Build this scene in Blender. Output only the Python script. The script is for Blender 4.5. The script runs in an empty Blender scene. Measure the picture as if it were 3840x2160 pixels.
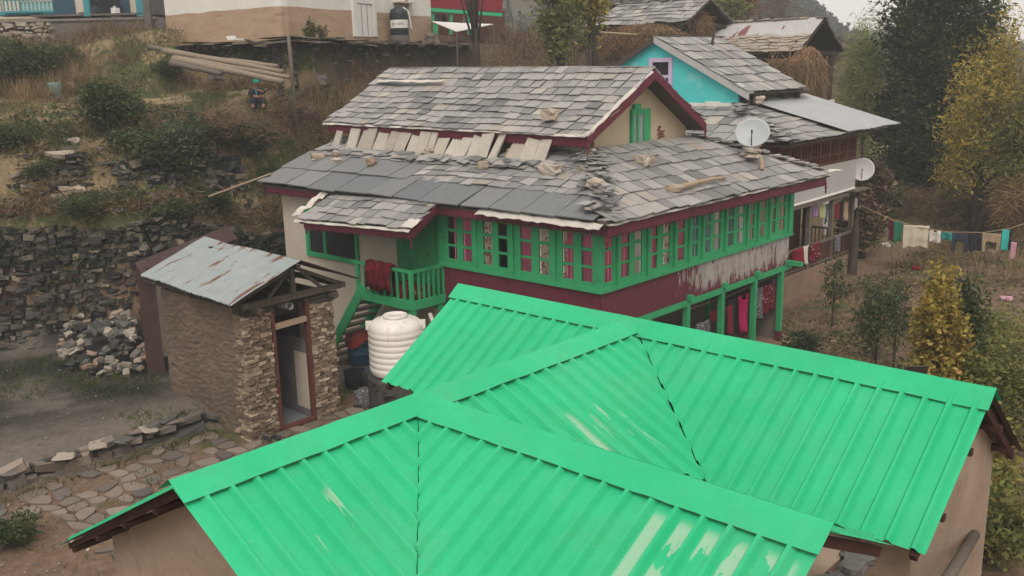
import bpy, math, random
import numpy as np
from mathutils import Vector, Matrix, noise
random.seed(7); np.random.seed(7)
S = bpy.context.scene
COL = S.collection
V = Vector
rnd = random.uniform

# ------------------------------------------------------------------ camera
F = 3540.7; YAW, PITCH, ROLL = (math.radians(a) for a in (-42.938, 13.322, 1.372))
CAMZ = 8.0
fwd = V((math.sin(YAW)*math.cos(PITCH), math.cos(YAW)*math.cos(PITCH), -math.sin(PITCH)))
rt = V((math.cos(YAW), -math.sin(YAW), 0)); dn = fwd.cross(rt)
RX = rt*math.cos(ROLL)+dn*math.sin(ROLL); RD = dn*math.cos(ROLL)-rt*math.sin(ROLL)
EYE = V((0, 0, CAMZ))
cam = bpy.data.cameras.new('camera'); camo = bpy.data.objects.new('camera', cam); COL.objects.link(camo)
cam.sensor_width = 36; cam.lens = 36*F/3840; cam.clip_end = 3000; cam.clip_start = .1
m = Matrix(((RX.x, -RD.x, -fwd.x, EYE.x), (RX.y, -RD.y, -fwd.y, EYE.y), (RX.z, -RD.z, -fwd.z, EYE.z), (0, 0, 0, 1)))
camo.matrix_world = m; S.camera = camo

def ray(px, py): return RX*((px-1920)/F)+RD*((py-1080)/F)+fwd
def onx(px, py, x): d = ray(px, py); return EYE+d*(x/d.x)
def ony(px, py, y): d = ray(px, py); return EYE+d*(y/d.y)
def onz(px, py, z): d = ray(px, py); return EYE+d*((z-CAMZ)/d.z)
def dep(px, py, t): return EYE+ray(px, py)*t
def onp(px, py, p, n): d = ray(px, py); return EYE+d*((p-EYE).dot(n)/d.dot(n))

# ------------------------------------------------------------------ materials
def new_mat(name):
    mt = bpy.data.materials.new(name); mt.use_nodes = True
    nt = mt.node_tree; b = nt.nodes['Principled BSDF']
    return mt, nt, b
def ramp(nt, fac, stops, interp='LINEAR'):
    r = nt.nodes.new('ShaderNodeValToRGB'); r.color_ramp.interpolation = interp
    els = r.color_ramp.elements
    while len(els) < len(stops): els.new(.5)
    for e, (p, c) in zip(els, stops):
        e.position = p; e.color = (*c, 1) if len(c) == 3 else c
    nt.links.new(fac, r.inputs[0]); return r.outputs[0]
def mixc(nt, fac, a, b, mode='MIX'):
    n = nt.nodes.new('ShaderNodeMix'); n.data_type = 'RGBA'; n.blend_type = mode
    for i, v in ((0, fac), (6, a), (7, b)):
        if isinstance(v, (int, float)): n.inputs[i].default_value = v
        elif isinstance(v, tuple): n.inputs[i].default_value = (*v, 1)
        else: nt.links.new(v, n.inputs[i])
    return n.outputs[2]
def pos(nt, scale=(1, 1, 1), rot=(0, 0, 0)):
    g = nt.nodes.new('ShaderNodeNewGeometry'); mp = nt.nodes.new('ShaderNodeMapping')
    mp.inputs['Scale'].default_value = scale; mp.inputs['Rotation'].default_value = rot
    nt.links.new(g.outputs['Position'], mp.inputs[0]); return mp.outputs[0]
def noi(nt, vec, scale, detail=6, rough=.6, dist=0):
    n = nt.nodes.new('ShaderNodeTexNoise'); n.inputs['Scale'].default_value = scale
    n.inputs['Detail'].default_value = detail; n.inputs['Roughness'].default_value = rough
    n.inputs['Distortion'].default_value = dist
    nt.links.new(vec, n.inputs['Vector']); return n.outputs['Fac']
def math_(nt, op, a, b=None):
    n = nt.nodes.new('ShaderNodeMath'); n.operation = op
    for i, v in enumerate((a, b)):
        if v is None: continue
        if isinstance(v, (int, float)): n.inputs[i].default_value = v
        else: nt.links.new(v, n.inputs[i])
    return n.outputs[0]
def sstep(nt, val, a, b):
    n = nt.nodes.new('ShaderNodeMapRange'); n.interpolation_type = 'SMOOTHSTEP'
    nt.links.new(val, n.inputs[0]); n.inputs[1].default_value = a; n.inputs[2].default_value = b
    return n.outputs[0]
def island(nt):
    return nt.nodes.new('ShaderNodeNewGeometry').outputs['Random Per Island']
def bump(nt, b, h, strength, dist):
    bp = nt.nodes.new('ShaderNodeBump'); bp.inputs['Strength'].default_value = strength
    bp.inputs['Distance'].default_value = dist
    nt.links.new(h, bp.inputs['Height']); nt.links.new(bp.outputs[0], b.inputs['Normal'])

def mat(name, c1, c2=None, scale=3, sc=(1, 1, 1), rough=.75, bmp=0, bd=.02, metal=0, isl=0, stain=None, stain_t=(.55, .7), stain_sc=1.2, stain_vec=(1, 1, 1), spec=.3):
    mt, nt, b = new_mat(name)
    b.inputs['Roughness'].default_value = rough; b.inputs['Metallic'].default_value = metal
    b.inputs['Specular IOR Level'].default_value = spec
    p = pos(nt, sc); f = noi(nt, p, scale)
    c2 = c2 or tuple(x*.7 for x in c1)
    col = ramp(nt, f, [(.3, c1), (.7, c2)])
    if isl:
        g = ramp(nt, island(nt), [(0, (1-isl,)*3), (1, (1+isl,)*3)])
        col = mixc(nt, 1.0, col, g, 'MULTIPLY')
    if stain:
        sf = sstep(nt, noi(nt, pos(nt, stain_vec), stain_sc, 8, .65), *stain_t)
        col = mixc(nt, sf, col, stain)
    nt.links.new(col, b.inputs['Base Color'])
    if bmp: bump(nt, b, noi(nt, pos(nt, sc), scale*4, 8, .7), bmp, bd)
    return mt

def leafmat(name, cols, trans=.35):
    mt, nt, b = new_mat(name)
    n = len(cols)
    col = ramp(nt, island(nt), [(i/max(1, n-1), c) for i, c in enumerate(cols)])
    big = ramp(nt, noi(nt, pos(nt), .9, 3), [(.3, (.6, .6, .6)), (.7, (1.25, 1.2, 1.1))])
    col = mixc(nt, 1.0, col, big, 'MULTIPLY')
    nt.links.new(col, b.inputs['Base Color']); b.inputs['Roughness'].default_value = .65
    b.inputs['Specular IOR Level'].default_value = .2
    if trans:
        t = nt.nodes.new('ShaderNodeBsdfTranslucent'); nt.links.new(col, t.inputs[0])
        ms = nt.nodes.new('ShaderNodeMixShader'); ms.inputs[0].default_value = trans
        nt.links.new(b.outputs[0], ms.inputs[1]); nt.links.new(t.outputs[0], ms.inputs[2])
        nt.links.new(ms.outputs[0], nt.nodes['Material Output'].inputs[0])
    return mt

# slates: grey with per-slate tone, some warm/lichen ones
def slatemat(name, stops, tint=.1):
    mt, nt, b = new_mat(name)
    oi = nt.nodes.new('ShaderNodeObjectInfo'); r = math_(nt, 'FRACT', math_(nt, 'ADD', island(nt), math_(nt, 'MULTIPLY', oi.outputs['Random'], 7.31)))
    col = ramp(nt, r, stops)
    f = noi(nt, pos(nt), 6, 8, .7)
    col = mixc(nt, 1.0, col, ramp(nt, f, [(.25, (.84, .84, .85)), (.75, (1.12, 1.11, 1.1))]), 'MULTIPLY')
    lich = sstep(nt, noi(nt, pos(nt), 2.2, 10, .75), .6, .72)
    col = mixc(nt, math_(nt, 'MULTIPLY', lich, .3), col, mixc(nt, .6, col, (.34, .31, .26)))
    nt.links.new(col, b.inputs['Base Color']); b.inputs['Roughness'].default_value = .55
    b.inputs['Specular IOR Level'].default_value = .35
    bump(nt, b, noi(nt, pos(nt), 14, 8, .7), .35, .02)
    return mt
M = {}
M['slate'] = slatemat('weathered_slate', [(0, (.14, .138, .138)), (.12, (.21, .206, .205)), (.5, (.285, .277, .272)), (.9, (.345, .334, .323)), (.965, (.32, .28, .24)), (1, (.44, .42, .395))])
M['slab'] = slatemat('smooth_slab', [(0, (.125, .132, .142)), (.6, (.172, .177, .184)), (.9, (.205, .207, .21)), (.95, (.16, .145, .135)), (1, (.27, .25, .225))])
M['paleslate'] = slatemat('pale_slab', [(0, (.36, .32, .27)), (.5, (.46, .42, .36)), (.85, (.53, .49, .43)), (1, (.3, .29, .28))])
M['tan_slate'] = slatemat('tan_slab', [(0, (.27, .225, .18)), (.5, (.38, .335, .28)), (1, (.32, .275, .22))])
M['stone'] = slatemat('field_stone', [(0, (.10, .10, .10)), (.3, (.16, .155, .15)), (.6, (.22, .205, .19)), (.85, (.27, .23, .18)), (1, (.40, .35, .29))])
M['pale_stone'] = slatemat('pale_stone', [(0, (.34, .27, .20)), (.5, (.42, .35, .28)), (1, (.50, .45, .39))])
M['wallstone'] = slatemat('dark_mossy_stone', [(0, (.018, .018, .017)), (.4, (.038, .036, .033)), (.7, (.075, .068, .06)), (.88, (.13, .113, .093)), (1, (.26, .215, .165))])
M['kerbstone'] = slatemat('kerb_stone', [(0, (.08, .08, .08)), (.5, (.145, .125, .112)), (.8, (.205, .16, .132)), (1, (.26, .21, .17))])
M['rubble'] = slatemat('rubble_grey', [(0, (.06, .06, .058)), (.5, (.115, .108, .10)), (.85, (.17, .155, .135)), (1, (.28, .245, .21))])
M['red_stone'] = slatemat('brown_stone', [(0, (.22, .145, .105)), (1, (.31, .22, .165))])
M['green'] = mat('green_paint', (.045, .36, .155), (.035, .29, .12), 2.5, rough=.5, stain=(.03, .2, .09), stain_t=(.6, .75), stain_sc=2)
M['greenplank'] = mat('green_planks', (.04, .30, .12), (.03, .22, .09), 6, (4, 4, .3), rough=.55, bmp=.2)
M['maroon'] = mat('maroon_paint', (.14, .022, .042), (.10, .018, .032), 3, rough=.6)
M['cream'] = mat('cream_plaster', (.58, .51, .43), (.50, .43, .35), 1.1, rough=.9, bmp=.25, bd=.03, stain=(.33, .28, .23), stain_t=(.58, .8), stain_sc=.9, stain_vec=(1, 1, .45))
M['mudwall'] = mat('ochre_mud_plaster', (.57, .46, .33), (.49, .385, .27), 1.6, rough=.95, bmp=.35, bd=.03, stain=(.30, .22, .15), stain_t=(.62, .75), stain_sc=1.4)
M['brownmud'] = mat('brown_mud_plaster', (.45, .325, .23), (.37, .255, .175), 1.2, (1, 1, 3), rough=.95, bmp=.5, bd=.05, stain=(.29, .185, .12), stain_t=(.56, .7), stain_sc=1.5, stain_vec=(1, 1, 4))
M['whitewash'] = mat('white_wash', (.74, .72, .68), (.64, .61, .56), 1, rough=.9, stain=(.5, .45, .4), stain_t=(.66, .85))
M['turq'] = mat('turquoise_plaster', (.085, .58, .57), (.08, .52, .53), 1.2, rough=.9, stain=(.33, .62, .62), stain_t=(.52, .75), stain_sc=1.3, bmp=.2)
M['lilac'] = mat('lilac_paint', (.55, .44, .62), (.48, .38, .55), 3, rough=.6)
M['darkwood'] = mat('dark_wood', (.05, .038, .03), (.09, .07, .055), 5, (3, 3, .6), rough=.85, bmp=.3, isl=.25)
M['oldwood'] = mat('old_grey_wood', (.17, .14, .115), (.10, .085, .07), 6, (3, 3, .6), rough=.85, bmp=.3, isl=.3)
M['palewood'] = mat('pale_wood', (.40, .30, .21), (.30, .22, .15), 5, (1, 6, 6), rough=.85, bmp=.25, isl=.2)
M['redwood'] = mat('red_brown_wood', (.13, .042, .032), (.09, .03, .024), 4, rough=.7, isl=.25)
M['logwood'] = mat('peeled_log', (.30, .24, .18), (.18, .14, .105), 4, (1, 6, 6), rough=.9, bmp=.35, isl=.2)
M['bark'] = mat('bark', (.085, .065, .05), (.05, .04, .034), 6, (2, 2, .7), rough=.95, bmp=.5)
M['palebark'] = mat('pale_bark', (.20, .14, .10), (.13, .09, .07), 6, (2, 2, .7), rough=.95, bmp=.4)
M['dark'] = mat('dark_interior', (.018, .018, .02), (.012, .012, .014), 2, rough=.95)
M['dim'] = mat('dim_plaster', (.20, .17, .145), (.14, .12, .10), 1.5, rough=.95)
M['tin'] = mat('bare_tin', (.60, .60, .58), (.50, .49, .47), 2.5, rough=.38, metal=.35, bmp=.15)
M['whitetin'] = mat('white_tin_flashing', (.62, .58, .53), (.50, .46, .41), 3, rough=.5, bmp=.35, bd=.05, stain=(.35, .27, .2), stain_t=(.6, .75), stain_sc=3)
M['tank'] = mat('white_tank_plastic', (.80, .76, .71), (.74, .70, .65), 1.5, rough=.45, stain=(.56, .49, .43), stain_t=(.52, .8), stain_sc=2.5, stain_vec=(3, 3, .5))
M['black'] = mat('black_plastic', (.022, .026, .032), (.03, .035, .042), 2, rough=.45)
M['blue'] = mat('blue_plastic', (.03, .09, .15), (.025, .07, .12), 2, rough=.5)
M['red'] = mat('red_plastic', (.33, .045, .045), (.26, .035, .04), 2, rough=.5)
M['white'] = mat('white_plastic', (.72, .71, .69), (.66, .65, .62), 2, rough=.5)
M['grey'] = mat('grey_dish_paint', (.42, .44, .45), (.38, .40, .41), 1.5, rough=.45, spec=.4)
M['palegrey'] = mat('pale_dish_paint', (.58, .56, .56), (.53, .52, .52), 1.5, rough=.5)
M['concrete'] = mat('worn_concrete', (.25, .22, .195), (.17, .15, .135), 2, rough=.95, bmp=.3)
M['clay'] = mat('earth_plinth', (.27, .18, .125), (.2, .135, .1), 2, rough=.95, bmp=.4)
M['straw'] = leafmat('dry_straw', [(.19, .115, .065), (.31, .20, .115), (.40, .28, .17)], .15)
M['tealpaint'] = mat('teal_paint', (.06, .29, .33), (.045, .22, .27), 3, rough=.6)
M['navy'] = mat('dark_blue_door', (.035, .085, .125), (.03, .07, .105), 2, rough=.6)
M['paleaqua'] = mat('pale_aqua_paint', (.32, .52, .52), (.26, .43, .44), 2, rough=.6)
M['grime'] = mat('sooty_render', (.17, .155, .145), (.11, .105, .10), 1.0, rough=.95, bmp=.5, bd=.05)

M['sheenpane'] = mat('painted_reflection_pane', (.33, .35, .35), (.22, .24, .24), 5, (1, 1, .4), rough=.25, spec=.5)  # attic panes: reflection painted in as an opaque pale grey
def glassmat():
    mt, nt, b = new_mat('window_glass')
    nt.nodes.remove(b)
    t = nt.nodes.new('ShaderNodeBsdfTransparent'); t.inputs[0].default_value = (.82, .85, .85, 1)
    g = nt.nodes.new('ShaderNodeBsdfGlossy'); g.inputs['Roughness'].default_value = .06; g.inputs[0].default_value = (.9, .9, .9, 1)
    fr = nt.nodes.new('ShaderNodeFresnel'); fr.inputs[0].default_value = 1.45
    ms = nt.nodes.new('ShaderNodeMixShader')
    nt.links.new(math_(nt, 'ADD', fr.outputs[0], .05), ms.inputs[0]); nt.links.new(t.outputs[0], ms.inputs[1]); nt.links.new(g.outputs[0], ms.inputs[2])
    nt.links.new(ms.outputs[0], nt.nodes['Material Output'].inputs[0]); return mt
M['glass'] = glassmat()

# green corrugated roof: paint worn to pale primer in streaks
def roofgreen():
    mt, nt, b = new_mat('green_roof_paint')
    base = ramp(nt, noi(nt, pos(nt), .8, 5), [(.3, (.018, .43, .195)), (.7, (.030, .50, .24))])
    fine = ramp(nt, noi(nt, pos(nt), 9, 8, .7), [(.3, (.93, .93, .93)), (.7, (1.05, 1.05, 1.05))])
    base = mixc(nt, 1.0, base, fine, 'MULTIPLY')
    sx = nt.nodes.new('ShaderNodeSeparateXYZ'); g = nt.nodes.new('ShaderNodeNewGeometry')
    nt.links.new(g.outputs['Position'], sx.inputs[0]); X, Y = sx.outputs[0], sx.outputs[1]
    # patch 1: front slope near its right end; patch 2: valley slope, low part; patch 3: small one at the left
    def box(x0, x1, y0, y1, e=.25):
        a = math_(nt, 'MULTIPLY', sstep(nt, X, x0-e, x0+e), math_(nt, 'SUBTRACT', 1.0, sstep(nt, X, x1-e, x1+e)))
        c = math_(nt, 'MULTIPLY', sstep(nt, Y, y0-e, y0+e), math_(nt, 'SUBTRACT', 1.0, sstep(nt, Y, y1-e, y1+e)))
        return math_(nt, 'MULTIPLY', a, c)
    s1 = noi(nt, pos(nt, (4.5, .9, .9)), 1.3, 4, .55)
    s2 = noi(nt, pos(nt, (.7, 5, .7)), 1.3, 4, .55)
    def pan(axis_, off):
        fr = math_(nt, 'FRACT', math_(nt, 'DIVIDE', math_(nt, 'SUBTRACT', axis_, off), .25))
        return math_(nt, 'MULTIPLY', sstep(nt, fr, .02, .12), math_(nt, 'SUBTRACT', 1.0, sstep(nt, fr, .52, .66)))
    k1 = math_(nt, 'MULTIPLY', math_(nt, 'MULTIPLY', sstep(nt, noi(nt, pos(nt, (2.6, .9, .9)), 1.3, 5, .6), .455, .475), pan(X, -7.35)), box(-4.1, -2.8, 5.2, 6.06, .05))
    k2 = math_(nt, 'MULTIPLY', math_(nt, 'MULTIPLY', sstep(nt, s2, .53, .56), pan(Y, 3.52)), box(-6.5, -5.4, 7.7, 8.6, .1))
    k3 = math_(nt, 'MULTIPLY', sstep(nt, s2, .58, .61), box(-6.75, -6.3, 4.3, 4.75, .08))
    tiny = sstep(nt, noi(nt, pos(nt), 22, 2), .735, .75)
    dust = math_(nt, 'MULTIPLY', sstep(nt, noi(nt, pos(nt), 1.1, 6, .7), .42, .75), .15)
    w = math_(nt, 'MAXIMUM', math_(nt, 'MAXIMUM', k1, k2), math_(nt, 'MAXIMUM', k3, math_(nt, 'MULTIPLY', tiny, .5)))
    base = mixc(nt, dust, base, (.20, .34, .20))
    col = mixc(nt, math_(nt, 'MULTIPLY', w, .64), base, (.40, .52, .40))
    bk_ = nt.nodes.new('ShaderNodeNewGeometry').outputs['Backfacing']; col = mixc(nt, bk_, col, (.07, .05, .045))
    nt.links.new(col, b.inputs['Base Color']); b.inputs['Roughness'].default_value = .42
    b.inputs['Specular IOR Level'].default_value = .28
    bump(nt, b, noi(nt, pos(nt), 1.5, 3), .12, .05)
    return mt
M['roofgreen'] = roofgreen()

# maroon sheet whose paint has weathered off to bare grey further along the wall
def peeling():
    mt, nt, b = new_mat('peeling_maroon_sheet')
    g = nt.nodes.new('ShaderNodeNewGeometry'); sx = nt.nodes.new('ShaderNodeSeparateXYZ')
    nt.links.new(g.outputs['Position'], sx.inputs[0])
    along = sstep(nt, sx.outputs[1], 17.9, 20.3)
    low = sstep(nt, sx.outputs[2], 2.2, 2.75)
    n = noi(nt, pos(nt, (6, 6, 1.2)), 1.6, 9, .75)
    n2 = noi(nt, pos(nt, (2, 2, .5)), 1.1, 6, .6)
    v = math_(nt, 'ADD', math_(nt, 'MULTIPLY', along, math_(nt, 'ADD', .28, math_(nt, 'MULTIPLY', low, .36))), math_(nt, 'ADD', math_(nt, 'MULTIPLY', math_(nt, 'SUBTRACT', n, .5), 2.2), math_(nt, 'MULTIPLY', math_(nt, 'SUBTRACT', n2, .5), .5)))
    f = sstep(nt, v, .40, .46)
    gr = ramp(nt, noi(nt, pos(nt, (3, 3, .6)), 2, 8, .7), [(.35, (.25, .215, .205)), (.6, (.37, .34, .325))])
    col = mixc(nt, f, (.115, .019, .034), gr)
    nt.links.new(col, b.inputs['Base Color']); b.inputs['Roughness'].default_value = .6
    return mt
M['peel'] = peeling()

def rusttin(name, base, rust, t=(.6, .66), sc=1.0, vec=(1, 1, 1), metal=.15):
    mt, nt, b = new_mat(name)
    f = sstep(nt, noi(nt, pos(nt, vec), sc, 7, .6), *t)
    c = ramp(nt, noi(nt, pos(nt), 3, 6), [(.3, base), (.7, tuple(x*.85 for x in base))])
    col = mixc(nt, f, c, rust)
    nt.links.new(col, b.inputs['Base Color']); b.inputs['Roughness'].default_value = .5; b.inputs['Metallic'].default_value = metal
    return mt
M['shedtin'] = rusttin('rust_streaked_tin', (.30, .335, .34), (.15, .065, .04), (.575, .62), 1.0, (3.4, .8, .8))
M['barntin'] = rusttin('rust_patched_tin', (.46, .45, .445), (.19, .06, .05), (.545, .575), .75, (1.3, .45, .5))
M['rustsheet'] = mat('brown_rusty_sheet', (.075, .04, .037), (.05, .028, .028), 3, rough=.7)
M['greysheet'] = mat('grey_sheet', (.46, .45, .44), (.40, .39, .385), 1.5, (1, 1, .3), rough=.5)
M['greytin'] = mat('dull_tin_roof', (.40, .41, .42), (.35, .36, .37), 1.2, rough=.45, metal=.2)

# shed masonry
def masonry(name, cols, sc=(1, 1, 2.6), bs=.9):
    mt, nt, b = new_mat(name)
    v = nt.nodes.new('ShaderNodeTexVoronoi'); v.inputs['Scale'].default_value = 5
    nt.links.new(mixc(nt, .12, pos(nt, sc), pos(nt, sc)), v.inputs['Vector'])
    n = noi(nt, pos(nt, sc), 9, 10, .8)
    big = noi(nt, pos(nt), .9, 4)
    col = ramp(nt, math_(nt, 'ADD', math_(nt, 'MULTIPLY', n, .65), math_(nt, 'MULTIPLY', big, .35)), [(.35, cols[0]), (.5, cols[1]), (.62, cols[2])])
    nt.links.new(col, b.inputs['Base Color']); b.inputs['Roughness'].default_value = .95
    bump(nt, b, math_(nt, 'ADD', n, math_(nt, 'MULTIPLY', v.outputs['Distance'], .5)), bs, .12)
    return mt
M['shedstone'] = masonry('mud_and_stone_masonry', [(.13, .09, .065), (.30, .215, .15), (.48, .37, .27)])
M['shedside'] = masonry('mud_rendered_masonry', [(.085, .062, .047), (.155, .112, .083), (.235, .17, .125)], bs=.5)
M['earthwall'] = mat('dark_wall_core', (.045, .042, .038), (.03, .028, .026), 3, rough=1)

def cloth_mat(name, c, c2=None, scale=3, t=(.5, .55)):
    mt, nt, b = new_mat(name)
    if c2:
        f = sstep(nt, noi(nt, pos(nt), scale, 2), *t); nt.links.new(mixc(nt, f, c, c2), b.inputs['Base Color'])
    else:
        nt.links.new(ramp(nt, noi(nt, pos(nt), 3), [(.3, c), (.7, tuple(x*.85 for x in c))]), b.inputs['Base Color'])
    b.inputs['Roughness'].default_value = .9; b.inputs['Specular IOR Level'].default_value = .1
    return mt
M_CURT = dict(pink=(.78, .20, .34), plain=(.80, .74, .66), dusk=(.2, .24, .27), bluegrey=(.26, .40, .44), tan=(.55, .44, .33), fawn=(.62, .46, .34))
CL = {n: cloth_mat('cloth_'+n, *a) for n, a in dict(
    pink=((.48, .075, .15),), cream=((.52, .44, .36), (.30, .10, .10), 9, (.54, .58)), plain=((.55, .50, .44),), dusk=((.11, .13, .15),),
    bluegrey=((.13, .21, .24),), magenta=((.40, .018, .10),), crimson=((.20, .018, .032),), charcoal=((.025, .025, .03),), pattern=((.13, .015, .028), (.42, .32, .3), 14, (.62, .66)),
    greyblk=((.10, .10, .11), (.3, .28, .3), 20, (.55, .6)), darkred=((.12, .02, .035),), dgreen=((.02, .15, .09),), sheet=((.56, .49, .38),), white=((.6, .56, .52),),
    teal=((.03, .22, .20),), indigo=((.035, .04, .06),), tan=((.33, .25, .16),), aqua=((.05, .46, .42),), rose=((.55, .30, .38),), lilac=((.35, .20, .42),), lime=((.45, .48, .25),), blue=((.10, .14, .20),), blanket=((.085, .006, .014), (.14, .012, .02), 5, (.5, .56)), fawn=((.45, .30, .22),)).items()}

CURT = {k: cloth_mat('curtain_'+k, v) for k, v in M_CURT.items()}
CURT['cream'] = cloth_mat('curtain_cream', (.80, .70, .60), (.50, .20, .22), 9, (.54, .58))
# ------------------------------------------------------------------ object helpers
def link(name, me, parent=None, base=None):
    o = bpy.data.objects.new(name, me); COL.objects.link(o)
    if parent is not None: o.parent = parent
    return o
def worldloc(p):
    l = V((0, 0, 0))
    while p is not None: l = l+p.location; p = p.parent
    return l
class MB:
    def __init__(s): s.v = []; s.f = []; s.mi = []
    def add(s, vs, fs, mi=0):
        n = len(s.v); s.v.extend(vs); s.f.extend([tuple(i+n for i in f) for f in fs]); s.mi.extend([mi]*len(fs)); return s
    def axes(s, o, a, b, c, mi=0, jit=0, taper=1.0):
        o, a, b, c = V(o), V(a), V(b), V(c)
        p = [o, o+a, o+a+b, o+b]; q = []
        ctr = o+(a+b)*.5
        for w in p: q.append(ctr+c+(w-ctr)*taper)
        vs = p+q
        if jit: vs = [w+V((rnd(-jit, jit), rnd(-jit, jit), rnd(-jit, jit))) for w in vs]
        fs = [(0, 3, 2, 1), (4, 5, 6, 7), (0, 1, 5, 4), (1, 2, 6, 5), (2, 3, 7, 6), (3, 0, 4, 7)]
        if a.cross(b).dot(c) < 0: fs = [tuple(reversed(f)) for f in fs]
        return s.add(vs, fs, mi)
    def box(s, x0, x1, y0, y1, z0, z1, mi=0, jit=0):
        return s.axes((x0, y0, z0), (x1-x0, 0, 0), (0, y1-y0, 0), (0, 0, z1-z0), mi, jit)
    def beam(s, p, q, w, h, up=V((0, 0, 1)), mi=0, jit=0):
        p, q = V(p), V(q); d = q-p; e = d.normalized()
        sd = e.cross(up)
        if sd.length < 1e-3: sd = e.cross(V((1, 0, 0)))
        sd.normalize(); u = sd.cross(e)
        return s.axes(p-sd*w/2-u*h/2, d, sd*w, u*h, mi, jit)
    def tube(s, pts, rad, n=8, mi=0, cap=True):
        pts = [V(p) for p in pts]; rings = []
        if not isinstance(rad, (list, tuple)): rad = [rad]*len(pts)
        for i, p in enumerate(pts):
            d = (pts[min(i+1, len(pts)-1)]-pts[max(i-1, 0)]).normalized()
            a = d.cross(V((0, 0, 1)));
            if a.length < .05: a = d.cross(V((1, 0, 0)))
            a.normalize(); b = d.cross(a)
            rings.append([p+(a*math.cos(t*2*math.pi/n)+b*math.sin(t*2*math.pi/n))*rad[i] for t in range(n)])
        vs = [w for r in rings for w in r]; fs = []
        for i in range(len(pts)-1):
            for j in range(n):
                fs.append((i*n+j, (i+1)*n+j, (i+1)*n+(j+1) % n, i*n+(j+1) % n))
        if cap: fs += [tuple(range(n)), tuple(reversed(range((len(pts)-1)*n, len(pts)*n)))]
        return s.add(vs, fs, mi)
    def lathe(s, prof, c=(0, 0, 0), n=32, mi=0):
        c = V(c); vs = []; fs = []
        for r, z in prof:
            for j in range(n):
                t = j*2*math.pi/n; vs.append(c+V((r*math.cos(t), r*math.sin(t), z)))
        for i in range(len(prof)-1):
            for j in range(n): fs.append((i*n+j, i*n+(j+1) % n, (i+1)*n+(j+1) % n, (i+1)*n+j))
        return s.add(vs, fs, mi)
    def prism(s, poly, ext, mi=0):
        poly = [V(p) for p in poly]; ext = V(ext); n = len(poly)
        vs = poly+[p+ext for p in poly]
        nr = sum(((poly[i]-poly[0]).cross(poly[(i+1) % n]-poly[0]) for i in range(n)), V((0, 0, 0)))
        fs = [tuple(reversed(range(n))), tuple(range(n, 2*n))]+[(i, (i+1) % n, n+(i+1) % n, n+i) for i in range(n)]
        if nr.dot(ext) < 0: fs = [tuple(reversed(f)) for f in fs]
        return s.add(vs, fs, mi)
    def quad(s, a, b, c, d, mi=0): return s.add([V(a), V(b), V(c), V(d)], [(0, 1, 2, 3)], mi)
    def rock(s, c, sx, sy, sz, mi=0, rot=None, seed=None):
        # faceted irregular stone: squashed, noise-pushed subdivided cube
        c = V(c); rot = rot or Matrix.Rotation(rnd(0, 6.28), 3, 'Z'); sd = seed if seed is not None else rnd(0, 100)
        vs = []; fs = []; n = 3; idx = {}
        for ax in range(3):
            for sg in (-1, 1):
                for i in range(n):
                    for j in range(n):
                        f = []
                        for di, dj in ((0, 0), (1, 0), (1, 1), (0, 1)):
                            a = [0, 0, 0]; a[ax] = sg; a[(ax+1) % 3] = (i+di)/n*2-1; a[(ax+2) % 3] = (j+dj)/n*2-1
                            k = tuple(round(t, 3) for t in a)
                            if k not in idx:
                                p = V(a); p = p.lerp(p.normalized()*1.12, .42)
                                p *= 1+.42*noise.noise(p*1.1+V((sd, sd*1.7, 0)))+.16*noise.noise(p*2.7+V((0, sd, sd)))
                                idx[k] = len(vs); vs.append(c+rot @ V((p.x*sx, p.y*sy, p.z*sz)))
                            f.append(idx[k])
                        fs.append(tuple(f if sg > 0 else reversed(f)))
        return s.add(vs, fs, mi)
    def build(s, name, mats, parent=None, smooth=False):
        if not isinstance(mats, (list, tuple)): mats = [mats]
        me = bpy.data.meshes.new(name); b = worldloc(parent) if parent is not None else V((0, 0, 0))
        me.from_pydata([tuple(V(v)-b) for v in s.v], [], s.f)
        for mt in mats: me.materials.append(mt)
        if len(mats) > 1: me.polygons.foreach_set('material_index', s.mi)
        if smooth: me.polygons.foreach_set('use_smooth', [True]*len(me.polygons))
        me.update()
        return link(name, me, parent)
def tag(o, label=None, cat=None, group=None, kind=None):
    if label: o['label'] = label
    if cat: o['category'] = cat
    if group: o['group'] = group
    if kind: o['kind'] = kind
    return o
def thing(name, loc, label, cat, group=None):
    o = link(name, None); o.location = V(loc); o.empty_display_size = .2
    return tag(o, label, cat, group)
def solo(name, mb, mats, label, cat, group=None, smooth=False, origin=None):
    # a thing that is one mesh, with its origin at its base
    if origin is None:
        n = len(mb.v); origin = V((sum(v[0] for v in mb.v)/n, sum(v[1] for v in mb.v)/n, min(v[2] for v in mb.v)))
    mb.v = [V(v)-V(origin) for v in mb.v]
    o = mb.build(name, mats, None, smooth); o.location = origin
    return tag(o, label, cat, group)
def fastmesh(name, verts, quads, mats, parent=None, mi=None):
    me = bpy.data.meshes.new(name); verts = np.asarray(verts, dtype=np.float32).reshape(-1, 3)
    if parent is not None:
        b = worldloc(parent); verts = verts-np.array([b.x, b.y, b.z], dtype=np.float32)
    quads = np.asarray(quads, dtype=np.int32); n = len(quads)
    me.vertices.add(len(verts)); me.vertices.foreach_set('co', verts.ravel())
    me.loops.add(n*4); me.loops.foreach_set('vertex_index', quads.ravel())
    me.polygons.add(n); me.polygons.foreach_set('loop_start', np.arange(0, n*4, 4, dtype=np.int32))
    for mt in (mats if isinstance(mats, list) else [mats]): me.materials.append(mt)
    if mi is not None: me.polygons.foreach_set('material_index', np.asarray(mi, dtype=np.int32))
    me.update(calc_edges=True); me.validate()
    return link(name, me, parent)
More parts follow.
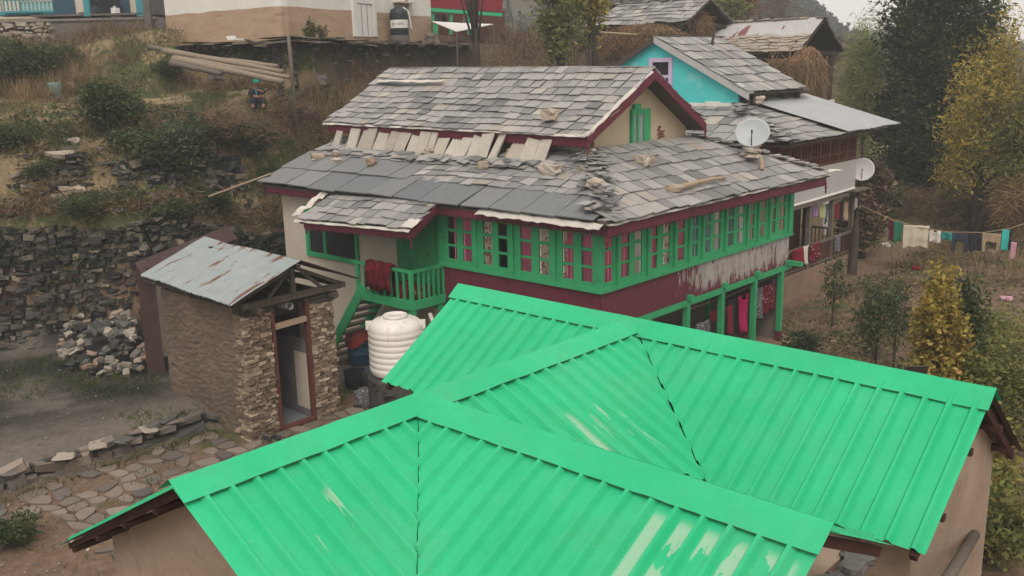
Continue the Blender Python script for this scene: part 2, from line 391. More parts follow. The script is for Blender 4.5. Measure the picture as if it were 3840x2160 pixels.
def leaf_quads(cent, size, aspect=.5, up=.3, sj=.7, droop=0):
    # one small kite-shaped face per leaf
    n = len(cent); cent = np.asarray(cent, dtype=np.float32)
    d = np.random.normal(size=(n, 3)); d[:, 2] = d[:, 2]*.7-droop; d /= np.linalg.norm(d, axis=1)[:, None]+1e-6
    r = np.random.normal(size=(n, 3)); r[:, 2] += up
    sd = np.cross(d, r); sd /= np.linalg.norm(sd, axis=1)[:, None]+1e-6
    L = size*(1+sj*np.random.uniform(-1, 1, n))[:, None]
    W = L*aspect
    a = cent-d*L*.5; b = cent+sd*W*.5; c = cent+d*L*.5; e = cent-sd*W*.5
    v = np.stack([a, b, c, e], 1).reshape(-1, 3); q = np.arange(n*4).reshape(-1, 4)
    return v, q
def blades(base, h, w, lean=.35, dirs=None):
    # thin upright blades / twigs, base Nx3
    n = len(base); base = np.asarray(base, dtype=np.float32)
    d = np.random.normal(size=(n, 3))*lean; d[:, 2] = 1; d /= np.linalg.norm(d, axis=1)[:, None]
    if dirs is not None: d = dirs
    sd = np.cross(d, np.random.normal(size=(n, 3))); sd /= np.linalg.norm(sd, axis=1)[:, None]+1e-6
    H = (h*np.random.uniform(.45, 1.25, n))[:, None]; top = base+d*H
    top += np.random.normal(size=(n, 3))*H*.08
    v = np.stack([base-sd*w/2, base+sd*w/2, top+sd*w*.12, top-sd*w*.12], 1).reshape(-1, 3)
    return v, np.arange(n*4).reshape(-1, 4)
def merge(parts):
    vs, qs, o = [], [], 0
    for v, q in parts: vs.append(v); qs.append(q+o); o += len(v)
    return np.concatenate(vs), np.concatenate(qs)

# ------------------------------------------------------------------ terrain
def clamp(t, a=0., b=1.): return max(a, min(b, t))
def sm(t): t = clamp(t); return t*t*(3-2*t)
def lin(x, pts):
    if x <= pts[0][0]: return pts[0][1]
    for (a, u), (b, w) in zip(pts, pts[1:]):
        if x <= b: return u+(w-u)*(x-a)/(b-a)
    return pts[-1][1]
MC = V((-31.9, 21.7, 0)); MA = V((-.297, .955, 0)); MBd = V((-.99, -.141, 0))
N1 = V((-.955, -.297, 0)); N2 = V((-.141, .99, 0)); MZ = 9.12
def wallx(y): return 25.7+clamp((12-y)*.9, 0, 3.0)
def T(x, y, bumpy=True):
    q = -x; s = q-wallx(y)
    zb = .03+.03*max(0, y-24) - .05*max(0, 9-q)
    zb = max(zb, -3.5)
    if q > 19.05 and y < 16: zb += .40*sm((q-19.1)/.12)*sm((13-y)/1.5)
    zt = lin(y, [(13.5, 3.95), (17, 2.9)])
    left = lin(s, [(0, 0), (.5, zt), (1.7, zt+.6), (2.15, 5.65), (5, 6.4), (7.2, 6.75), (10, 7.05), (60, 7.3)])
    ff = -.68*x+.73*y
    if y < 26: left = max(left, lin(ff, [(35.2, 0), (35.6, 7.0), (39.2, 8.5), (40.0, 9.15), (60, 9.3)]) if ff > 35.2 and s > 6 else left)
    back = lin(s, [(-1, 0), (.5, 2.4), (6.2, 7.9), (12, 9.5), (40, 17), (120, 46)])
    k = sm((y-18)/5)
    if s > -1:
        e = left*(1-k)+back*k
        e += .9*sm((y-17)/4)*(1-k)*sm((s-4)/2)
        w = sm((y-26)/6)
        soft = lin(s, [(-6, 0), (6.2, 7.0), (12, 9), (40, 17), (120, 46)])
        e = e*(1-w)+soft*w
        z = max(zb, zb*clamp(1-s)+e)
    else: z = zb
    if y > 26 and s > -6: z = max(z, zb+lin(s, [(-6, 0), (6.2, 7.0)])*sm((y-30)/8)*(1 if s < -1 else 1)*.8)
    z = min(z, lin(math.hypot(x, y), [(64, 60), (80, 9.5), (100, 6.5), (420, 4)]))
    d = V((x, y, 0))-MC
    d1, d2 = d.dot(N1), d.dot(N2)
    if d2 > -.75 and -7 < d1 <= -.75: z = min(z, lin(-d1, [(.75, 7.7), (3, 6.6), (7, 5.2)])+max(0, d2-6)*.12)
    if d1 > -.75 and -5 < d2 <= -.75: z = min(z, lin(-d2, [(.75, 7.45), (5, 7.0)])+clamp((d1-4)/4)*9)
    if d1 > -.75 and d2 > -.75: z = max(MZ-.05, z if d1 > 12 else 0)
    if bumpy and z > -3:
        a = .10 if s > .5 else (.05 if q < 18 else .015)
        z += a*noise.noise(V((x*.7, y*.7, 0)))+a*.5*noise.noise(V((x*2.1, y*2.1, 3)))
    return z
def ground(px, py, t0=6, t1=160):
    d = ray(px, py); t = t0
    while t < t1:
        p = EYE+d*t
        if p.z <= T(p.x, p.y): return p
        t += .15
    return EYE+d*t1
def axis(lo, hi, step, far):
    c = list(np.arange(lo, hi, step)); g = step
    while c[-1] < far: g *= 1.35; c.append(c[-1]+g)
    g = step
    while c[0] > -far: g *= 1.35; c.insert(0, c[0]-g)
    return c
def groundmat():
    mt, nt, b = new_mat('ground_cover')
    g = nt.nodes.new('ShaderNodeNewGeometry'); sx = nt.nodes.new('ShaderNodeSeparateXYZ')
    nt.links.new(g.outputs['Position'], sx.inputs[0]); X, Y, Z = sx.outputs
    n1 = noi(nt, pos(nt), .45, 8, .65); n2 = noi(nt, pos(nt), 5, 9, .75); n3 = noi(nt, pos(nt), .18, 5)
    soil = ramp(nt, n2, [(.3, (.12, .078, .056)), (.55, (.21, .14, .10)), (.75, (.31, .225, .17))])
    court = ramp(nt, n1, [(.38, (.032, .03, .028)), (.52, (.06, .054, .049)), (.64, (.14, .12, .104))])
    grass = ramp(nt, n2, [(.3, (.05, .062, .026)), (.55, (.088, .103, .044)), (.75, (.165, .155, .075))])
    dry = ramp(nt, n2, [(.3, (.19, .14, .08)), (.7, (.33, .255, .155))])
    field = mixc(nt, sstep(nt, noi(nt, pos(nt), .6, 7, .7), .46, .54), dry, grass)
    rightg = mixc(nt, sstep(nt, n1, .52, .68), soil, grass)
    rightg = mixc(nt, sstep(nt, Y, 36, 44), rightg, mixc(nt, .5, grass, dry))
    brn = ramp(nt, n2, [(.3, (.05, .036, .027)), (.7, (.14, .098, .07))])
    field = mixc(nt, math_(nt, 'MULTIPLY', sstep(nt, math_(nt, 'ADD', Y, math_(nt, 'MULTIPLY', n1, 5.0)), 23.5, 26), .9), field, brn)
    c = mixc(nt, sstep(nt, Z, 2.5, 4.2), rightg, field)
    cm = math_(nt, 'MULTIPLY', math_(nt, 'SUBTRACT', 1.0, sstep(nt, X, -19.2, -18.6)), math_(nt, 'SUBTRACT', 1.0, sstep(nt, Z, .9, 1.5)))
    cm = math_(nt, 'MULTIPLY', cm, math_(nt, 'SUBTRACT', 1.0, sstep(nt, Y, 16, 18)))
    pale = math_(nt, 'MULTIPLY', sstep(nt, math_(nt, 'ADD', X, math_(nt, 'MULTIPLY', n1, 3.0)), -20.6, -18.6), .75)
    court = mixc(nt, pale, court, ramp(nt, n2, [(.3, (.15, .125, .105)), (.7, (.26, .225, .195))]))
    c = mixc(nt, cm, c, court)
    nt.links.new(c, b.inputs['Base Color']); b.inputs['Roughness'].default_value = 1; b.inputs['Specular IOR Level'].default_value = .1
    bump(nt, b, n2, .7, .12)
    return mt
M['ground'] = groundmat()
gx = axis(-46, 4, .34, 420); gy = axis(-4, 62, .34, 420)
gv = [(x, y, T(x, y)) for y in gy for x in gx]; nx = len(gx)
gq = [(j*nx+i, j*nx+i+1, (j+1)*nx+i+1, (j+1)*nx+i) for j in range(len(gy)-1) for i in range(nx-1)]
go = fastmesh('ground', gv, gq, M['ground']); tag(go, kind='structure')
go.data.polygons.foreach_set('use_smooth', [True]*len(gq))

# ------------------------------------------------------------------ slate covering
def slates(mb, O, U, W, length, course, wid, u0, u1, thick=.022, lift=.06, mi=0, jit=.02, wave=.03, over=1.35, prof=None, top=None, g=.016):
    """O eave start, U unit along eave, W unit up the slope; u0(v), u1(v) bound each course."""
    O, U, W = V(O), V(U), V(W); N = U.cross(W)
    if N.z < 0: N = -N
    v = 0
    while v < length-.03:
        c = course*rnd(.93, 1.07); a, b = u0(v+c*.4), u1(v+c*.4)
        u = a-rnd(0, wid*.2)
        while u < b-.02:
            w = wid*rnd(.72, 1.3)
            w = min(w, b-u+.03)
            if b-(u+w) < wid*.3: w = b-u+rnd(-.02, .03)
            ln = c*over*rnd(.96, 1.08); e = -rnd(-.02, .05)
            if w < .06: u += w; continue
            def P(uu, vv, h):
                vv = vv if top is None else min(vv, top)
                hh = h+wave*noise.noise(V((uu*.6+O.x, vv*.9, O.y)))
                if prof: hh += prof(clamp(vv/length))
                return O+U*uu+W*vv+N*hh
            l0 = lift*rnd(.7, 1.35); tw = rnd(-.012, .012)
            j = lambda: rnd(-jit, jit)
            p = [(u+g, v+e+j()), (u+w-g, v+e+j()), (u+w-g+j()*.6, v+ln+j()), (u+g+j()*.6, v+ln+j())]
            hs = [l0+tw, l0-tw, .004, .004]
            lo = [P(x, y, h) for (x, y), h in zip(p, hs)]; hi = [P(x, y, h+thick) for (x, y), h in zip(p, hs)]
            mb.add(lo+hi, [(0, 3, 2, 1), (4, 5, 6, 7), (0, 1, 5, 4), (1, 2, 6, 5), (2, 3, 7, 6), (3, 0, 4, 7)] if U.cross(W).z > 0 else
                   [(0, 1, 2, 3), (7, 6, 5, 4), (4, 5, 1, 0), (5, 6, 2, 1), (6, 7, 3, 2), (7, 4, 0, 3)], mi)
            u += w
        v += c
def scallop(mb, a, b, h, outn, th=.03, tooth=.11, mi=0):
    """fascia board from a to b (top edge), h high, with a saw-tooth lower edge"""
    a, b = V(a), V(b); d = b-a; L = d.length; n = max(1, int(L/tooth)); up = V((0, 0, 1))
    outn = V(outn)
    mb.axes(a-up*h, d, up*h, outn*th, mi)
    for i in range(n):
        p = a+d*(i/n)-up*h; q = a+d*((i+1)/n)-up*h
        mb.prism([p+outn*.002, q+outn*.002, (p+q)/2-up*tooth*.55+outn*.002], outn*(th-.004), mi)

HX, HY = -12.16, 15.89      # gallery corner of the main house
SILL = 3.15
exec_parts = []
# ------------------------------------------------------------------ building pieces
def gridframe(mb, P, U, N, us, vs, d, mi=0):
    """solid bars at [us0,us1],[us2,us3].. ; holes between; same for vs (heights); d deep towards N"""
    P, U, N = V(P), V(U), V(N); Z = V((0, 0, 1))
    for a, b in zip(us[::2], us[1::2]): mb.axes(P+U*a+Z*vs[0], U*(b-a), Z*(vs[-1]-vs[0]), N*d, mi)
    for a, b in zip(us[1:-1:2], us[2::2]):
        for c, e in zip(vs[::2], vs[1::2]): mb.axes(P+U*a+Z*c, U*(b-a), Z*(e-c), N*(d-.006), mi)
def curtain(parent, P, U, N, u0, u1, z0, z1, cm, amp=.018):
    P, U, N = V(P), V(U), V(N); n = 14; vs = []; ph = rnd(0, 6)
    for i in range(n+1):
        t = i/n; o = amp*math.sin(t*(u1-u0)*55+ph)+amp*.6*math.sin(t*17+ph*2)
        for z in (z0, (z0+z1)/2, z1): vs.append(P+U*(u0+(u1-u0)*t)+N*o+V((0, 0, z)))
    fs = []
    for i in range(n):
        for k in range(2): fs.append((i*3+k, i*3+3+k, i*3+4+k, i*3+1+k))
    mb = MB().add(vs, fs); return mb.build('curtain', CURT[cm], parent, True)
def window(parent, P, U, N, us, vs, fm, d=.06, inset=.03, curtains=(), glass='glass', room=None):
    P, U, N = V(P), V(U), V(N)
    mb = MB(); gridframe(mb, P, U, N, us, vs, d)
    w = mb.build('window', M[fm], parent)
    Z = V((0, 0, 1)); g = MB()
    q0 = P+U*(us[0]+.02)+Z*(vs[0]+.02)+N*(d-inset-.012); qa, qb = U*(us[-1]-us[0]-.04), Z*(vs[-1]-vs[0]-.04)
    g.quad(q0, q0+qa, q0+qa+qb, q0+qb) if U.cross(Z).dot(N) > 0 else g.quad(q0, q0+qb, q0+qa+qb, q0+qa)
    g.build('pane', M[glass], w)
    for a, b, c in curtains: curtain(w, P-N*.02, U, N, a, b, vs[0]+.02, vs[-1]-.02, c)
    return w
def gable_wall(mb, xs, y0, y1, z0, ze, za, yr, th, axis='x', mi=0):
    """pentagon wall; axis 'x': lies in the plane x=xs (y across); axis 'y': in the plane y=xs (x across)"""
    pts = [(y0, z0), (y1, z0), (y1, ze), (yr, za), (y0, ze)]
    if axis == 'x': mb.prism([(xs, a, b) for a, b in pts], (th, 0, 0), mi)
    else: mb.prism([(a, xs, b) for a, b in pts], (0, th, 0), mi)

# ================================================================== MAIN HOUSE
H = thing('village_house', (-17, 19, 0), 'two storey slate roofed house with green window gallery and maroon trim', 'house')
X0, Y0 = HX, HY
# ground floor and west part
w = MB(); w.box(-24.06, -18.93, Y0, Y0+.45, -.3, 4.62); w.box(-24.06, -23.6, Y0+.45, 24.6, -.3, 4.62)
w.box(-18.93, -17.6, Y0+.05, Y0+.45, -.3, 2.2)
w.build('white_wall', M['cream'], H)
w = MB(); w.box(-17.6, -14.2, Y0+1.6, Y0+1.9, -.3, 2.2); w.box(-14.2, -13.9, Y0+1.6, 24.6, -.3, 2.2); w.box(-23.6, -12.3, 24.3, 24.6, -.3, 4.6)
w.build('ground_floor_wall', M['dim'], H)
MB().box(-18.9, X0-.02, Y0+.02, 24.6, 2.2, 2.31).build('upper_floor', M['oldwood'], H)
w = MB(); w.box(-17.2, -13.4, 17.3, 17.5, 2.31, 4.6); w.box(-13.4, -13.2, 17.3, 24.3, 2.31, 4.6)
w.build('inner_wall', M['dim'], H)
# plank wall with door
w = MB(); x = -18.93
while x < -17.25:
    b = min(rnd(.13, .19), -17.2-x); w.box(x+.004, x+b-.004, Y0+.02+rnd(0, .01), Y0+.08, 2.3, 4.6); x += b
w.build('plank_wall', M['greenplank'], H)
dr = MB(); x = -18.42
while x < -17.52: dr.box(x+.003, x+.147, Y0-.03, Y0+.018, 2.38, 4.25); x += .15
dr.box(-18.42, -17.52, Y0-.05, Y0-.032, 2.55, 2.65); dr.box(-18.42, -17.52, Y0-.05, Y0-.032, 3.95, 4.05)
dr = dr.build('door', M['greenplank'], H)
MB().tube([(-17.6, Y0-.06, 3.3), (-17.6, Y0-.09, 3.36), (-17.6, Y0-.06, 3.42)], .012).build('handle', M['black'], dr)
# big window in the white wall
window(H, (-22.9, Y0, 0), (1, 0, 0), (0, -1, 0), [0, .14, .86, .93, 2.3, 2.4], [2.70, 2.83, 4.05, 4.2], 'green', .07, .05, glass='dark')
# gallery cladding, ribbed sheets
def ribbed(P, U, N, L, z0, z1, pitch=.075, h=.014):
    mb = MB(); P, U, N = V(P), V(U), V(N); vs = []; n = int(L/pitch*2)
    for i in range(n+1):
        for z in (z0, z1): vs.append(P+U*(L*i/n)+N*(h if i % 2 else 0)+V((0, 0, z)))
    mb.add(vs, [(i*2, i*2+2, i*2+3, i*2+1) for i in range(n)]); return mb
ribbed((-17.2, Y0-.03, 0), (1, 0, 0), (0, -1, 0), 5.04+.03, 2.26, 3.12).build('front_cladding', M['maroon'], H)
ribbed((X0+.03, Y0-.03, 0), (0, 1, 0), (1, 0, 0), 8.72, 2.30, 3.12).build('side_cladding', M['peel'], H)
w = MB(); w.box(-17.24, X0+.10, Y0-.10, Y0+.1, 3.12, 3.2); w.box(X0-.1, X0+.10, Y0+.1, 24.7, 3.118, 3.2); w.build('sill', M['green'], H)
w = MB(); w.box(-17.2, X0+.02, Y0-.02, Y0+.1, 4.46, 4.64); w.box(X0-.1, X0+.02, Y0+.1, 24.66, 4.458, 4.64); w.build('lintel', M['green'], H)
vs4 = [3.2, 3.33, 3.64, 3.70, 4.02, 4.09, 4.38, 4.46]
fb = [(-17.14, -15.98, [(-16.9, -16.58), (-16.37, -16.06)], [(-16.72, -16.5, 'pink'), (-16.45, -16.0, 'pink')]),
      (-15.86, -14.78, [(-15.67, -15.37), (-15.17, -14.88)], [(-15.75, -15.3, 'cream')]),
      (-14.66, -13.5, [(-14.47, -14.13), (-13.9, -13.6)], [(-14.52, -14.1, 'pink'), (-13.98, -13.55, 'cream')]),
      (-13.38, -12.27, [(-13.21, -12.89), (-12.67, -12.35)], [(-13.24, -13.08, 'cream'), (-13.09, -12.8, 'pink'), (-12.7, -12.42, 'pink'), (-12.42, -12.3, 'plain')])]
for a, b, ps, cs in fb:
    us = [0]
    for p, q in ps: us += [p-a, q-a]
    us.append(b-a)
    window(H, (a, Y0-.0, 0), (1, 0, 0), (0, -1, 0), us, vs4, 'green', .03, .02, [(p-a, q-a, c) for p, q, c in cs])
sb = [(15.93, 16.4, [(15.99, 16.28)], [(15.95, 16.3, 'pink')]), (16.5, 17.56, [(16.6, 16.91), (17.1, 17.39)], [(16.55, 17.0, 'pink'), (17.0, 17.45, 'plain')]),
      (17.66, 18.66, [(17.77, 18.01), (18.24, 18.54)], [(17.7, 18.08, 'pink'), (18.2, 18.6, 'cream')]), (18.76, 19.3, [(18.87, 19.16)], [(18.8, 18.95, 'plain'), (18.93, 19.2, 'pink')]),
      (19.4, 19.9, [(19.51, 19.76)], [(19.45, 19.8, 'bluegrey')]), (20.0, 21.0, [(20.08, 20.34), (20.5, 20.83)], [(20.02, 20.38, 'bluegrey'), (20.45, 20.9, 'plain')]),
      (21.1, 22.1, [(21.2, 21.48), (21.66, 21.98)], [(21.15, 21.5, 'dusk'), (21.6, 21.8, 'bluegrey'), (21.8, 22.03, 'plain')]), (22.2, 22.68, [(22.3, 22.54)], [(22.25, 22.6, 'tan')]),
      (22.78, 23.3, [(22.89, 23.16)], [(22.84, 23.2, 'fawn')]), (23.42, 24.45, [(23.53, 23.74), (23.96, 24.28)], [(23.5, 23.8, 'tan'), (23.9, 24.35, 'fawn')])]
for a, b, ps, cs in sb:
    us = [0]
    for p, q in ps: us += [p-a, q-a]
    us.append(b-a)
    window(H, (X0, a, 0), (0, 1, 0), (1, 0, 0), us, vs4, 'green', .03, .02, [(p-a, q-a, c) for p, q, c in cs])
def gpost(x0, x1, y0, y1, z0=3.2, z1=4.46): MB().box(x0, x1, y0, y1, z0, z1).build('mullion', M['green'], H)
gpost(-17.2, -17.14, Y0-.08, Y0+.1)
for a, b in ((-15.98, -15.86), (-14.78, -14.66), (-13.5, -13.38)): gpost(a, b, Y0-.08, Y0+.06)
gpost(-12.27, X0+.05, Y0-.05, Y0+.04)
for a, b in ((16.4, 16.5), (17.56, 17.66), (18.66, 18.76), (19.3, 19.4), (19.9, 20.0), (21.0, 21.1), (22.1, 22.2), (22.68, 22.78), (23.3, 23.42), (24.45, 24.67)): gpost(X0-.06, X0+.09, a, b)
# beam, joists, veranda posts
bm = MB(); bm.box(X0-.06, X0+.06, Y0, 24.75, 2.14, 2.29); bm.build('beam', M['green'], H)
for y in (19.35, 21.0, 22.71, 24.5):
    MB().box(X0-.9, X0+(.18 if y < 24 else .5), y-.07, y+.07, 2.292, 2.41).build('joist', M['green'], H)
for y in (16.2, 17.7, 19.35, 21.0, 22.71, 24.24):
    p = MB().box(X0-.07, X0+.07, y-.06, y+.06, .40, 2.14).build('post', M['green'], H)
    MB().box(X0-.075, X0+.075, y-.065, y+.065, -.1, .40).build('post_base', M['maroon'], p)
for y in (18.3, 22.0): MB().box(-13.2, -13.1, y-.05, y+.05, 0, 2.2).build('post', M['green'], H)
MB().box(-14.0, X0+.25, Y0+1.2, 24.9, -.4, .1).build('plinth', M['clay'], H)
# --- lower roof
EV = 4.74
LW = V((0, 2.95, 1.17)).normalized(); LL = V((0, 2.95, 1.17)).length
RW = V((-2.75, 0, 1.17)).normalized(); RL = V((-2.75, 0, 1.17)).length
d = MB()
def deck(mb, a, b, c, e, th=.05): mb.prism([V(p)-V((0, 0, .03)) for p in (a, b, c, e)], (0, 0, -th))
deck(d, (-24.4, 15.47, EV), (-11.65, 15.47, EV), (-14.35, 18.4, EV+1.16), (-24.2, 18.4, EV+1.16))
deck(d, (-11.65, 15.47, EV), (-11.65, 26.0, EV), (-14.35, 23.0, EV+1.16), (-14.35, 18.4, EV+1.16))
deck(d, (-11.65, 26.0, EV), (-24.4, 26.0, EV), (-24.2, 23.0, EV+1.16), (-14.35, 23.0, EV+1.16))
roof = d.build('lower_roof', M['darkwood'], H)
s = MB(); O = V((-24.46, 15.42, EV)); U = V((1, 0, 0))
hipx = lambda v: 12.84-2.75*v/LL
slates(s, O, U, LW, .95, 1.0, 1.15, lambda v: 0, hipx, .035, .05, 0, .02, .03, 1.12, g=.022)
slates(s, O+LW*.97, U, LW, .9, .92, 1.1, lambda v: .05, lambda v: 5.6, .035, .05, 0, .03, .03, 1.1, g=.022)
s.build('large_slabs', M['slab'], roof)
s = MB()
slates(s, O+LW*.98, U, LW, .92, .31, .42, lambda v: 5.45+rnd(-.2, .2), lambda v: hipx(v+.98), .022, .045, 0, .04, .05)
slates(s, O+LW*1.88, U, LW, LL-1.88, .31, .42, lambda v: .15, lambda v: hipx(v+1.88), .022, .045, 0, .04, .05, top=LL-1.88+.1)
s.build('front_slates', M['slate'], roof)
s = MB()
slates(s, (-11.6, 15.4, EV), V((0, 1, 0)), RW, RL, .43, .46, lambda v: .02+2.98*v/RL, lambda v: 10.66-3.05*v/RL, .024, .045, 0, .035, .05, 1.3, top=RL+.05)
slates(s, (-11.6, 26.05, EV), V((-1, 0, 0)), V((0, -2.95, 1.17)).normalized(), LL, .45, .5, lambda v: 2.8*v/LL, lambda v: 12.8, .024, .045, top=LL)
s.build('side_slates', M['slate'], roof)
# loose slates bedded along the hips
s = MB()
for i in range(70):
    t = rnd(0, 1)**.85; c = V((-11.72-2.6*t, 15.5+2.9*t, EV+.10+1.13*t+rnd(.0, .09)))
    c += V((rnd(-.35, .35), rnd(-.3, .3), 0))*(.5+.8*(1-abs(t-.4)))
    a = rnd(0, 6.28); r = Matrix.Rotation(a, 3, 'Z') @ Matrix.Rotation(rnd(-.16, .16), 3, 'X') @ Matrix.Rotation(rnd(-.16, .16), 3, 'Y')
    L, B = rnd(.14, .36), rnd(.12, .26)
    s.axes(c+r @ V((-L/2, -B/2, 0)), r @ V((L, 0, 0)), r @ V((0, B, 0)), r @ V((0, 0, rnd(.018, .03))), 0, .02)
s.build('hip_slates', M['slate'], roof); s = MB()
for i in range(26):
    t = rnd(0, 1); c = V((-11.72-2.6*t, 25.9-2.9*t, EV+.12+1.13*t))
    r = Matrix.Rotation(rnd(.5, 1.1), 3, 'Z'); L, B = rnd(.3, .5), rnd(.14, .22)
    s.axes(c+r @ V((-L/2, -B/2, 0)), r @ V((L, 0, 0)), r @ V((0, B, 0)), V((0, 0, .03)), 0, .02)
s.build('far_hip_slates', M['slate'], roof); s = MB()
for i in range(46):   # course of broken pieces at the foot of the skirt
    x = rnd(-23.9, -14.4); y_ = rnd(17.25, 17.5); c = V((x, y_, EV+.10+1.17*(y_-15.45)/2.95+rnd(0, .03)))
    r = Matrix.Rotation(rnd(-.5, .5), 3, 'Z') @ Matrix.Rotation(.36+rnd(-.08, .08), 3, 'X'); L, B = rnd(.25, .65), rnd(.14, .28)
    s.axes(c+r @ V((-L/2, -B/2, 0)), r @ V((L, 0, 0)), r @ V((0, B, 0)), r @ V((0, 0, .028)), 0, .025)
s.build('broken_slates', M['slate'], roof)
# eave boards, flashings
f = MB(); scallop(f, (-24.25, 15.52, EV-.05), (-21.2, 15.52, EV-.05), .17, (0, -1, 0)); scallop(f, (-21.2, 15.52, EV-.05), (-11.70, 15.50, EV-.05), .17, (0, -1, 0))
f.build('front_fascia', M['maroon'], H)
f = MB(); scallop(f, (-11.68, 15.47, EV-.05), (-11.68, 25.75, EV-.05), .2, (1, 0, 0)); f.build('side_fascia', M['maroon'], H)
def crumple(mb, a, b, wv, n=24, amp=.02, th=.008):
    a, b, wv = V(a), V(b), V(wv); vs = []
    for i in range(n+1):
        p = a.lerp(b, i/n)
        for k in (0, .5, 1): vs.append(p+wv*k+V((0, 0, 1))*rnd(-amp, amp)+wv*rnd(-.1, .1)*(k > 0))
    m0 = len(vs); vs += [v-V((0, 0, th)) for v in vs]
    fs = []
    for i in range(n):
        for k in range(2):
            q = (i*3+k, i*3+3+k, i*3+4+k, i*3+1+k); fs += [q, tuple(reversed([t+m0 for t in q]))]
    mb.add(vs, fs)
f = MB(); crumple(f, (-15.4, 15.50, EV+.0), (-11.75, 15.46, EV+.0), (0, -.17, -.10), 26, .018)
crumple(f, (-11.66, 15.42, EV-.0), (-11.66, 25.9, EV+.01), (.07, 0, -.03), 40, .012)
crumple(f, (-11.75, 25.85, EV+.03), (-11.45, 26.35, EV+.1), (-.2, .05, .02), 5, .03)
f.build('eave_flashing', M['whitetin'], H)
for p in ((-11.64, 15.43), (-11.64, 25.72)):
    MB().lathe([(.0, -.32), (.03, -.27), (.018, -.2), (.04, -.14), (.02, -.08), (.03, 0)], (p[0], p[1], EV-.22), 8).build('finial', M['maroon'], H)
# --- pale slabs standing under the upper eave
s = MB(); x = -23.7
while x < -14.75:
    b = rnd(.2, .55); hgt = rnd(.5, .66); y = rnd(17.5, 17.6); ln = rnd(.04, .22); zb = EV+.1+1.17*(y-15.45)/2.95
    if rnd(0, 1) < .9:
        s.axes((x, y, zb), (b*.93, rnd(-.03, .03), rnd(-.02, .02)), (ln, .24+rnd(-.05, .04), hgt), (0, .035, -.01), 0, .02)
    x += b
x = -23.6
while x < -14.7: s.axes((x, 18.2, EV+.95), (.5, 0, 0), (.05, .15, .7), (0, .04, 0), 0, .02); x += .5
s.build('slab_skirt', M['paleslate'], H)
# --- upper storey and its roof
w = MB(); w.box(-24.0, -14.7, 18.42, 18.8, 5.2, 6.42); gable_wall(w, -14.75, 18.7, 22.85, 5.4, 6.42, 7.72, 20.5, .25); gable_wall(w, -24.0, 18.85, 22.85, 5.2, 6.4, 7.72, 20.5, .2)
w.box(-23.8, -14.75, 22.5, 22.85, 5.2, 6.42)
w.build('attic_wall', M['mudwall'], H)
bk = MB()
for i in range(6):
    for j in range(2 if i in (1, 2, 3) else 1): bk.box(-14.5, -14.493+rnd(0, .008), 21.43+j*.16+(i % 2)*.05, 21.575+j*.16+(i % 2)*.05, 5.92+i*.065, 5.978+i*.065)
bk.build('exposed_bricks', mat('old_brick', (.22, .10, .07), (.15, .07, .05), 6, rough=.95, isl=.3), H)
UW = V((0, 2.74, 1.55)); UL = UW.length; UW.normalize(); UB = V((0, -2.5, 1.5)); UBL = UB.length; UB.normalize()
ut = V((1, 0, -.012))
d = MB(); deck(d, (-24.2, 17.8, 6.24), (-14.0, 17.8, 6.18), (-14.0, 20.5, 7.68), (-24.2, 20.5, 7.80)); deck(d, (-14.0, 23.0, 6.18), (-24.2, 23.0, 6.24), (-24.2, 20.5, 7.80), (-14.0, 20.5, 7.68))
ur = d.build('upper_roof', M['darkwood'], H)
s = MB(); cv = lambda t: -.09*math.sin(math.pi*t)
slates(s, (-24.3, 17.74, 6.39), ut, UW, UL, .322, .43, lambda v: 0+.06*noise.noise(V((v*3, 0, 0))), lambda v: 10.34+.04*noise.noise(V((v*4, 5, 0))), .022, .05, 0, .022, .045, 1.35, cv, top=UL+.08)
s.build('front_slates', M['slate'], ur)
s = MB(); slates(s, (-13.98, 23.02, 6.33), V((-1, 0, .012)), UB, UBL, .33, .43, lambda v: 0, lambda v: 10.3, .022, .05, 0, .022, .04, 1.35, cv, top=UBL+.05); s.build('rear_slates', M['slate'], ur)
f = MB(); scallop(f, (-24.1, 17.8, 6.32), (-13.99, 17.8, 6.26), .18, (0, -1, 0)); f.build('eave_board', M['maroon'], ur)
f = MB(); crumple(f, (-24.3, 17.76, 6.40), (-13.98, 17.74, 6.34), (0, -.06, -.05), 44, .012)
crumple(f, (-14.0, 17.72, 6.36), (-14.0, 20.4, 7.78), (.07, 0, -.05), 14, .025); crumple(f, (-23.9, 19.75, 7.62), (-20.9, 19.75, 7.60), (0, -.16, -.06), 12, .02)
f.build('verge_flashing', M['whitetin'], ur)
f = MB()
for a, b in (((-13.965, 20.5, 7.78), (-13.965, 19.1, 7.02)), ((-13.965, 19.1, 7.02), (-13.965, 17.72, 6.32)), ((-13.965, 20.5, 7.78), (-13.965, 23.0, 6.3))): scallop(f, a, b, .21, (1, 0, 0), .03, .09)
f.build('bargeboard', M['maroon'], ur)
for y in (17.74, 22.98): MB().lathe([(0, -.3), (.03, -.22), (.02, -.14), (.04, -.08), (.03, 0)], (-13.95, y, 6.15), 8).build('finial', M['maroon'], ur)
# attic window
a = onx(2361, 480, -14.5); b = onx(2430, 470, -14.5); zt_ = onx(2395, 408, -14.5).z; zb_ = onx(2395, 560, -14.5).z
ww = b.y-a.y; hh = zt_-zb_
aw = window(H, (-14.5, a.y, zb_), (0, 1, 0), (1, 0, 0), [0, .1*ww, .28*ww, .37*ww, .64*ww, ww], [0, .16*hh, .86*hh, hh], 'green', .09, .025, [], glass='sheenpane')
MB().box(-14.49, -14.40, a.y+.12*ww, a.y+.45*ww, zt_, zt_+.13).build('lintel_block', M['green'], aw)
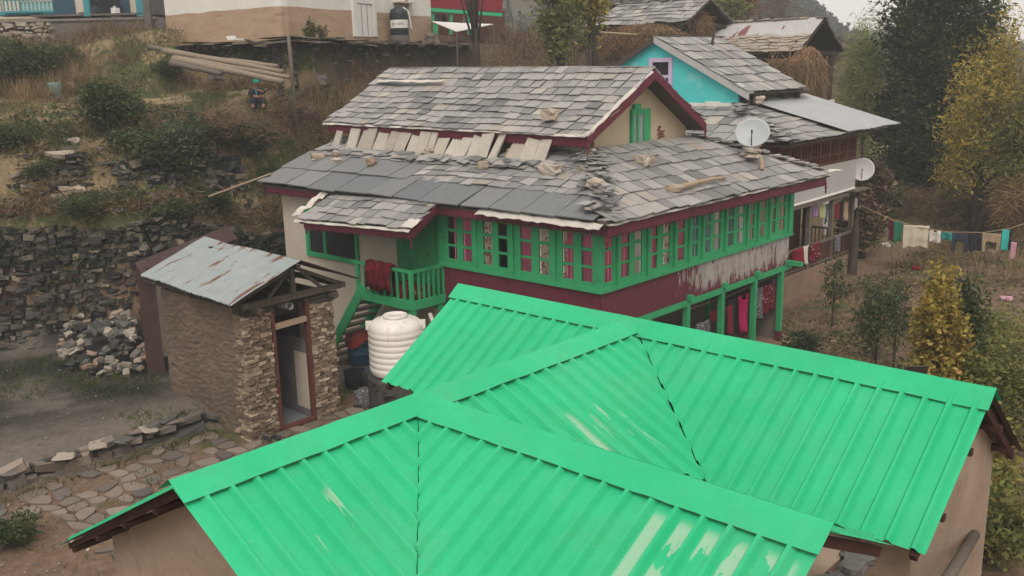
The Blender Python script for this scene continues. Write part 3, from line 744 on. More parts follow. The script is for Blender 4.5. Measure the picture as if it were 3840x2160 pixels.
# --- porch roof over the stair landing
PW = V((0, 1.1, .52)); PL = PW.length; PW.normalize(); pu = V((4.55, 0, .17)); pul = pu.length; pu.normalize()
d = MB(); deck(d, (-21.1, 14.42, 4.08), (-16.6, 14.42, 4.26), (-16.8, 15.6, 4.82), (-21.0, 15.6, 4.66)); pr = d.build('porch_roof', M['darkwood'], H)
s = MB(); slates(s, (-21.15, 14.40, 4.11), pu, PW, PL, .32, .40, lambda v: .1*v, lambda v: pul-.15*v, .022, .045, 0, .025, .03, top=PL); s.build('slates', M['slate'], pr)
f = MB(); scallop(f, (-16.6, 14.42, 4.26), (-16.78, 15.5, 4.78), .17, (1, 0, 0)); scallop(f, (-20.9, 14.44, 4.04), (-16.62, 14.44, 4.23), .13, (0, -1, 0)); f.build('bargeboard', M['maroon'], pr)
f = MB(); crumple(f, (-21.35, 14.5, 4.14), (-21.15, 15.5, 4.72), (-.28, 0, .02), 9, .05); crumple(f, (-21.3, 14.42, 4.10), (-16.6, 14.40, 4.29), (0, -.07, -.05), 22, .014)
crumple(f, (-16.95, 14.37, 4.33), (-16.52, 14.37, 4.34), (0, .32, .16), 4, .02); f.build('verge_flashing', M['whitetin'], pr)
for x in (-20.8, -16.62): MB().lathe([(0, -.26), (.03, -.2), (.02, -.12), (.03, 0)], (x, 14.42, 4.0 if x < -20 else 4.06), 8).build('finial', M['maroon'], pr)
# --- balcony and stair
bl = MB().box(-19.22, -17.08, 14.74, Y0-.04, 2.2, 2.34).build('balcony', M['green'], H)
f = MB(); f.box(-19.22, -17.06, 14.70, 14.79, 2.18, 2.40); f.box(-17.10, -17.03, 14.79, Y0-.05, 2.178, 2.40); f.box(-17.2, -17.05, 14.72, 14.86, 2.02, 2.18); f.box(-17.2, -17.05, 15.6, 15.75, 2.02, 2.18); f.box(-19.0, -18.85, 14.82, 15.8, 2.04, 2.198)
f.build('edge_beam', M['green'], bl)
f = MB(); f.box(-19.35, -17.06, 14.73, 14.81, 3.10, 3.17); f.box(-17.14, -17.055, 14.81, Y0-.04, 3.098, 3.168); f.build('handrail', M['green'], bl)
for x in [-19.17, -17.10]+[-18.9+.255*i for i in range(7)]:
    r = .045 if x in (-19.17, -17.10) else .025
    MB().box(x-r, x+r, 14.77-r, 14.77+r, 2.40, 3.10).build('baluster', M['green'], bl)
for i in range(6): MB().box(-17.12, -17.07, 14.98+i*.165, 15.03+i*.165, 2.40, 3.098).build('baluster', M['green'], bl)
st = MB().beam((-18.95, 14.74, 2.5), (-20.85, 14.74, .16), .06, .27, V((0, 0, 1))); st = st.build('staircase', M['green'], H)
MB().beam((-18.95, 15.62, 2.5), (-20.85, 15.62, .16), .06, .27).build('stringer', M['green'], st)
for i in range(9):
    t = (i+.7)/9.5; MB().box(-18.95-1.9*t-.14, -18.95-1.9*t+.12, 14.775, 15.585, 2.42-2.34*t, 2.46-2.34*t).build('tread', M['oldwood'], st)
MB().tube([(-16.6, 14.9, 2.12), (-16.3, 14.7, 2.05), (-15.6, 14.2, 1.98)], .055, 10).build('drain_pipe', M['whitetin'], H)

# ---------------------------------------------------- stones and timber lying on that roof
def roof_pt(px, py):   # point on the front or side slope of the lower roof
    nf = V((0, -1.17, 2.95)).normalized(); p = onp(px, py, V((-20, 15.45, EV+.09)), nf)
    if p.x-(-11.62) > -(p.y-15.42)*.93: 
        ns = V((1.17, 0, 2.75)).normalized(); p = onp(px, py, V((-11.6, 20, EV+.09)), ns)
    return p
RS = [(1192, 593, .20, .11, .10, 'pale_stone', 'white angular stone lying furthest left on the slate roof'),
      (1262, 606, .15, .10, .08, 'pale_stone', 'tan stone at the bottom of the small stack on the slate roof'),
      (1258, 585, .12, .09, .06, 'red_stone', 'reddish stone topping the small stack on the slate roof'),
      (1392, 617, .17, .12, .11, 'red_stone', 'brown squarish stone alone on the large dark slabs'),
      (1275, 557, .18, .07, .05, 'pale_stone', 'thin pale wedge of stone below the left end of the upright slabs'),
      (1530, 582, .26, .10, .07, 'stone', 'long mossy stone lying between dark slabs and small slates'),
      (1612, 575, .17, .12, .10, 'stone', 'grey green block of stone under the pale upright slabs'),
      (1672, 558, .18, .10, .10, 'pale_stone', 'peach coloured wedge stone under the second tall pale slab'),
      (1932, 570, .20, .08, .07, 'pale_stone', 'flat orange tinted stone below the middle of the slab skirt'),
      (1812, 625, .15, .10, .09, 'pale_stone', 'small tan block stone on small slates mid roof'),
      (2065, 645, .36, .13, .12, 'pale_stone', 'longest beige stone lying slantwise left of the hip'),
      (2208, 575, .13, .10, .09, 'pale_stone', 'small tan stone against the foot of the gable corner'),
      (2232, 697, .17, .14, .11, 'pale_stone', 'yellowish round stone weighing down the hip slates'),
      (2190, 633, .09, .07, .06, 'pale_stone', 'tiny white stone high on the hip'),
      (2410, 610, .22, .13, .12, 'pale_stone', 'rounded white stone on the side roof below the attic window'),
      (2438, 606, .10, .09, .09, 'pale_stone', 'smaller white stone touching the rounded one on the side roof'),
      (2530, 712, .20, .12, .09, 'pale_stone', 'pale broken stone at the near end of the roof timber')]
for px, py, a, b, c, mt, lb in RS:
    p = roof_pt(px, py); mb = MB(); mb.rock((0, 0, c*.75), a, b, c, 0, Matrix.Rotation(rnd(-.5, .9), 3, 'Z'))
    o = mb.build('roof_stone', M[mt]); o.location = p-V((0, 0, .03)); tag(o, lb, 'stone', 'stones weighing down the slates')
un = V((0, -1.55, 2.74)).normalized(); p = onp(2062, 437, V((-20, 17.74, 6.42)), un)
mb = MB(); mb.rock((0, 0, .09), .17, .13, .13); o = mb.build('roof_stone', M['pale_stone']); o.location = p-V((0, 0, .05)); tag(o, 'single white stone sitting on the upper slate roof', 'stone', 'stones weighing down the slates')
a = roof_pt(2555, 712)+V((0, 0, .07)); b = roof_pt(2720, 678)+V((0, 0, .07))
mb = MB(); mb.tube([a, a.lerp(b, .35)+V((0, 0, .03)), a.lerp(b, .7)+V((0, 0, .04)), b], [.07, .065, .05, .045], 7); solo('roof_timber', mb, M['palewood'], 'pale weathered timber laid along the side slates', 'timber', smooth=True)
# plank leaning at the left eave
a = V((-24.35, 15.75, 5.0)); b = onx(788, 735, -26.3)
mb = MB(); mb.beam(a, b, .22, .05); solo('plank', mb, M['palewood'], 'pale plank leaning from the bank against the left eave', 'plank')
# main dish
def dish(loc, r, aim, label, mt, mast, squash=1):
    t = thing('satellite_dish', loc, label, 'dish', 'satellite dishes')
    n = V(aim).normalized(); s1 = n.cross(V((0, 0, 1))).normalized(); s2 = s1.cross(n); c = V(loc)+V((0, 0, mast))
    prof = [(r*i/7, .22*r*(i/7)**2) for i in range(8)]
    for nm, off, flip in (('reflector', 0, 0),):
        mb = MB(); vs = []; k = 36
        for th in (0, -.02):
            for rr, z in prof:
                for j in range(k):
                    q = 2*math.pi*j/k; vs.append(c+s1*rr*math.cos(q)+s2*rr*math.sin(q)*squash+n*(z+th))
        fs = []; h = len(prof)*k
        for i in range(len(prof)-1):
            for j in range(k):
                f = (i*k+j, i*k+(j+1) % k, (i+1)*k+(j+1) % k, (i+1)*k+j); fs += [f, tuple(reversed([e+h for e in f]))]
        i = len(prof)-1
        for j in range(k): fs.append((i*k+j, i*k+(j+1) % k, h+i*k+(j+1) % k, h+i*k+j))
        mb.add(vs, fs); mb.build('reflector', M[mt], t, True)
    MB().tube([c-s2*r*.82*(1 if s2.z > 0 else -1)+n*.16*r, c+n*r*.72-V((0, 0, r*.1))], r*.03, 8).build('feed_arm', M['black'], t)
    e = c+n*r*.72-V((0, 0, r*.1)); MB().tube([e-n*.02, e+n*.09*-1-n*.08], [r*.06, r*.045], 10).build('receiver', M['black'], t)
    MB().tube([V(loc), c-n*.03-V((0, 0, 0))], r*.035, 10).build('mast', M['black'], t)
    return t
p = roof_pt(2818, 598); dl = p+V((0, 0, .15)); tgt = (EYE-p); dd = dep(2840, 530, (p-EYE).length*1.0)
dish(dl, .47, (.35, -.75, .42), 'large grey satellite dish on stacked stones on the slate roof', 'grey', .55, .9)
mb = MB()
for i in range(9): mb.rock(p+V((rnd(-.16, .16), rnd(-.2, .25), .06+.05*i)), rnd(.14, .24), rnd(.12, .18), rnd(.04, .06))
solo('stone_stack', mb, M['pale_stone'], 'stack of flat tan stones holding up the large dish', 'stones')
a = roof_pt(2858, 635); mb = MB(); mb.tube([a, a+V((-.1, .1, .34))], [.06, .05], 8); solo('wood_block', mb, M['palewood'], 'short mossy log end propping the dish stones', 'log')
# ================================================================== GREEN ROOFED BUILDING
G = thing('green_roofed_house', (-6, 7.5, 0), 'mud walled house under a bright green ribbed sheet roof in the foreground', 'house')
RZ = 4.5; AX0, AX1, AY, DY, CX, CY0 = -10.76, -2.71, 10.32, 6.38, -7.35, 3.52
SA, SB, SCL, SCR, SD, SDB = .66, .77, .54, .5, .53, .5
RP = .25
rib = [(0, 0), (.006, .004), (.142, .0), (.172, .050), (.205, .050), (.236, 0), (.25, 0)]
def ribsheet(name, start, e, dirn, slope, runf, L, parent, off=0):
    """ribbed sheet: ridge from start along e for L; falls along dirn with slope; runf(t) horizontal run at t"""
    mb = MB(); start, e, dirn = V(start), V(e), V(dirn); dd = V((dirn.x, dirn.y, -slope)); N = V((dirn.x*slope, dirn.y*slope, 1)).normalized()
    ts = [0]; k = 0
    while True:
        done = False
        for a, h in rib[1:]:
            t = k*RP+a
            if t > L: done = True; break
            ts.append(t)
        if done: break
        k += 1
    def hh(t):
        f = (t % RP)
        for (a, h), (b, g) in zip(rib, rib[1:]):
            if a-1e-6 <= f <= b+1e-6: return h+(g-h)*(f-a)/(b-a)
        return 0
    ts.append(L); vs = []; n = 5
    for t in ts:
        r = max(.0, runf(t))
        for i in range(n):
            q = r*i/(n-1); p = start+e*t+dd*q
            wv = .010*noise.noise(V((t*1.1, q*.9, off)))
            vs.append(p+N*(hh(t)+wv))
    fs = []
    for i in range(len(ts)-1):
        for j in range(n-1):
            a, b, c, d_ = i*n+j, i*n+j+1, (i+1)*n+j+1, (i+1)*n+j
            fs.append((a, b, c, d_) if e.cross(dirn).z < 0 else (d_, c, b, a))
    m0 = len(vs); mb.add(vs, fs); return mb.build(name, M['roofgreen'], parent)
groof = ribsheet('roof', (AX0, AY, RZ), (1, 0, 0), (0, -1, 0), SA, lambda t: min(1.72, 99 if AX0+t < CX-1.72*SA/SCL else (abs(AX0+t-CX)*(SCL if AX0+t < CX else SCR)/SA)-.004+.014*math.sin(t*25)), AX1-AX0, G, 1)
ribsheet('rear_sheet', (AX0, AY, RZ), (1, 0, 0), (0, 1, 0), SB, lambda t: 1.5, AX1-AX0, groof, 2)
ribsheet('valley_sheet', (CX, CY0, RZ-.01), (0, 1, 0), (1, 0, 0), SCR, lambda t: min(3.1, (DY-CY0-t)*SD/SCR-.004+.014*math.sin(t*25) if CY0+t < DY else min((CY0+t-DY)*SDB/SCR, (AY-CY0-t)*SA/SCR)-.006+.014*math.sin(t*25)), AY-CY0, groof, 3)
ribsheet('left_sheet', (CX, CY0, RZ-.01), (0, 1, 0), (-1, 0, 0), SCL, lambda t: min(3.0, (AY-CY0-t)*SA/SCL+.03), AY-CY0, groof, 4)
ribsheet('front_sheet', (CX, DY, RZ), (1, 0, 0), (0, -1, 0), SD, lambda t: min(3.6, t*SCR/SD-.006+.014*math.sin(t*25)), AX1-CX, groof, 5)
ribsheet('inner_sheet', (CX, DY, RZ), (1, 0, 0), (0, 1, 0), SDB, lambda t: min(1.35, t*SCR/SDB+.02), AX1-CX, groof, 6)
def cap(a, b, d1, s1, d2, s2, w1=.235, w2=.235, up=.058):
    a, b, d1, d2 = V(a), V(b), V(d1), V(d2); a = a+V((0, 0, up)); b = b+V((0, 0, up)); mb = MB(); n = 40; vs = []
    for i in range(n+1):
        p = a.lerp(b, i/n); z = V((0, 0, 1)); j = .012*noise.noise(V((i*.35, p.x*.3, p.y*.3)))+.005*noise.noise(V((i*1.3, 3, 1)))
        vs += [p+d1*w1+z*(-s1*w1+j-.012), p+d1*.05+z*(.012-s1*.05), p+z*(.016+j*.5), p+d2*.05+z*(.012-s2*.05), p+d2*w2+z*(-s2*w2-j-.012)]
    fs = [(i*5+k, i*5+k+1, i*5+6+k, i*5+5+k) for i in range(n) for k in range(4)]
    if (b-a).cross(d2-d1).z > 0: fs = [tuple(reversed(f)) for f in fs]
    m0 = len(vs); vs += [v-V((0, 0, .006)) for v in vs]; fs += [tuple(reversed([t+m0 for t in f])) for f in fs]
    mb.add(vs, fs); return mb
cap((AX0-.03, AY, RZ), (AX1+.03, AY, RZ), (0, -1, 0), SA, (0, 1, 0), SB).build('ridge_cap', M['roofgreen'], groof)
cap((CX, CY0-.03, RZ+.005), (CX, AY-.1, RZ+.005), (1, 0, 0), SCR, (-1, 0, 0), SCL).build('ridge_cap', M['roofgreen'], groof)
cap((CX-.05, DY, RZ+.012), (AX1+.03, DY, RZ+.012), (0, -1, 0), SD, (0, 1, 0), SDB, .25, .235).build('ridge_cap', M['roofgreen'], groof)
# screws
sm_ = MB().lathe([(.010, 0), (.010, .01), (.005, .022), (0, .024)], (0, 0, 0), 6).build('screw', M['tin'], groof)
SP = []
for i in range(13):
    for y, s_, x0, x1 in ((AY, SA, AX0, AX1), (DY, SD, CX, AX1)):
        SP.append((x0+(x1-x0)*(i+.5)/13, y-.2, RZ-.2*s_+.04))
for i in range(13): SP.append((CX+.2, CY0+(AY-CY0)*(i+.5)/13, RZ-.2*SCR+.05))
for k in range(9):
    if k % 2: SP += [(-4.9+k*RP-.03, AY-.9, RZ-.9*SA+.035), (-6.1+k*.4, DY-1.2, RZ-1.2*SD+.035)]
    else: SP.append((-4.9+k*RP-.03, AY-1.5, RZ-1.5*SA+.035))
for i, p_ in enumerate(SP):
    o = sm_ if i == 0 else sm_.copy()
    if i: COL.objects.link(o); o.parent = groof
    o.location = V(p_)-worldloc(groof)
tw = np.array([(-3.9+rnd(-.3, .3), 5.15+rnd(-.25, .25), 0) for i in range(40)]); tw[:, 2] = RZ-(DY-tw[:, 1])*SD+.03
v, q = blades(tw, .16, .012, dirs=np.array([(rnd(-.6, .6), rnd(-.8, .8), rnd(0, .3)) for i in range(40)])); o = fastmesh('dry_twigs', v, q, M['bark']); tag(o, 'scatter of dark dry twigs on the worn end of the green roof', 'twigs')
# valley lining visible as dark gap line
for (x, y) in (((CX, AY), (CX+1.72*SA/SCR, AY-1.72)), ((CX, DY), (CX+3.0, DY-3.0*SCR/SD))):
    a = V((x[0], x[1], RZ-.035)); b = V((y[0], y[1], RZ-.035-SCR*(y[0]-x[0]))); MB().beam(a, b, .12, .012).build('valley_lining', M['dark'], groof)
# rafters under the verges
M['rafterwood'] = mat('rafter_wood', (.075, .03, .02), (.05, .022, .016), 4, rough=.85)
def raft(*a): MB().beam(*a).build('rafter', M['rafterwood'], groof)
for x in (AX1-.12, AX0+.12):
    raft((x, AY, RZ-.10), (x, AY-1.7, RZ-.10-1.7*SA), .07, .09); raft((x, AY, RZ-.10), (x, AY+1.45, RZ-.10-1.45*SB), .07, .09)
raft((AX1-.12, DY, RZ-.1), (AX1-.12, DY-3.3, RZ-.1-3.3*SD), .07, .09); raft((AX1-.12, DY, RZ-.1), (AX1-.12, DY+1.3, RZ-.1-1.3*SDB), .07, .09)
raft((CX, CY0+.12, RZ-.07), (CX-2.85, CY0+.12, RZ-.07-2.85*SCL), .05, .06); raft((CX, CY0+.12, RZ-.07), (CX+2.9, CY0+.12, RZ-.07-2.9*SCR), .05, .06)
for i in range(4): raft((CX-.6-i*.7, CY0+.08, RZ-.13-(.6+i*.7)*SCL), (CX-.6-i*.7, CY0+1, RZ-.13-(.6+i*.7)*SCL), .055, .055)
for y, z in ((AY-1.2, RZ-.17-1.2*SA), (AY-.5, RZ-.17-.5*SA), (AY+.5, RZ-.17-.5*SB), (AY+1.1, RZ-.17-1.1*SB)): raft((AX1-.01, y, z), (AX1-1.2, y, z), .07, .07)
w = MB()
gable_wall(w, AX1-.55, AY-1.35, AY+1.2, -1.5, RZ-.12-1.35*SA, RZ-.22, AY, .3); w.box(AX0+.5, AX1-.55, AY-1.35, AY-1.05, -1.2, RZ-.3-1.35*SA); w.box(AX0+.5, AX1-.55, AY+.9, AY+1.2, -1.2, RZ-.2-1.2*SB)
gable_wall(w, AX0+.4, AY-1.3, AY+1.2, -1, RZ-.15-1.3*SA, RZ-.25, AY, .3)
gable_wall(w, CY0+.42, CX-2.45, CX+2.5, -1.5, RZ-.1-2.5*SCL, RZ-.2, CX, .3, 'y'); w.box(CX-2.45, CX-2.15, CY0+.72, AY-1.35, -1.2, RZ-.3-2.3*SCL)
gable_wall(w, AX1-.75, DY-3.2, DY+1.1, -1.5, RZ-.12-3.2*SD, RZ-.2, DY, .3); w.box(AX1-1.0, AX1-.7, DY+1.0, AY-1.3, -1.5, 3.2)
w.build('wall', mat('stained_mud_wall', (.40, .30, .225), (.28, .205, .15), 1.1, rough=.95, bmp=.5, bd=.06, stain=(.19, .12, .08), stain_t=(.55, .75), stain_sc=1.6), G)
p = MB()
for k in range(5): p.rock((AX1-.62+rnd(-.05, .1), DY+1.15+k*.22, 3.12+rnd(0, .12)), rnd(.1, .16), rnd(.1, .14), rnd(.05, .09))
p.build('wall_top_stones', M['rubble'], G)
p = MB(); p.beam((AX1-.45, AY+1.15, 2.95), (AX1+.35, AY+.9, 2.62), .3, .04); 

# ================================================================== STONE SHED
SH = thing('stone_shed', (-18.8, 11.8, .1), 'small mud and stone shed with a rust streaked tin gable roof', 'shed')
sx1, sy0, sy1, sx0 = -17.5, 10.35, 12.68, -21.1
def rough_wall(mb, x0, x1, y0, y1, z0, z1, n=.16, amp=.06):
    """box whose faces are subdivided and pushed about like rubble masonry"""
    def face(o, a, b):
        o, a, b = V(o), V(a), V(b); na, nb = max(1, int(a.length/n)), max(1, int(b.length/n)); nr = a.cross(b).normalized(); vs = []
        for i in range(na+1):
            for j in range(nb+1):
                p = o+a*i/na+b*j/nb; e = 0 if i in (0, na) or j in (0, nb) else 1
                q_ = V((p.x, p.y, p.z*2.4)); vs.append(p+nr*amp*.75*(.7*noise.noise(q_*3)+.9*noise.noise(q_*7))*(e*.9+.1))
        mb.add(vs, [(i*(nb+1)+j, (i+1)*(nb+1)+j, (i+1)*(nb+1)+j+1, i*(nb+1)+j+1) for i in range(na) for j in range(nb)])
    dx, dy, dz = x1-x0, y1-y0, z1-z0
    face((x0, y0, z0), (dx, 0, 0), (0, 0, dz)); face((x1, y0, z0), (0, dy, 0), (0, 0, dz)); face((x1, y1, z0), (-dx, 0, 0), (0, 0, dz)); face((x0, y1, z0), (0, -dy, 0), (0, 0, dz)); face((x0, y0, z1), (dx, 0, 0), (0, dy, 0))
yd0, yd1 = 11.02, 12.02
w = MB(); rough_wall(w, sx1-.4, sx1, sy0, yd0, -.2, 2.88, .045, .06); rough_wall(w, sx1-.4, sx1, yd1, sy1, -.2, 2.84, .045, .06)
w.build('front_pier', M['shedstone'], SH)
w = MB(); rough_wall(w, sx0, sx1-.42, sy0+.01, sy0+.4, -.2, 3.0, .06, .035); rough_wall(w, sx0, sx1-.42, sy1-.35, sy1, -.2, 2.95); rough_wall(w, sx0-.01, sx0+.3, sy0+.4, sy1-.35, -.2, 3.0)
w.build('side_wall', M['shedside'], SH)
FS = slatemat('shed_stone', [(0, (.12, .085, .062)), (.4, (.23, .165, .118)), (.75, (.33, .25, .18)), (1, (.50, .41, .31))])
for ya, yb, zt2 in ((sy0-.04, yd0, 2.86), (yd1, sy1+.03, 2.82)):
    z = 0.0; w = MB()
    while z < zt2:
        h = rnd(.045, .105); y = ya-rnd(0, .08)
        while y < yb-.02:
            b_ = rnd(.08, .26); b2 = min(b_, yb-y)
            if rnd(0, 1) < .9: w.axes((sx1-.05, max(ya, y), z), (0, b2*.94, rnd(-.015, .015)), (0, rnd(-.012, .012), min(h, zt2-z)*.92), (rnd(.065, .12), 0, 0), 0, .012, rnd(.72, .92))
            y += b_
        z += h
    w.build('facing_stones', FS, SH)
z = 0; w = MB()
while z < 2.3:      # quoins showing round the corner
    h = rnd(.05, .1); x = sx1-rnd(0, .05)
    while x > sx1-rnd(.25, .75)*(1-z/3.2):
        b_ = rnd(.1, .28); w.axes((x-b_, sy0+.04, z), (b_*.94, 0, 0), (0, 0, h*.92), (0, -rnd(.06, .11), 0), 0, .012, rnd(.72, .92)); x -= b_
    z += h
w.build('quoin_stones', FS, SH)
w = MB()
for i in range(0):
    z_ = rnd(.0, 1.5)**1.0; k_ = rnd(0, 1)
    w.rock((sx1-.02-rnd(0, .06), sy0+rnd(.0, .7), z_) if k_ < .6 else (sx1-rnd(.1, .4), sy0+.02, z_*.8), rnd(.06, .15), rnd(.06, .15), rnd(.03, .06))
# door frame, inside partition, floor
df = MB(); df.box(sx1-.08, sx1+.03, yd0, yd0+.09, .1, 2.98); df.box(sx1-.08, sx1+.03, yd1-.09, yd1, .1, 2.98); df.box(sx1-.08, sx1+.02, yd0+.09, yd1-.09, .08, .16)
dfo = df.build('door_frame', M['redwood'], SH)
MB().beam((sx1, yd0+.09, 2.5), (sx1, yd1-.09, 2.52), .08, .12).build('crossbar', M['palewood'], dfo)
MB().box(sx0+.3, sx1-.1, yd1-.06, yd1+.02, .12, 1.95).build('open_door', mat('mauve_grey_board', (.20, .175, .19), (.15, .13, .14), 2, rough=.8), SH)
MB().box(sx1-.6, sx1-.12, yd1-.075, yd1-.062, .3, 1.65).build('door_strip', M['cream'], SH)
MB().box(sx0+.3, sx1-.05, sy0+.4, sy1-.35, -.1, .1).build('floor', mat('blue_grey_floor', (.20, .22, .235), (.15, .165, .175), 2), SH)
# roof truss and tin
ez, az, yr = 3.30, 3.95, 11.62; ex1, ex0 = -17.08, -21.55
ey0, ey1 = 9.85, 13.05
tr = MB()
for x in (sx1+.12, -19.2, -20.7):
    tr.beam((x, sy0-.1, 3.12), (x, sy1+.2, 3.14), .13, .13, jit=.01); tr.beam((x, yr-.05, 3.2), (x, yr-.05, az-.08), .1, .1)
    tr.beam((x, ey0+.15, ez-.10), (x, yr, az-.17), .07, .08); tr.beam((x, ey1-.1, ez-.16), (x, yr, az-.18), .07, .08)
    tr.beam((x, yr-.7, 3.2), (x, yr-.15, 3.68), .06, .07); tr.beam((x, yr+.7, 3.2), (x, yr+.2, 3.64), .06, .07)
for y, z in ((sy0-.12, 3.2), (sy0+.25, 3.0), (sy1-.1, 2.98), (sy1+.12, 3.18), (yr, 3.8)): tr.beam((ex1-.08, y, z), (ex0+.1, y, z), .11, .10, jit=.012)
for i in range(5): tr.beam((sx1-.02, sy0+.05+i*.02, 2.86+i*.03), (sx1+.02, yd0+.05, 2.88+i*.035), .09, .05, jit=.01)
for i in range(4): tr.beam((sx1-.02, yd1, 2.86+i*.03), (sx1+.04, sy1+.1, 2.87+i*.04), .09, .05, jit=.012)
tr.box(sx1-.5, sx1-.42, yd0, yd1, 2.62, 3.05); tr.build('roof_truss', M['darkwood'], SH)
def corrug(name, p, e, L, dn_, mt, parent, pitch=.076, h=.017, seg=6, sag=.02, jag=.03):
    mb = MB(); p, e, dn_ = V(p), V(e), V(dn_); N = e.cross(dn_).normalized()
    if N.z < 0: N = -N
    n = int(L/pitch*4); vs = []
    for i in range(n+1):
        t = L*i/n; jj = rnd(-jag, jag)*.4
        for k in range(seg+1):
            q = k/seg+(jj if k == seg else 0)
            vs.append(p+e*t+dn_*q+N*(h*math.sin(2*math.pi*t/pitch)+sag*noise.noise(V((t*.8, q*2, p.x)))))
    mb.add(vs, [(i*(seg+1)+k, i*(seg+1)+k+1, (i+1)*(seg+1)+k+1, (i+1)*(seg+1)+k) if e.cross(dn_).z > 0 else ((i+1)*(seg+1)+k, (i+1)*(seg+1)+k+1, i*(seg+1)+k+1, i*(seg+1)+k) for i in range(n) for k in range(seg)])
    o = mb.build(name, M[mt], parent); 
    md = o.modifiers.new('thickness', 'SOLIDIFY'); md.thickness = .004; return o
pE0 = onx(853, 1133, ex1); pA1 = onx(1105, 975, ex1)
corrug('roof_sheet', (ex1, yr, az), (-1, .06, 0), ex1-ex0, (0, ey0-yr, ez-az), 'shedtin', SH, h=.022, sag=.05, jag=.02)
corrug('roof_sheet', (ex1, yr, az), (-1, .06, 0), ex1-ex0, (0, ey1-yr+.15, ez-az-.04), 'rustsheet', SH)
MB().tube([(sx1+.16, 11.45, 2.93), (sx1-.7, 11.45, 2.9)], .085, 16, cap=False).build('vent_pipe', M['tin'], SH)
# brown sheet lean-to behind it
LT = thing('sheet_lean_to', (-22.6, 11.6, .2), 'rusty brown sheet lean-to squeezed between the shed and the bank', 'lean-to')
a = onz(505, 985, 3.35); b = onz(855, 845, 3.6)
mb = MB(); rr = (b-a); mb.prism([a, b, b+V((.62, -.1, -.30)), a+V((.62, -.1, -.30))], (0, 0, -.03)); mb.build('roof', M['rustsheet'], LT)
for q, col in ((a+V((.05, -.02, -.05)), 'rustsheet'),):
    mb = MB(); mb.axes((q.x, q.y, .1), RX*.46, (-.03, .03, 0), (0, 0, q.z-.15)); mb.build('side_panel', M[col], LT)
    mb = MB(); mb.axes(V((q.x, q.y, .9))+RX*.47-fwd*.04, RX*.24, (-.03, .03, 0), (0, 0, q.z-1.25)); mb.build('plank', M['oldwood'], LT)

# ================================================================== TANK CORNER
tc = dep(1493, 1392, 22.6); tb = tc.z
tt = thing('water_tank', (tc.x, tc.y, tb), 'large white ribbed plastic water tank under the balcony', 'water tank')
Rt = .665; prof = [(0, .0), (Rt*.93, .0), (Rt*.97, .05)]
hh = 1.0; nb_ = 7
for i in range(nb_):
    z = .07+i*hh/nb_; prof += [(Rt*.972, z), (Rt*1.0, z+.03), (Rt*1.0, z+hh/nb_-.035), (Rt*.972, z+hh/nb_-.012)]
prof += [(Rt*.985, hh+.09), (Rt*.95, hh+.17), (Rt*.85, hh+.25), (Rt*.68, hh+.31), (Rt*.45, hh+.335), (Rt*.42, hh+.34)]
mb = MB(); mb.lathe(prof, (tc.x, tc.y, tb), 48); mb.build('tank_body', M['tank'], tt, True)
mb = MB(); mb.lathe([(Rt*.40, 0), (Rt*.43, .02), (Rt*.43, .075), (Rt*.38, .085), (Rt*.36, .06), (0, .06)], (tc.x, tc.y, tb+hh+.335), 32); mb.build('lid', M['tank'], tt, True)
mb = MB()
for k in range(20):
    an = k*2*math.pi/20; u_ = V((math.cos(an), math.sin(an), 0)); c0 = V((tc.x, tc.y, tb+hh))
    mb.tube([c0+u_*Rt*.985+V((0, 0, .06)), c0+u_*Rt*.90+V((0, 0, .215)), c0+u_*Rt*.70+V((0, 0, .305))], .012, 5)
for an in (.75, 3.9):
    u_ = V((math.cos(an), math.sin(an), 0)); mb.axes(V((tc.x, tc.y, tb+hh+.06))+u_*Rt*.82-u_.cross(V((0, 0, 1)))*.05, u_*.16, u_.cross(V((0, 0, 1)))*.1, V((0, 0, .2)))
mb.build('shoulder_ribs', M['tank'], tt)
mb = MB()
for i in range(46):
    an = rnd(0, 6.28); r = rnd(0, .66); mb.rock((tc.x+r*math.cos(an), tc.y+r*math.sin(an), rnd(.0, tb-.12)), rnd(.14, .24), rnd(.12, .2), rnd(.07, .11))
mb.lathe([(0, tb-.03), (.70, tb-.03), (.74, tb-.1), (.74, -.1)], (tc.x, tc.y, 0), 18)
solo('tank_stand', mb, M['wallstone'], 'rough stone base carrying the white water tank', 'stone base')
dr = onz(1352, 1352, .12)
td = thing('plastic_drum', (dr.x, dr.y, .05), 'blue plastic drum standing beside the white water tank', 'drum')
mb = MB(); mb.lathe([(0, 0), (.30, 0), (.32, .04), (.33, .3), (.345, .32), (.33, .34), (.33, .62), (.345, .64), (.33, .66), (.30, .86), (.22, .9), (0, .9)], (dr.x, dr.y, .05), 28); mb.build('drum_body', M['blue'], td, True)
mb = MB(); vs = []
for i in range(25):
    an = i/24*2*math.pi
    for r, z in ((.02, .98), (.3, .96), (.36, .9), (.38+.02*math.sin(an*5), .62+.12*math.sin(an*2+1.2))): vs.append(V((dr.x+r*math.cos(an), dr.y+r*math.sin(an), .05+z)))
mb.add(vs, [(i*4+k, (i+1)*4+k, (i+1)*4+k+1, i*4+k+1) for i in range(24) for k in range(3)])
solo('plastic_cover', mb, M['red'], 'red plastic cover pulled over the top of the blue drum', 'cover', smooth=True)
bg = onz(1395, 1460, .1); tb_ = thing('black_bag', (bg.x, bg.y, .05), 'bulging black bag with a blue lid in front of the tank', 'bag')
mb = MB(); mb.rock((bg.x, bg.y, .28), .26, .24, .30); mb.build('bag_body', M['black'], tb_, True)
mb = MB(); mb.lathe([(0, .05), (.17, .04), (.19, 0), (.17, -.02)], (bg.x, bg.y, .58), 20); mb.build('bag_lid', M['blue'], tb_, True)
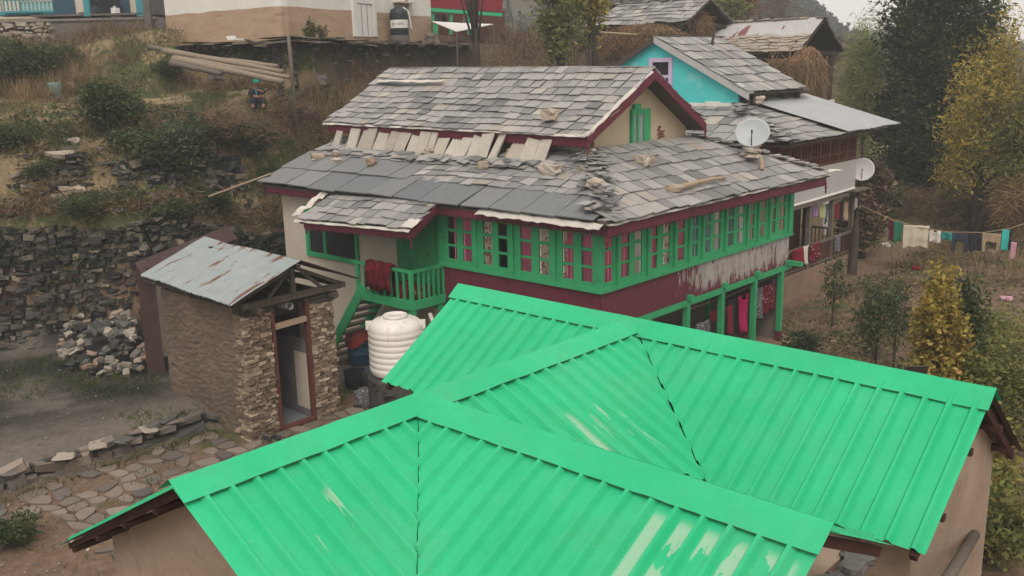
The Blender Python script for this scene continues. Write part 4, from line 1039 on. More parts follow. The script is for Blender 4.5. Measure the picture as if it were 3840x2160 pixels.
bx = onz(1455, 1470, .1); ctn = thing('carton', (bx.x, bx.y, .05), 'open printed carton with red, green and orange bands by the tank', 'carton')
for i, (c, z0, z1) in enumerate((((.03, .22, .30), 0, .1), ((.42, .16, .05), .1, .22), ((.02, .10, .06), .22, .42), ((.5, .45, .4), .42, .47), ((.40, .02, .05), .47, .56))):
    MB().axes((bx.x-.2, bx.y-.1, .05+z0), (.32, .16, 0), (-.14, .26, 0), (0, 0, z1-z0-.002)).build('printed_band', mat('carton_band_%d' % i, c, None, 4), ctn)
mb = MB(); mb.rock((bx.x-.1, bx.y+.08, .68), .22, .18, .08); solo('cloth_bundle', mb, CL['greyblk'], 'crumpled dark patterned cloth heaped on the open carton', 'cloth')
for i, (px, py, c, sx_, lb) in enumerate(((1330, 1425, 'charcoal', .3, 'dark rag heap left of the tank base'), (1450, 1420, 'indigo', .3, 'navy cloth heap under the front of the white tank'), (1370, 1500, 'greyblk', .22, 'speckled rag on the flagstones before the tank'), (1425, 1405, 'blue', .24, 'blue cloth heap against the tank base'))):
    p = onz(px, py, .2); mb = MB(); mb.rock((p.x, p.y, .22), sx_, sx_*.8, .26); solo('cloth_heap', mb, CL[c], lb, 'cloth', smooth=True)
# blanket on the balcony rail, bundles behind the balusters
def cloth(name, p, q, drop, cm, label, cat, group=None, shape=None, amp=.03, n=(18, 14), flare=0, both=False, sag=0):
    p, q = V(p), V(q); d = (q-p); U = d.normalized(); N = U.cross(V((0, 0, 1))).normalized(); nx_, nz_ = n; ph = rnd(0, 9)
    vs = []; idx = {}; fs = []; mb = MB()
    def pt(i, j):
        u, v = i/nx_, j/nz_
        o = amp*(math.sin(u*d.length*16+ph)+.5*math.sin(u*d.length*31+ph*2))*(.25+v)+.02*noise.noise(V((u*3, v*3, ph)))
        uu = (u-.5)*(1+flare*v)+.5
        dv_ = drop*v*(1+.10*noise.noise(V((u*2.5, ph, 0)))+.03*math.sin(u*d.length*14+ph))
        tp = .02*abs(math.sin(u*math.pi*3))*(1-v)
        return p+d*uu+N*o*1.5-V((0, 0, dv_+tp+sag*4*u*(1-u)))
    for i in range(nx_):
        for j in range(nz_):
            if shape and not shape((i+.5)/nx_, (j+.5)/nz_): continue
            f = []
            for a, b in ((i, j), (i+1, j), (i+1, j+1), (i, j+1)):
                if (a, b) not in idx: idx[(a, b)] = len(vs); vs.append(pt(a, b))
                f.append(idx[(a, b)])
            fs.append(tuple(f))
    mb.add(vs, fs)
    o = solo(name, mb, CL[cm], label, cat, group, True, origin=(p+q)/2-V((0, 0, drop)))
    md = o.modifiers.new('thickness', 'SOLIDIFY'); md.thickness = .012; return o
pants = lambda u, v: v < .32 or abs(u-.5) > .09
shirt = lambda u, v: (v < .3) or (.2 < u < .8)
vest = lambda u, v: not (abs(u-.5) < .14 and v < .15)
mb = MB(); vs = []; nu = 20
xa, xb = ony(1375, 1000, 14.72).x, ony(1470, 1000, 14.72).x
for i in range(nu+1):
    x = xa+(xb-xa)*i/nu; e = .02*math.sin(i*.9)+.015*math.sin(i*2.3)
    for y, z in ((14.92, 2.75), (14.86+e*.5, 3.05), (14.80, 3.22), (14.72, 3.215), (14.66+e, 3.0), (14.65+e*1.4, 2.75), (14.66+e*1.2, 2.55+.04*math.sin(i*.5))): vs.append(V((x, y, z+e*.4)))
mb.add(vs, [(i*7+k, (i+1)*7+k, (i+1)*7+k+1, i*7+k+1) for i in range(nu) for k in range(6)])
o = solo('blanket', mb, CL['blanket'], 'dark red blanket folded over the green balcony railing', 'blanket', smooth=True)
o.modifiers.new('thickness', 'SOLIDIFY').thickness = .04
for i, (x, c, lb) in enumerate(((-18.3, 'charcoal', 'dark cloth heap behind the balcony rail under the blanket'), (-17.85, 'crimson', 'red cloth bundle on the balcony floor behind the rail'), (-17.4, 'pattern', 'patterned cloth bundle in the corner of the balcony floor'))):
    mb = MB(); mb.rock((x, 15.1+.1*i, 2.5), .26, .22, .18+.05*(i % 2)); solo('cloth_bundle', mb, CL[c], lb, 'cloth', smooth=True)
# laundry under the main house
ly = lambda px, py: onx(px, py, -12.35)
LD = [((2720, 1130), (2762, 1115), 1330, 'charcoal', pants, 'pair of dark trousers hanging near the second green post', 'trousers'),
      ((2610, 1215), (2660, 1195), 1330, 'greyblk', None, 'grey dark cloth hanging deep under the gallery', 'cloth'),
      ((2660, 1170), (2695, 1155), 1210, 'crimson', None, 'small red cloth in the dark under the gallery', 'cloth'),
      ((2718, 1150), (2748, 1140), 1260, 'crimson', shirt, 'crimson shirt next to the dark trousers', 'shirt'),
      ((2766, 1112), (2812, 1090), 1250, 'magenta', vest, 'bright magenta tunic hanging between two green posts', 'tunic'),
      ((2575, 1235), (2606, 1222), 1330, 'charcoal', None, 'black cloth furthest left under the gallery', 'cloth'),
      ((2690, 1150), (2716, 1142), 1300, 'charcoal', None, 'black cloth behind the second green post', 'cloth'),
      ((2838, 1080), (2860, 1065), 1200, 'greyblk', None, 'grey and white scarf beside the third post', 'scarf'),
      ((2850, 1075), (2912, 1050), 1180, 'pattern', None, 'dark red patterned shawl hanging by the end post', 'shawl'),
      ((2895, 1048), (2925, 1036), 1110, 'greyblk', None, 'dark speckled cloth right at the end post', 'cloth')]
for a, b, yb, c, sh, lb, ct in LD:
    p, q = ly(*a), ly(*b); z = ly(*a).z-ly(a[0], yb).z; q.z = p.z
    cloth('hanging_'+ct, p, q, max(.3, z), c, lb, ct, 'washing under the window gallery', sh, .04, (14, 16), -.1)
a = V((-12.35, 19.3, 1.93)); b = V((-12.35, 24.3, 2.0)); mb = MB(); mb.tube([a, (a+b)/2-V((0, 0, .08)), b], .008, 5); solo('washing_line', mb, M['palewood'], 'thin cord for washing strung between the green posts', 'cord')
# ================================================================== DRY STONE WALLS
def stonewall(pts, z0, z1, n_hint, label, group='dry stone walls', th=.45, sw=.34, sh=.15, batter=.1, mats=('wallstone', 'earthwall'), missing=.04, name='stone_wall'):
    """polyline pts [(x,y)..]; z0,z1 numbers or f(x,y); stones face n_hint side"""
    mb = MB(); zf = lambda z, x, y: z(x, y) if callable(z) else z
    o = V((pts[0][0], pts[0][1], zf(z0, *pts[0])))
    for (ax, ay), (bx_, by) in zip(pts, pts[1:]):
        a, b = V((ax, ay, 0)), V((bx_, by, 0)); d = b-a; L = d.length; u = d.normalized(); n = V((u.y, -u.x, 0))
        if n.dot(V(n_hint)) < 0: n = -n
        k = max(1, int(L/.8))
        for i in range(k):
            p, q = a+u*L*i/k, a+u*L*(i+1)/k; m_ = (p+q)/2
            lo, hi = zf(z0, m_.x, m_.y)-.3, zf(z1, m_.x, m_.y)
            mb.axes(p-n*(th+batter)+V((0, 0, lo)), u*L/k, n*(th-.12), V((0, 0, hi-lo-.05)), 1)
        t = 0; zmin = min(zf(z0, ax, ay), zf(z0, bx_, by)); zmax = max(zf(z1, ax, ay), zf(z1, bx_, by)); z = zmin-.05
        while z < zmax:
            h = sh*rnd(.6, 1.45); t = -rnd(0, sw)
            while t < L:
                w = sw*random.choice((.4, .55, .7, .9, 1.1, 1.5, 1.9))*rnd(.85, 1.15); x_ = a+u*(t+w/2)
                lo, hi = zf(z0, x_.x, x_.y), zf(z1, x_.x, x_.y)
                if lo-.15 < z < hi-.02 and rnd(0, 1) > missing:
                    out = rnd(-.05, .05)-batter*(z-lo)/max(.3, hi-lo)
                    hh_ = min(h, hi+.05-z)
                    tl = rnd(-.24, .24); hz_ = hh_*rnd(.75, 1.15)
                    mb.axes(x_+n*(-.2+out)-u*w*.48+V((0, 0, z+rnd(-.02, .02))), u*w*.96+V((0, 0, tl*w)), V((0, 0, hz_))-u*tl*hz_, n*rnd(.14, .26), 0, .03, rnd(.62, .9))
                t += w
            z += h
    return solo(name, mb, [M[mats[0]], M[mats[1]]], label, 'stone wall', group, origin=o)
def lw(y): return -wallx(y)+.12
stonewall([(lw(y), y) for y in (2, 5, 8, 9.5, 11, 12.2, 14, 17, 20, 24, 28)], lambda x, y: .2, lambda x, y: lin(y, [(13.5, 3.85), (17, 2.8)])+.35*noise.noise(V((x, y*.6, 4)))-.08, (1, 0, 0),
          'long dark dry stone retaining wall rising behind the shed and courtyard', sw=.27, sh=.145, batter=.25, missing=.1)
stonewall([(-wallx(y)-1.62, y) for y in (10.2, 11.5, 12.8, 14.2, 15.6, 16.8)], lambda x, y: lin(y, [(13.5, 4.2), (17, 3.6)]), lambda x, y: 5.5+.45*noise.noise(V((y*.9, 3, 1)))-.5*sm((y-15)/2)-.3*sm((11-y)), (1, -.2, 0),
          'broken upper dry stone wall holding the grassy field edge', sw=.3, sh=.14, batter=.2, missing=.3)
stonewall([(-19.0, y) for y in (1.0, 3.5, 6, 8, 10.2)], -.05, lambda x, y: .41+.03*math.sin(y*3), (1, 0, 0), 'low stone kerb edging the bare courtyard above the path', th=.3, sw=.40, sh=.24, batter=.03, missing=.03, mats=('kerbstone', 'earthwall'), name='stone_kerb')
a = MC-N1*.85-N2*.85
ra = MC+MA*10.5-N1*.85; rb = MC+MBd*8.0-N2*.85
stonewall([(a.x, a.y), (ra.x, ra.y)], lambda x, y: T(x+.6, y, False)-.3, 9.02, (1, .2, 0), 'stone footing wall under the right side of the two tone house', sw=.36, sh=.15)
stonewall([(a.x, a.y), (rb.x, rb.y)], lambda x, y: T(x, y-.5, False)-.3, 9.02, (.1, -1, 0), 'stone footing wall behind the stacked logs', sw=.36, sh=.15)

# ================================================================== PATH
mb = MB(); nx_, ny_ = 12, 34; gxv = {}
for i in range(nx_+1):
    for j in range(ny_+1): gxv[i, j] = V((-18.85+i*.42+(.28 if j % 2 else 0)*.5+rnd(-.13, .13), 2.0+j*.385+rnd(-.12, .12), 0))
for i in range(nx_):
    for j in range(ny_):
        q = [gxv[i, j], gxv[i+1, j], gxv[i+1, j+1], gxv[i, j+1]]; c = sum(q, V((0, 0, 0)))/4
        if c.x > -13.9 or (c.y > 10.2 and c.x < -17.45) or (c.y < 6 and c.x > -17.2+rnd(-.5, .5)) or rnd(0, 1) < .1 or c.x < -18.75: continue
        poly = []
        for k in range(4):
            a_, p_, n_ = q[k], q[k-1], q[(k+1) % 4]; e_ = rnd(.12, .3)
            poly += [a_.lerp(p_, e_), a_.lerp(n_, e_)]
        sh_ = rnd(.72, .96); poly = [c+(w_-c)*sh_+V((0, 0, T(c.x, c.y, False)-.03)) for w_ in poly]
        mb.prism(poly, (rnd(-.012, .012), rnd(-.012, .012), rnd(.05, .085)))
pth = mb.build('path', slatemat('flagstones', [(0, (.09, .083, .078)), (.4, (.165, .132, .11)), (.8, (.225, .18, .148)), (1, (.28, .24, .2))])); tag(pth, kind='structure')
# flat stones topping the kerb
for i in range(13):
    y = 2.2+i*.6+rnd(-.15, .15)
    if i in (4, 7): continue
    mb = MB(); mb.rock((0, 0, 0), rnd(.1, .17), rnd(.14, .32), .025); o = mb.build('kerb_cap', M[random.choice(('kerbstone', 'tan_slate', 'kerbstone'))]); o.location = (-19.08+rnd(-.08, .06), y, .425)
    o.rotation_euler = (rnd(-.06, .06), rnd(-.06, .06), rnd(-.4, .4)); tag(o, 'flat cap stone lying on the low courtyard kerb', 'stone', 'cap stones along the kerb')
for i, (px, py, mt, lb) in enumerate(((748, 1395, 'palegrey', 'pair of pale slippers by the corner of the shed'), (1010, 1645, 'black', 'pair of small black shoes on the path by the shed'))):
    p = onz(*((1010, 1650) if i else (948, 1610)), .12)
    mb = MB()
    for k in (0, 1):
        c = p+V((.12*k, .16*k, 0)); pts = []
        for z, s_ in ((0, 1), (.03, 1), (.07, .8)): pass
        mb.lathe([(0, 0), (.055, 0), (.06, .02), (.05, .06), (.025, .075), (0, .075)], c, 12); mb.axes(c+V((-.22, -.045, 0)), (.22, 0, 0), (0, .09, 0), (0, 0, .045), 0, .004)
    solo('footwear', mb, M[mt], lb, 'shoes')
# rubble heap beside the shed
for i in range(120):
    px, py = rnd(215, 575), rnd(1175, 1400)
    if (px-400)**2/180**2+(py-1290)**2/118**2 > 1.1: continue
    f_ = clamp((1400-py)/230); c = ground(px, 1400-(1400-py)*.45, 14); s_ = rnd(.07, .16)*(1.5 if rnd(0, 1) < .15 else 1)
    mb = MB(); mb.rock((0, 0, 0), s_, s_*rnd(.55, .95), s_*rnd(.3, .7)); o = mb.build('rubble_stone', M[random.choice(('rubble', 'rubble', 'rubble', 'wallstone', 'rubble', 'tan_slate', 'rubble', 'red_stone'))])
    zl = EYE+ray(px, py)*((c-EYE).length*.985/ray(px, py).length); o.location = (zl.x, zl.y, max(T(zl.x, zl.y)+.05, zl.z))
    o.rotation_euler = (rnd(-.5, .5), rnd(-.5, .5), rnd(0, 6)); tag(o, 'loose building stone in the heap between the retaining wall and the shed', 'stone', 'rubble stones heaped by the shed')
mb = MB(); c = ground(400, 1350, 14); mb.rock((c.x-.35, c.y+.3, .25), 1.0, .7, .55); solo('rubble_soil', mb, M['earthwall'], 'dark earth mound under the heap of loose stones', 'mound')
# larger loose stones on the slope
for px, py, s_, mt, lb in ((287, 715, .36, 'pale_stone', 'big peach coloured boulder slab below the broken upper wall'), (235, 742, .3, 'tan_slate', 'long grey brown stone leaning left of the peach boulder'), (240, 785, .2, 'tan_slate', 'pale flat stone at the lower end of the loose stones on the bank'), (195, 772, .2, 'stone', 'grey stone beside the dark grass on the bank'),
                           (198, 645, .2, 'pale_stone', 'orange tinted stone at the left edge of the broken wall'), (270, 530, .26, 'tan_slate', 'thin pale slab lying in the dry grass of the field'), (355, 545, .14, 'tan_slate', 'white upright stone above the broken wall by the bush'), (232, 586, .34, 'tan_slate', 'long pale capstone on top of the broken wall'),
                           (1018, 412, .16, 'pale_stone', 'white stone on the ground right of the seated person'), (825, 282, .42, 'stone', 'grey boulder below the stacked logs'), (168, 318, .3, 'red_stone', 'reddish stone on the rubble above the green bucket'), (192, 310, .26, 'pale_stone', 'white stone on the rubble above the green bucket'), (250, 330, .5, 'tan_slate', 'long pale slab on the rubble right of the green bucket'), (40, 300, .4, 'stone', 'grey stone under the dark shrub at the left edge'), (1180, 305, .5, 'concrete', 'square grey stone block at the foot of the brown brush')):
    c = ground(px, py+8, 10); mb = MB(); mb.rock((0, 0, s_*.25), s_, s_*.6, s_*.38, 0, Matrix.Rotation(.75+rnd(-.3, .3), 3, 'Z')); o = mb.build('field_stone', M[mt]); o.location = c; tag(o, lb, 'stone')

# ================================================================== TURQUOISE NEIGHBOUR
NB = thing('turquoise_house', (-18.5, 31, .6), 'turquoise gabled house with a maroon window gallery behind the main house', 'house')
xf, ye, yg = -14.0, 27.0, 29.5
rap = V((-20.0, yg, 8.84)); slp = 1.83/3.56
w = MB(); gable_wall(w, yg, -23.3, -16.65, 6.2, 8.84-3.3*slp-.05, 8.72, -20, .3, 'y'); w.build('gable_wall', M['turq'], NB)
w = MB()
for i, x in enumerate((-18.6, -17.95, -17.3)): w.box(x, x+.63, yg-.03-.01*i, yg-.004, 6.05, 6.52+.04*(i % 2), 0, .02)
w.build('pale_skirting', M['whitewash'], NB)
w = MB(); 
for k in range(7): w.beam((-16.62, yg+.1, 6.15+k*.12), (-16.62, 33.6, 6.15+k*.12), .14, .11, jit=.01)
for y in (yg+.3, 31, 32.4, 33.5): w.box(-16.55, -16.4, y-.1, y+.1, 5.9, 6.9)
w.box(-23.3, -16.7, 33.4, 33.7, 0, 6.9); w.box(-23.3, -23.0, yg+.3, 33.4, 0, 6.9); w.build('upper_side_wall', M['darkwood'], NB)
d = MB(); deck(d, (-20, yg-.15, 8.84), (-16.2, yg-.15, 8.84-3.8*slp), (-16.2, 34.1, 8.84-3.8*slp-.05), (-20, 34.1, 8.8)); deck(d, (-20, 34.1, 8.8), (-23.8, 34.1, 8.84-3.8*slp), (-23.8, yg-.15, 8.84-3.8*slp), (-20, yg-.15, 8.84)); nr = d.build('upper_roof', M['darkwood'], NB)
s = MB(); Wn = V((-1, 0, slp)).normalized(); nl = 3.85*math.sqrt(1+slp*slp)
slates(s, (-16.15, yg-.2, 8.84-3.85*slp+.02), V((0, 1, 0)), Wn, nl, .62, .36, lambda v: 0, lambda v: 4.3, .02, .045, 0, .02, .02, 1.2, top=nl)
s.build('slates', M['slate'], nr); s = MB()
slates(s, (-23.85, 34.1, 8.84-3.85*slp+.02), V((0, -1, 0)), V((1, 0, slp)).normalized(), nl, .6, .36, lambda v: 0, lambda v: 4.3, .02, .045, top=nl)
s.build('rear_slates', M['slate'], nr)
b = MB(); b.axes((-20, yg-.22, 8.86), (3.85, 0, -3.85*slp), (.0, .0, -.24), (0, .05, 0)); b.axes((-16.15, yg-.2, 8.84-3.85*slp), (-.5, 0, .3), (0, .35, .0), (0, 0, .05)); b.build('bargeboard', M['greysheet'], nr)
b = MB(); b.axes((-20, yg-.22, 8.84), (-3.85, 0, -3.85*slp), (0, 0, -.2), (0, .05, 0)); b.build('left_bargeboard', M['darkwood'], nr)
b = MB(); b.beam((-20, yg-.1, 8.9), (-20, 34.1, 8.86), .16, .05); b.build('ridge_board', M['bark'], nr)
pp = onp(2670, 175, V((-18, 31, 8.84-2*slp)), V((slp, 0, 1))); MB().tube([pp, pp+V((.02, .1, .62))], [.055, .05], 8).build('ridge_stub', M['bark'], nr)
# lilac window
a = ony(2437, 218, yg); b = ony(2524, 218, yg); c = ony(2470, 330, yg)
window(NB, (a.x, yg, c.z), (1, 0, 0), (0, -1, 0), [0, .15, b.x-a.x-.15, b.x-a.x], [0, .14, .36, .46, a.z-c.z-.15, a.z-c.z], 'lilac', .07, .05, glass='dark')
# lower roof: front, side, tin
lz = 5.42; d = MB(); deck(d, (-23.5, ye, lz), (xf+.5, ye, lz), (-16.65, yg, 6.38), (-23.5, yg, 6.38)); deck(d, (xf+.5, ye, lz), (xf+.5, 34.6, lz+.06), (-16.65, 34.0, 6.4), (-16.65, yg, 6.38)); nlr = d.build('lower_roof', M['darkwood'], NB)
s = MB(); W2 = V((0, yg-ye, .96)); l2 = W2.length; W2.normalize()
slates(s, (-23.5, ye-.04, lz+.02), V((1, 0, 0)), W2, l2, .58, .62, lambda v: 0, lambda v: 10.05-3.1*v/l2, .025, .05, 0, .05, .04, 1.2, top=l2)
W3 = V((-3.15, 0, .96)); l3 = W3.length; W3.normalize()
s.build('front_slates', M['slate'], nlr); s = MB()
slates(s, (xf+.54, ye, lz+.02), V((0, 1, 0)), W3, l3, .5, .5, lambda v: 2.5*v/l3, lambda v: 7.5-.3*v/l3, .025, .05, 0, .05, .05, 1.25, top=l3)
s.build('slates', M['slate'], nlr); s = MB()
for i in range(40):
    t = rnd(0, 1); c = V((xf+.5-3.1*t, ye+2.4*t, lz+.12+.96*t))+V((rnd(-.3, .3), rnd(-.3, .3), 0)); r = Matrix.Rotation(rnd(0, 6), 3, 'Z') @ Matrix.Rotation(rnd(-.15, .15), 3, 'X'); L, B = rnd(.3, .6), rnd(.2, .4)
    s.axes(c-r @ V((L/2, B/2, 0)), r @ V((L, 0, 0)), r @ V((0, B, 0)), r @ V((0, 0, .03)), 0, .04)
s.build('hip_slates', M['slate'], nlr)
corrug('tin_sheet', (-16.7, 30.1, 6.62), (0, 1, .004), 4.55, (3.34, .9, -1.06), 'greytin', nlr, .09, .008, 8, .03)
mb = MB(); mb.rock((-16.3, 30.2, 6.62), .22, .16, .14); solo('roof_stone', mb, M['pale_stone'], 'round pale stone on the neighbour roof below the dark timber wall', 'stone')
# maroon gallery and grey sheet apron
w = MB(); w.box(xf-.3, xf-.1, 27.4, 33.3, 3.3, 5.35); w.box(-22, xf-.3, 27.4, 27.6, .4, 5.35); w.box(-16.2, -16.0, 27.6, 33.3, .6, 3.3); w.build('inner_wall', M['redwood'], NB)
y = 27.5; 
for k in range(8):
    ww_ = .70; window(NB, (xf-.08, y, 0), (0, 1, 0), (1, 0, 0), [0, .07, .2, .25, .42, .47, .62, ww_], [4.42, 4.52, 4.72, 4.78, 5.18, 5.36], 'redwood', .1, .07, glass='dark'); y += .72
ribbed((xf+.03, 27.4, 0), (0, 1, 0), (1, 0, 0), 5.85, 3.36, 4.42, .5, .01).build('apron_sheet', M['greysheet'], NB)
MB().tube([(xf+.1, 27.3, 3.34), (xf+.1, 30, 3.36), (xf+.08, 33.1, 3.40)], .045, 8).build('edge_pipe', M['white'], NB)
w = MB(); w.box(-16.2, xf+.1, 27.2, 33.6, 3.18, 3.30); w.build('veranda_ceiling', M['oldwood'], NB)
mb = MB(); mb.axes((xf-.5, 32.6, 3.33), (.9, 0, 0), (0, 1.1, .0), (0, 0, .06)); mb.build('ledge', M['oldwood'], NB)
MB().box(-16.2, xf+.12, 26.8, 33.6, -.3, 1.0).build('plinth', M['clay'], NB)
for y in (28.1, 29.85, 31.6, 33.3): MB().box(xf-.12, xf+.02, y-.08, y+.08, 1.0, 3.18).build('veranda_post', M['oldwood'], NB)
for x in (-15.8,): MB().box(x-.08, x+.08, 33.2, 33.36, 1.0, 3.18).build('veranda_post', M['darkwood'], NB)
rl = MB(); rl.beam((xf+.02, 26.9, 1.80), (xf+.02, 33.35, 1.80), .11, .07); rl.beam((xf, 26.9, 1.10), (xf, 33.35, 1.10), .06, .05); rl.beam((-16, 33.4, 1.8), (xf, 33.4, 1.8), .1, .06)
rlo = rl.build('veranda_railing', M['oldwood'], NB)
rl = MB()
for i in range(42): rl.box(xf-.015, xf+.015, 26.95+i*.152, 26.98+i*.152, 1.1, 1.79)
for i in range(13): rl.box(-15.9+i*.15, -15.87+i*.15, 33.39, 33.42, 1.0, 1.79)
rl.build('rail_bars', M['redwood'], rlo)
p = onx(3230, 700, xf+.15); dish((p.x, p.y, 3.39), .42, (.30, -.80, .30), 'smaller pale satellite dish at the far end of the grey veranda apron', 'palegrey', .62)
vv = lambda px, py: onx(px, py, xf-.1)
for (a, b, yb, c, sh_, lb, ct) in (((3050, 766), (3068, 762), 815, 'lilac', None, 'lilac garment under the neighbour veranda', 'garment'), ((3072, 772), (3094, 766), 822, 'lime', vest, 'pale yellow blouse under the neighbour veranda', 'blouse'), ((3092, 766), (3108, 762), 835, 'blue', None, 'blue check shirt under the neighbour veranda', 'shirt'),
                                   ((3124, 762), (3148, 756), 828, 'crimson', vest, 'crimson kurta under the neighbour veranda', 'kurta'), ((3148, 757), (3166, 753), 840, 'charcoal', None, 'black trousers under the neighbour veranda', 'trousers'), ((3164, 758), (3182, 754), 832, 'fawn', None, 'orange brown scarf under the neighbour veranda', 'scarf'), ((3200, 745), (3226, 740), 785, 'white', None, 'pale towel beside the last veranda post', 'towel')):
    p, q = vv(*a), vv(*b); q.z = p.z; cloth('hanging_'+ct, p, q, p.z-vv(a[0], yb).z, c, lb, ct, 'washing on the neighbour veranda', sh_, .03, (8, 10))
vr = lambda px, py: onx(px, py, xf+.1)
for (a, b, yb, c, lb) in (((2970, 935), (3010, 918), 985, 'crimson', 'bright red blanket over the neighbour railing'), ((3010, 935), (3034, 925), 995, 'white', 'cream shirt over the neighbour railing'), ((3038, 915), (3076, 900), 985, 'pattern', 'red and white patterned quilt over the neighbour railing'), ((3128, 885), (3150, 872), 935, 'greyblk', 'grey rag over the far end of the neighbour railing')):
    p, q = vr(*a), vr(*b); q.z = p.z = 1.87; p.x = q.x = xf+.1; cloth('railing_cloth', p, q, .62, c, lb, 'cloth', 'washing on the neighbour railing', None, .04, (10, 10))

# garden clothes line
LT_ = 34.0
CLT = [(3338, 3352, 824, 902, 'darkred', None, 'dark red garment at the left end of the garden line', 'garment'), (3352, 3386, 828, 906, 'dgreen', None, 'dark green shawl on the garden line', 'shawl'), (3388, 3486, 842, 930, 'sheet', None, 'large cream bed sheet on the garden line', 'sheet'), (3486, 3528, 862, 908, 'white', vest, 'small white vest on the garden line', 'vest'),
       (3530, 3570, 868, 898, 'teal', None, 'small teal towel on the garden line', 'towel'), (3570, 3636, 872, 946, 'indigo', lambda u, v: v < .45 or abs(u-.5) > .22, 'dark trousers hung by the legs on the garden line', 'trousers'), (3637, 3683, 875, 940, 'charcoal', None, 'black garment on the garden line', 'garment'), (3684, 3756, 872, 945, 'tan', lambda u, v: v < .5 or abs(u-.5) > .26, 'tan sweater on the garden line', 'sweater'),
       (3758, 3786, 858, 942, 'aqua', None, 'turquoise scarf at the right of the garden line', 'scarf'), (3792, 3814, 905, 975, 'rose', None, 'pink cloth hanging lowest at the right of the garden line', 'cloth')]
for x0, x1, y0, y1, c, sh_, lb, ct in CLT:
    p, q = dep(x0, y0, LT_), dep(x1, y0+4, LT_); cloth('line_'+ct, p, q, dep(x0, y0, LT_).z-dep(x0, y1, LT_).z, c, lb, ct, 'washing on the garden line', sh_, .03, (14, 14))
mb = MB(); mb.tube([dep(3222, 768, LT_-.5), dep(3340, 822, LT_), dep(3440, 852, LT_), dep(3560, 870, LT_), dep(3690, 872, LT_), dep(3790, 856, LT_), dep(3850, 835, LT_)], .012, 5); solo('clothes_line', mb, M['palewood'], 'sagging rope line crossing the garden with washing', 'rope')
# ================================================================== TWO TONE MUD HOUSE ON THE TERRACE
NR, NL = -N1, -N2
MH = thing('mud_house', (MC.x, MC.y, MZ), 'two tone house with ochre mud plaster below white wash on the upper terrace', 'house')
pr_ = lambda px, py: onp(px, py, MC, NR)
pl_ = lambda px, py: onp(px, py, MC, NL)
LR = (pr_(1617, 75)-MC).dot(MA); LLf = (pl_(620, 57)-MC).dot(MBd); zb_ = pr_(1051, 23).z
def sag(t): return -.05*math.sin(t*5)
for nm, z0, z1, mt in (('mud_plaster', MZ-.1, zb_, 'brownmud'), ('white_plaster', zb_, 13.2, 'whitewash')):
    w = MB(); n = 20
    for d_, L, nn in ((MA, LR, NR), (MBd, LLf, NL)):
        for i in range(n):
            a, b = MC+d_*L*i/n, MC+d_*L*(i+1)/n
            e0, e1 = .05*noise.noise(V((i*.4, L, 0))), .05*noise.noise(V(((i+1)*.4, L, 0)))
            if i == 0: e0 = 0
            lo = (lambda e: z0) if nm == 'mud_plaster' else (lambda e: zb_+e)
            hi = (lambda e: zb_+e) if nm == 'mud_plaster' else (lambda e: z1)
            q = [V((a.x, a.y, lo(e0))), V((b.x, b.y, lo(e1))), V((b.x, b.y, hi(e1))), V((a.x, a.y, hi(e0)))]
            w.prism(q, -nn*.35)
    w.build(nm, M[mt], MH)
def on_right(nm, x0, x1, y0, y1, out, mt, parent=MH, z0=None):
    a, b = pr_(x0, (y0+y1)/2), pr_(x1, (y0+y1)/2); zl = pr_((x0+x1)/2, y1).z if z0 is None else z0; zh = pr_((x0+x1)/2, y0).z
    mb = MB(); mb.axes((a.x, a.y, zl), V((b.x-a.x, b.y-a.y, 0)), V((0, 0, zh-zl)), NR*out); return mb.build(nm, M[mt], parent)
wd = on_right('door_frame', 1318, 1332, -60, 137, .10, 'white'); on_right('door_jamb', 1393, 1404, -60, 137, .10, 'white', wd)
dd_ = on_right('door', 1333, 1392, 18, 137, .05, 'white'); on_right('transom', 1330, 1394, -20, 14, .08, 'white', dd_)
gp = MB(); 
for px in (1350, 1371): 
    a = pr_(px, 30); gp.axes((a.x, a.y, pr_(px, 133).z), MA*.03, V((0, 0, 1.25)), NR*.056)
gp.build('door_gap', M['bark'], dd_)
bd = on_right('side_door', 1484, 1522, 12, 150, .05, 'palewood'); on_right('door_post', 1523, 1529, -5, 152, .09, 'palewood', bd); on_right('hood', 1472, 1540, 8, 13, .3, 'whitetin', bd)
# slab terrace edge
dk = MB()
for d_, L, nn in ((MA, LR+2.5, NR), (MBd, LLf+.6, NL)):
    t = -1.5
    while t < L:
        w_ = rnd(.5, 1.1); a = MC+d_*t-nn*.05
        dk.axes(V((a.x, a.y, MZ-.02+rnd(-.05, .03)+.25*noise.noise(V((t*.35, L, 1))))), d_*(w_-.02), nn*rnd(1.35, 1.75)+V((0, 0, rnd(-.14, .06))), V((0, 0, -.05)), 0, .03)
        t += w_
solo('terrace_slabs', dk, M['oldwood'], 'ragged ledge of grey slabs jutting out under the two tone house', 'ledge')
dk = MB()
for d_, L, nn in ((MA, LR+1, NR), (MBd, LLf, NL)):
    for k in range(14):
        a = MC+d_*(L*k/14); dk.beam(V((a.x, a.y, MZ-.18))-nn*.2, V((a.x, a.y, MZ-.2))+nn*1.3, .12, .10, jit=.02)
solo('ledge_joists', dk, M['darkwood'], 'dark log ends holding up the slab ledge', 'joists')
bt = dep(1500, 155, 38.2); bt = onp(1500, 155, MC+NR*.55, NR)
tk = thing('black_water_tank', (bt.x, bt.y, MZ), 'small black plastic water tank with a white label by the brown door', 'water tank')
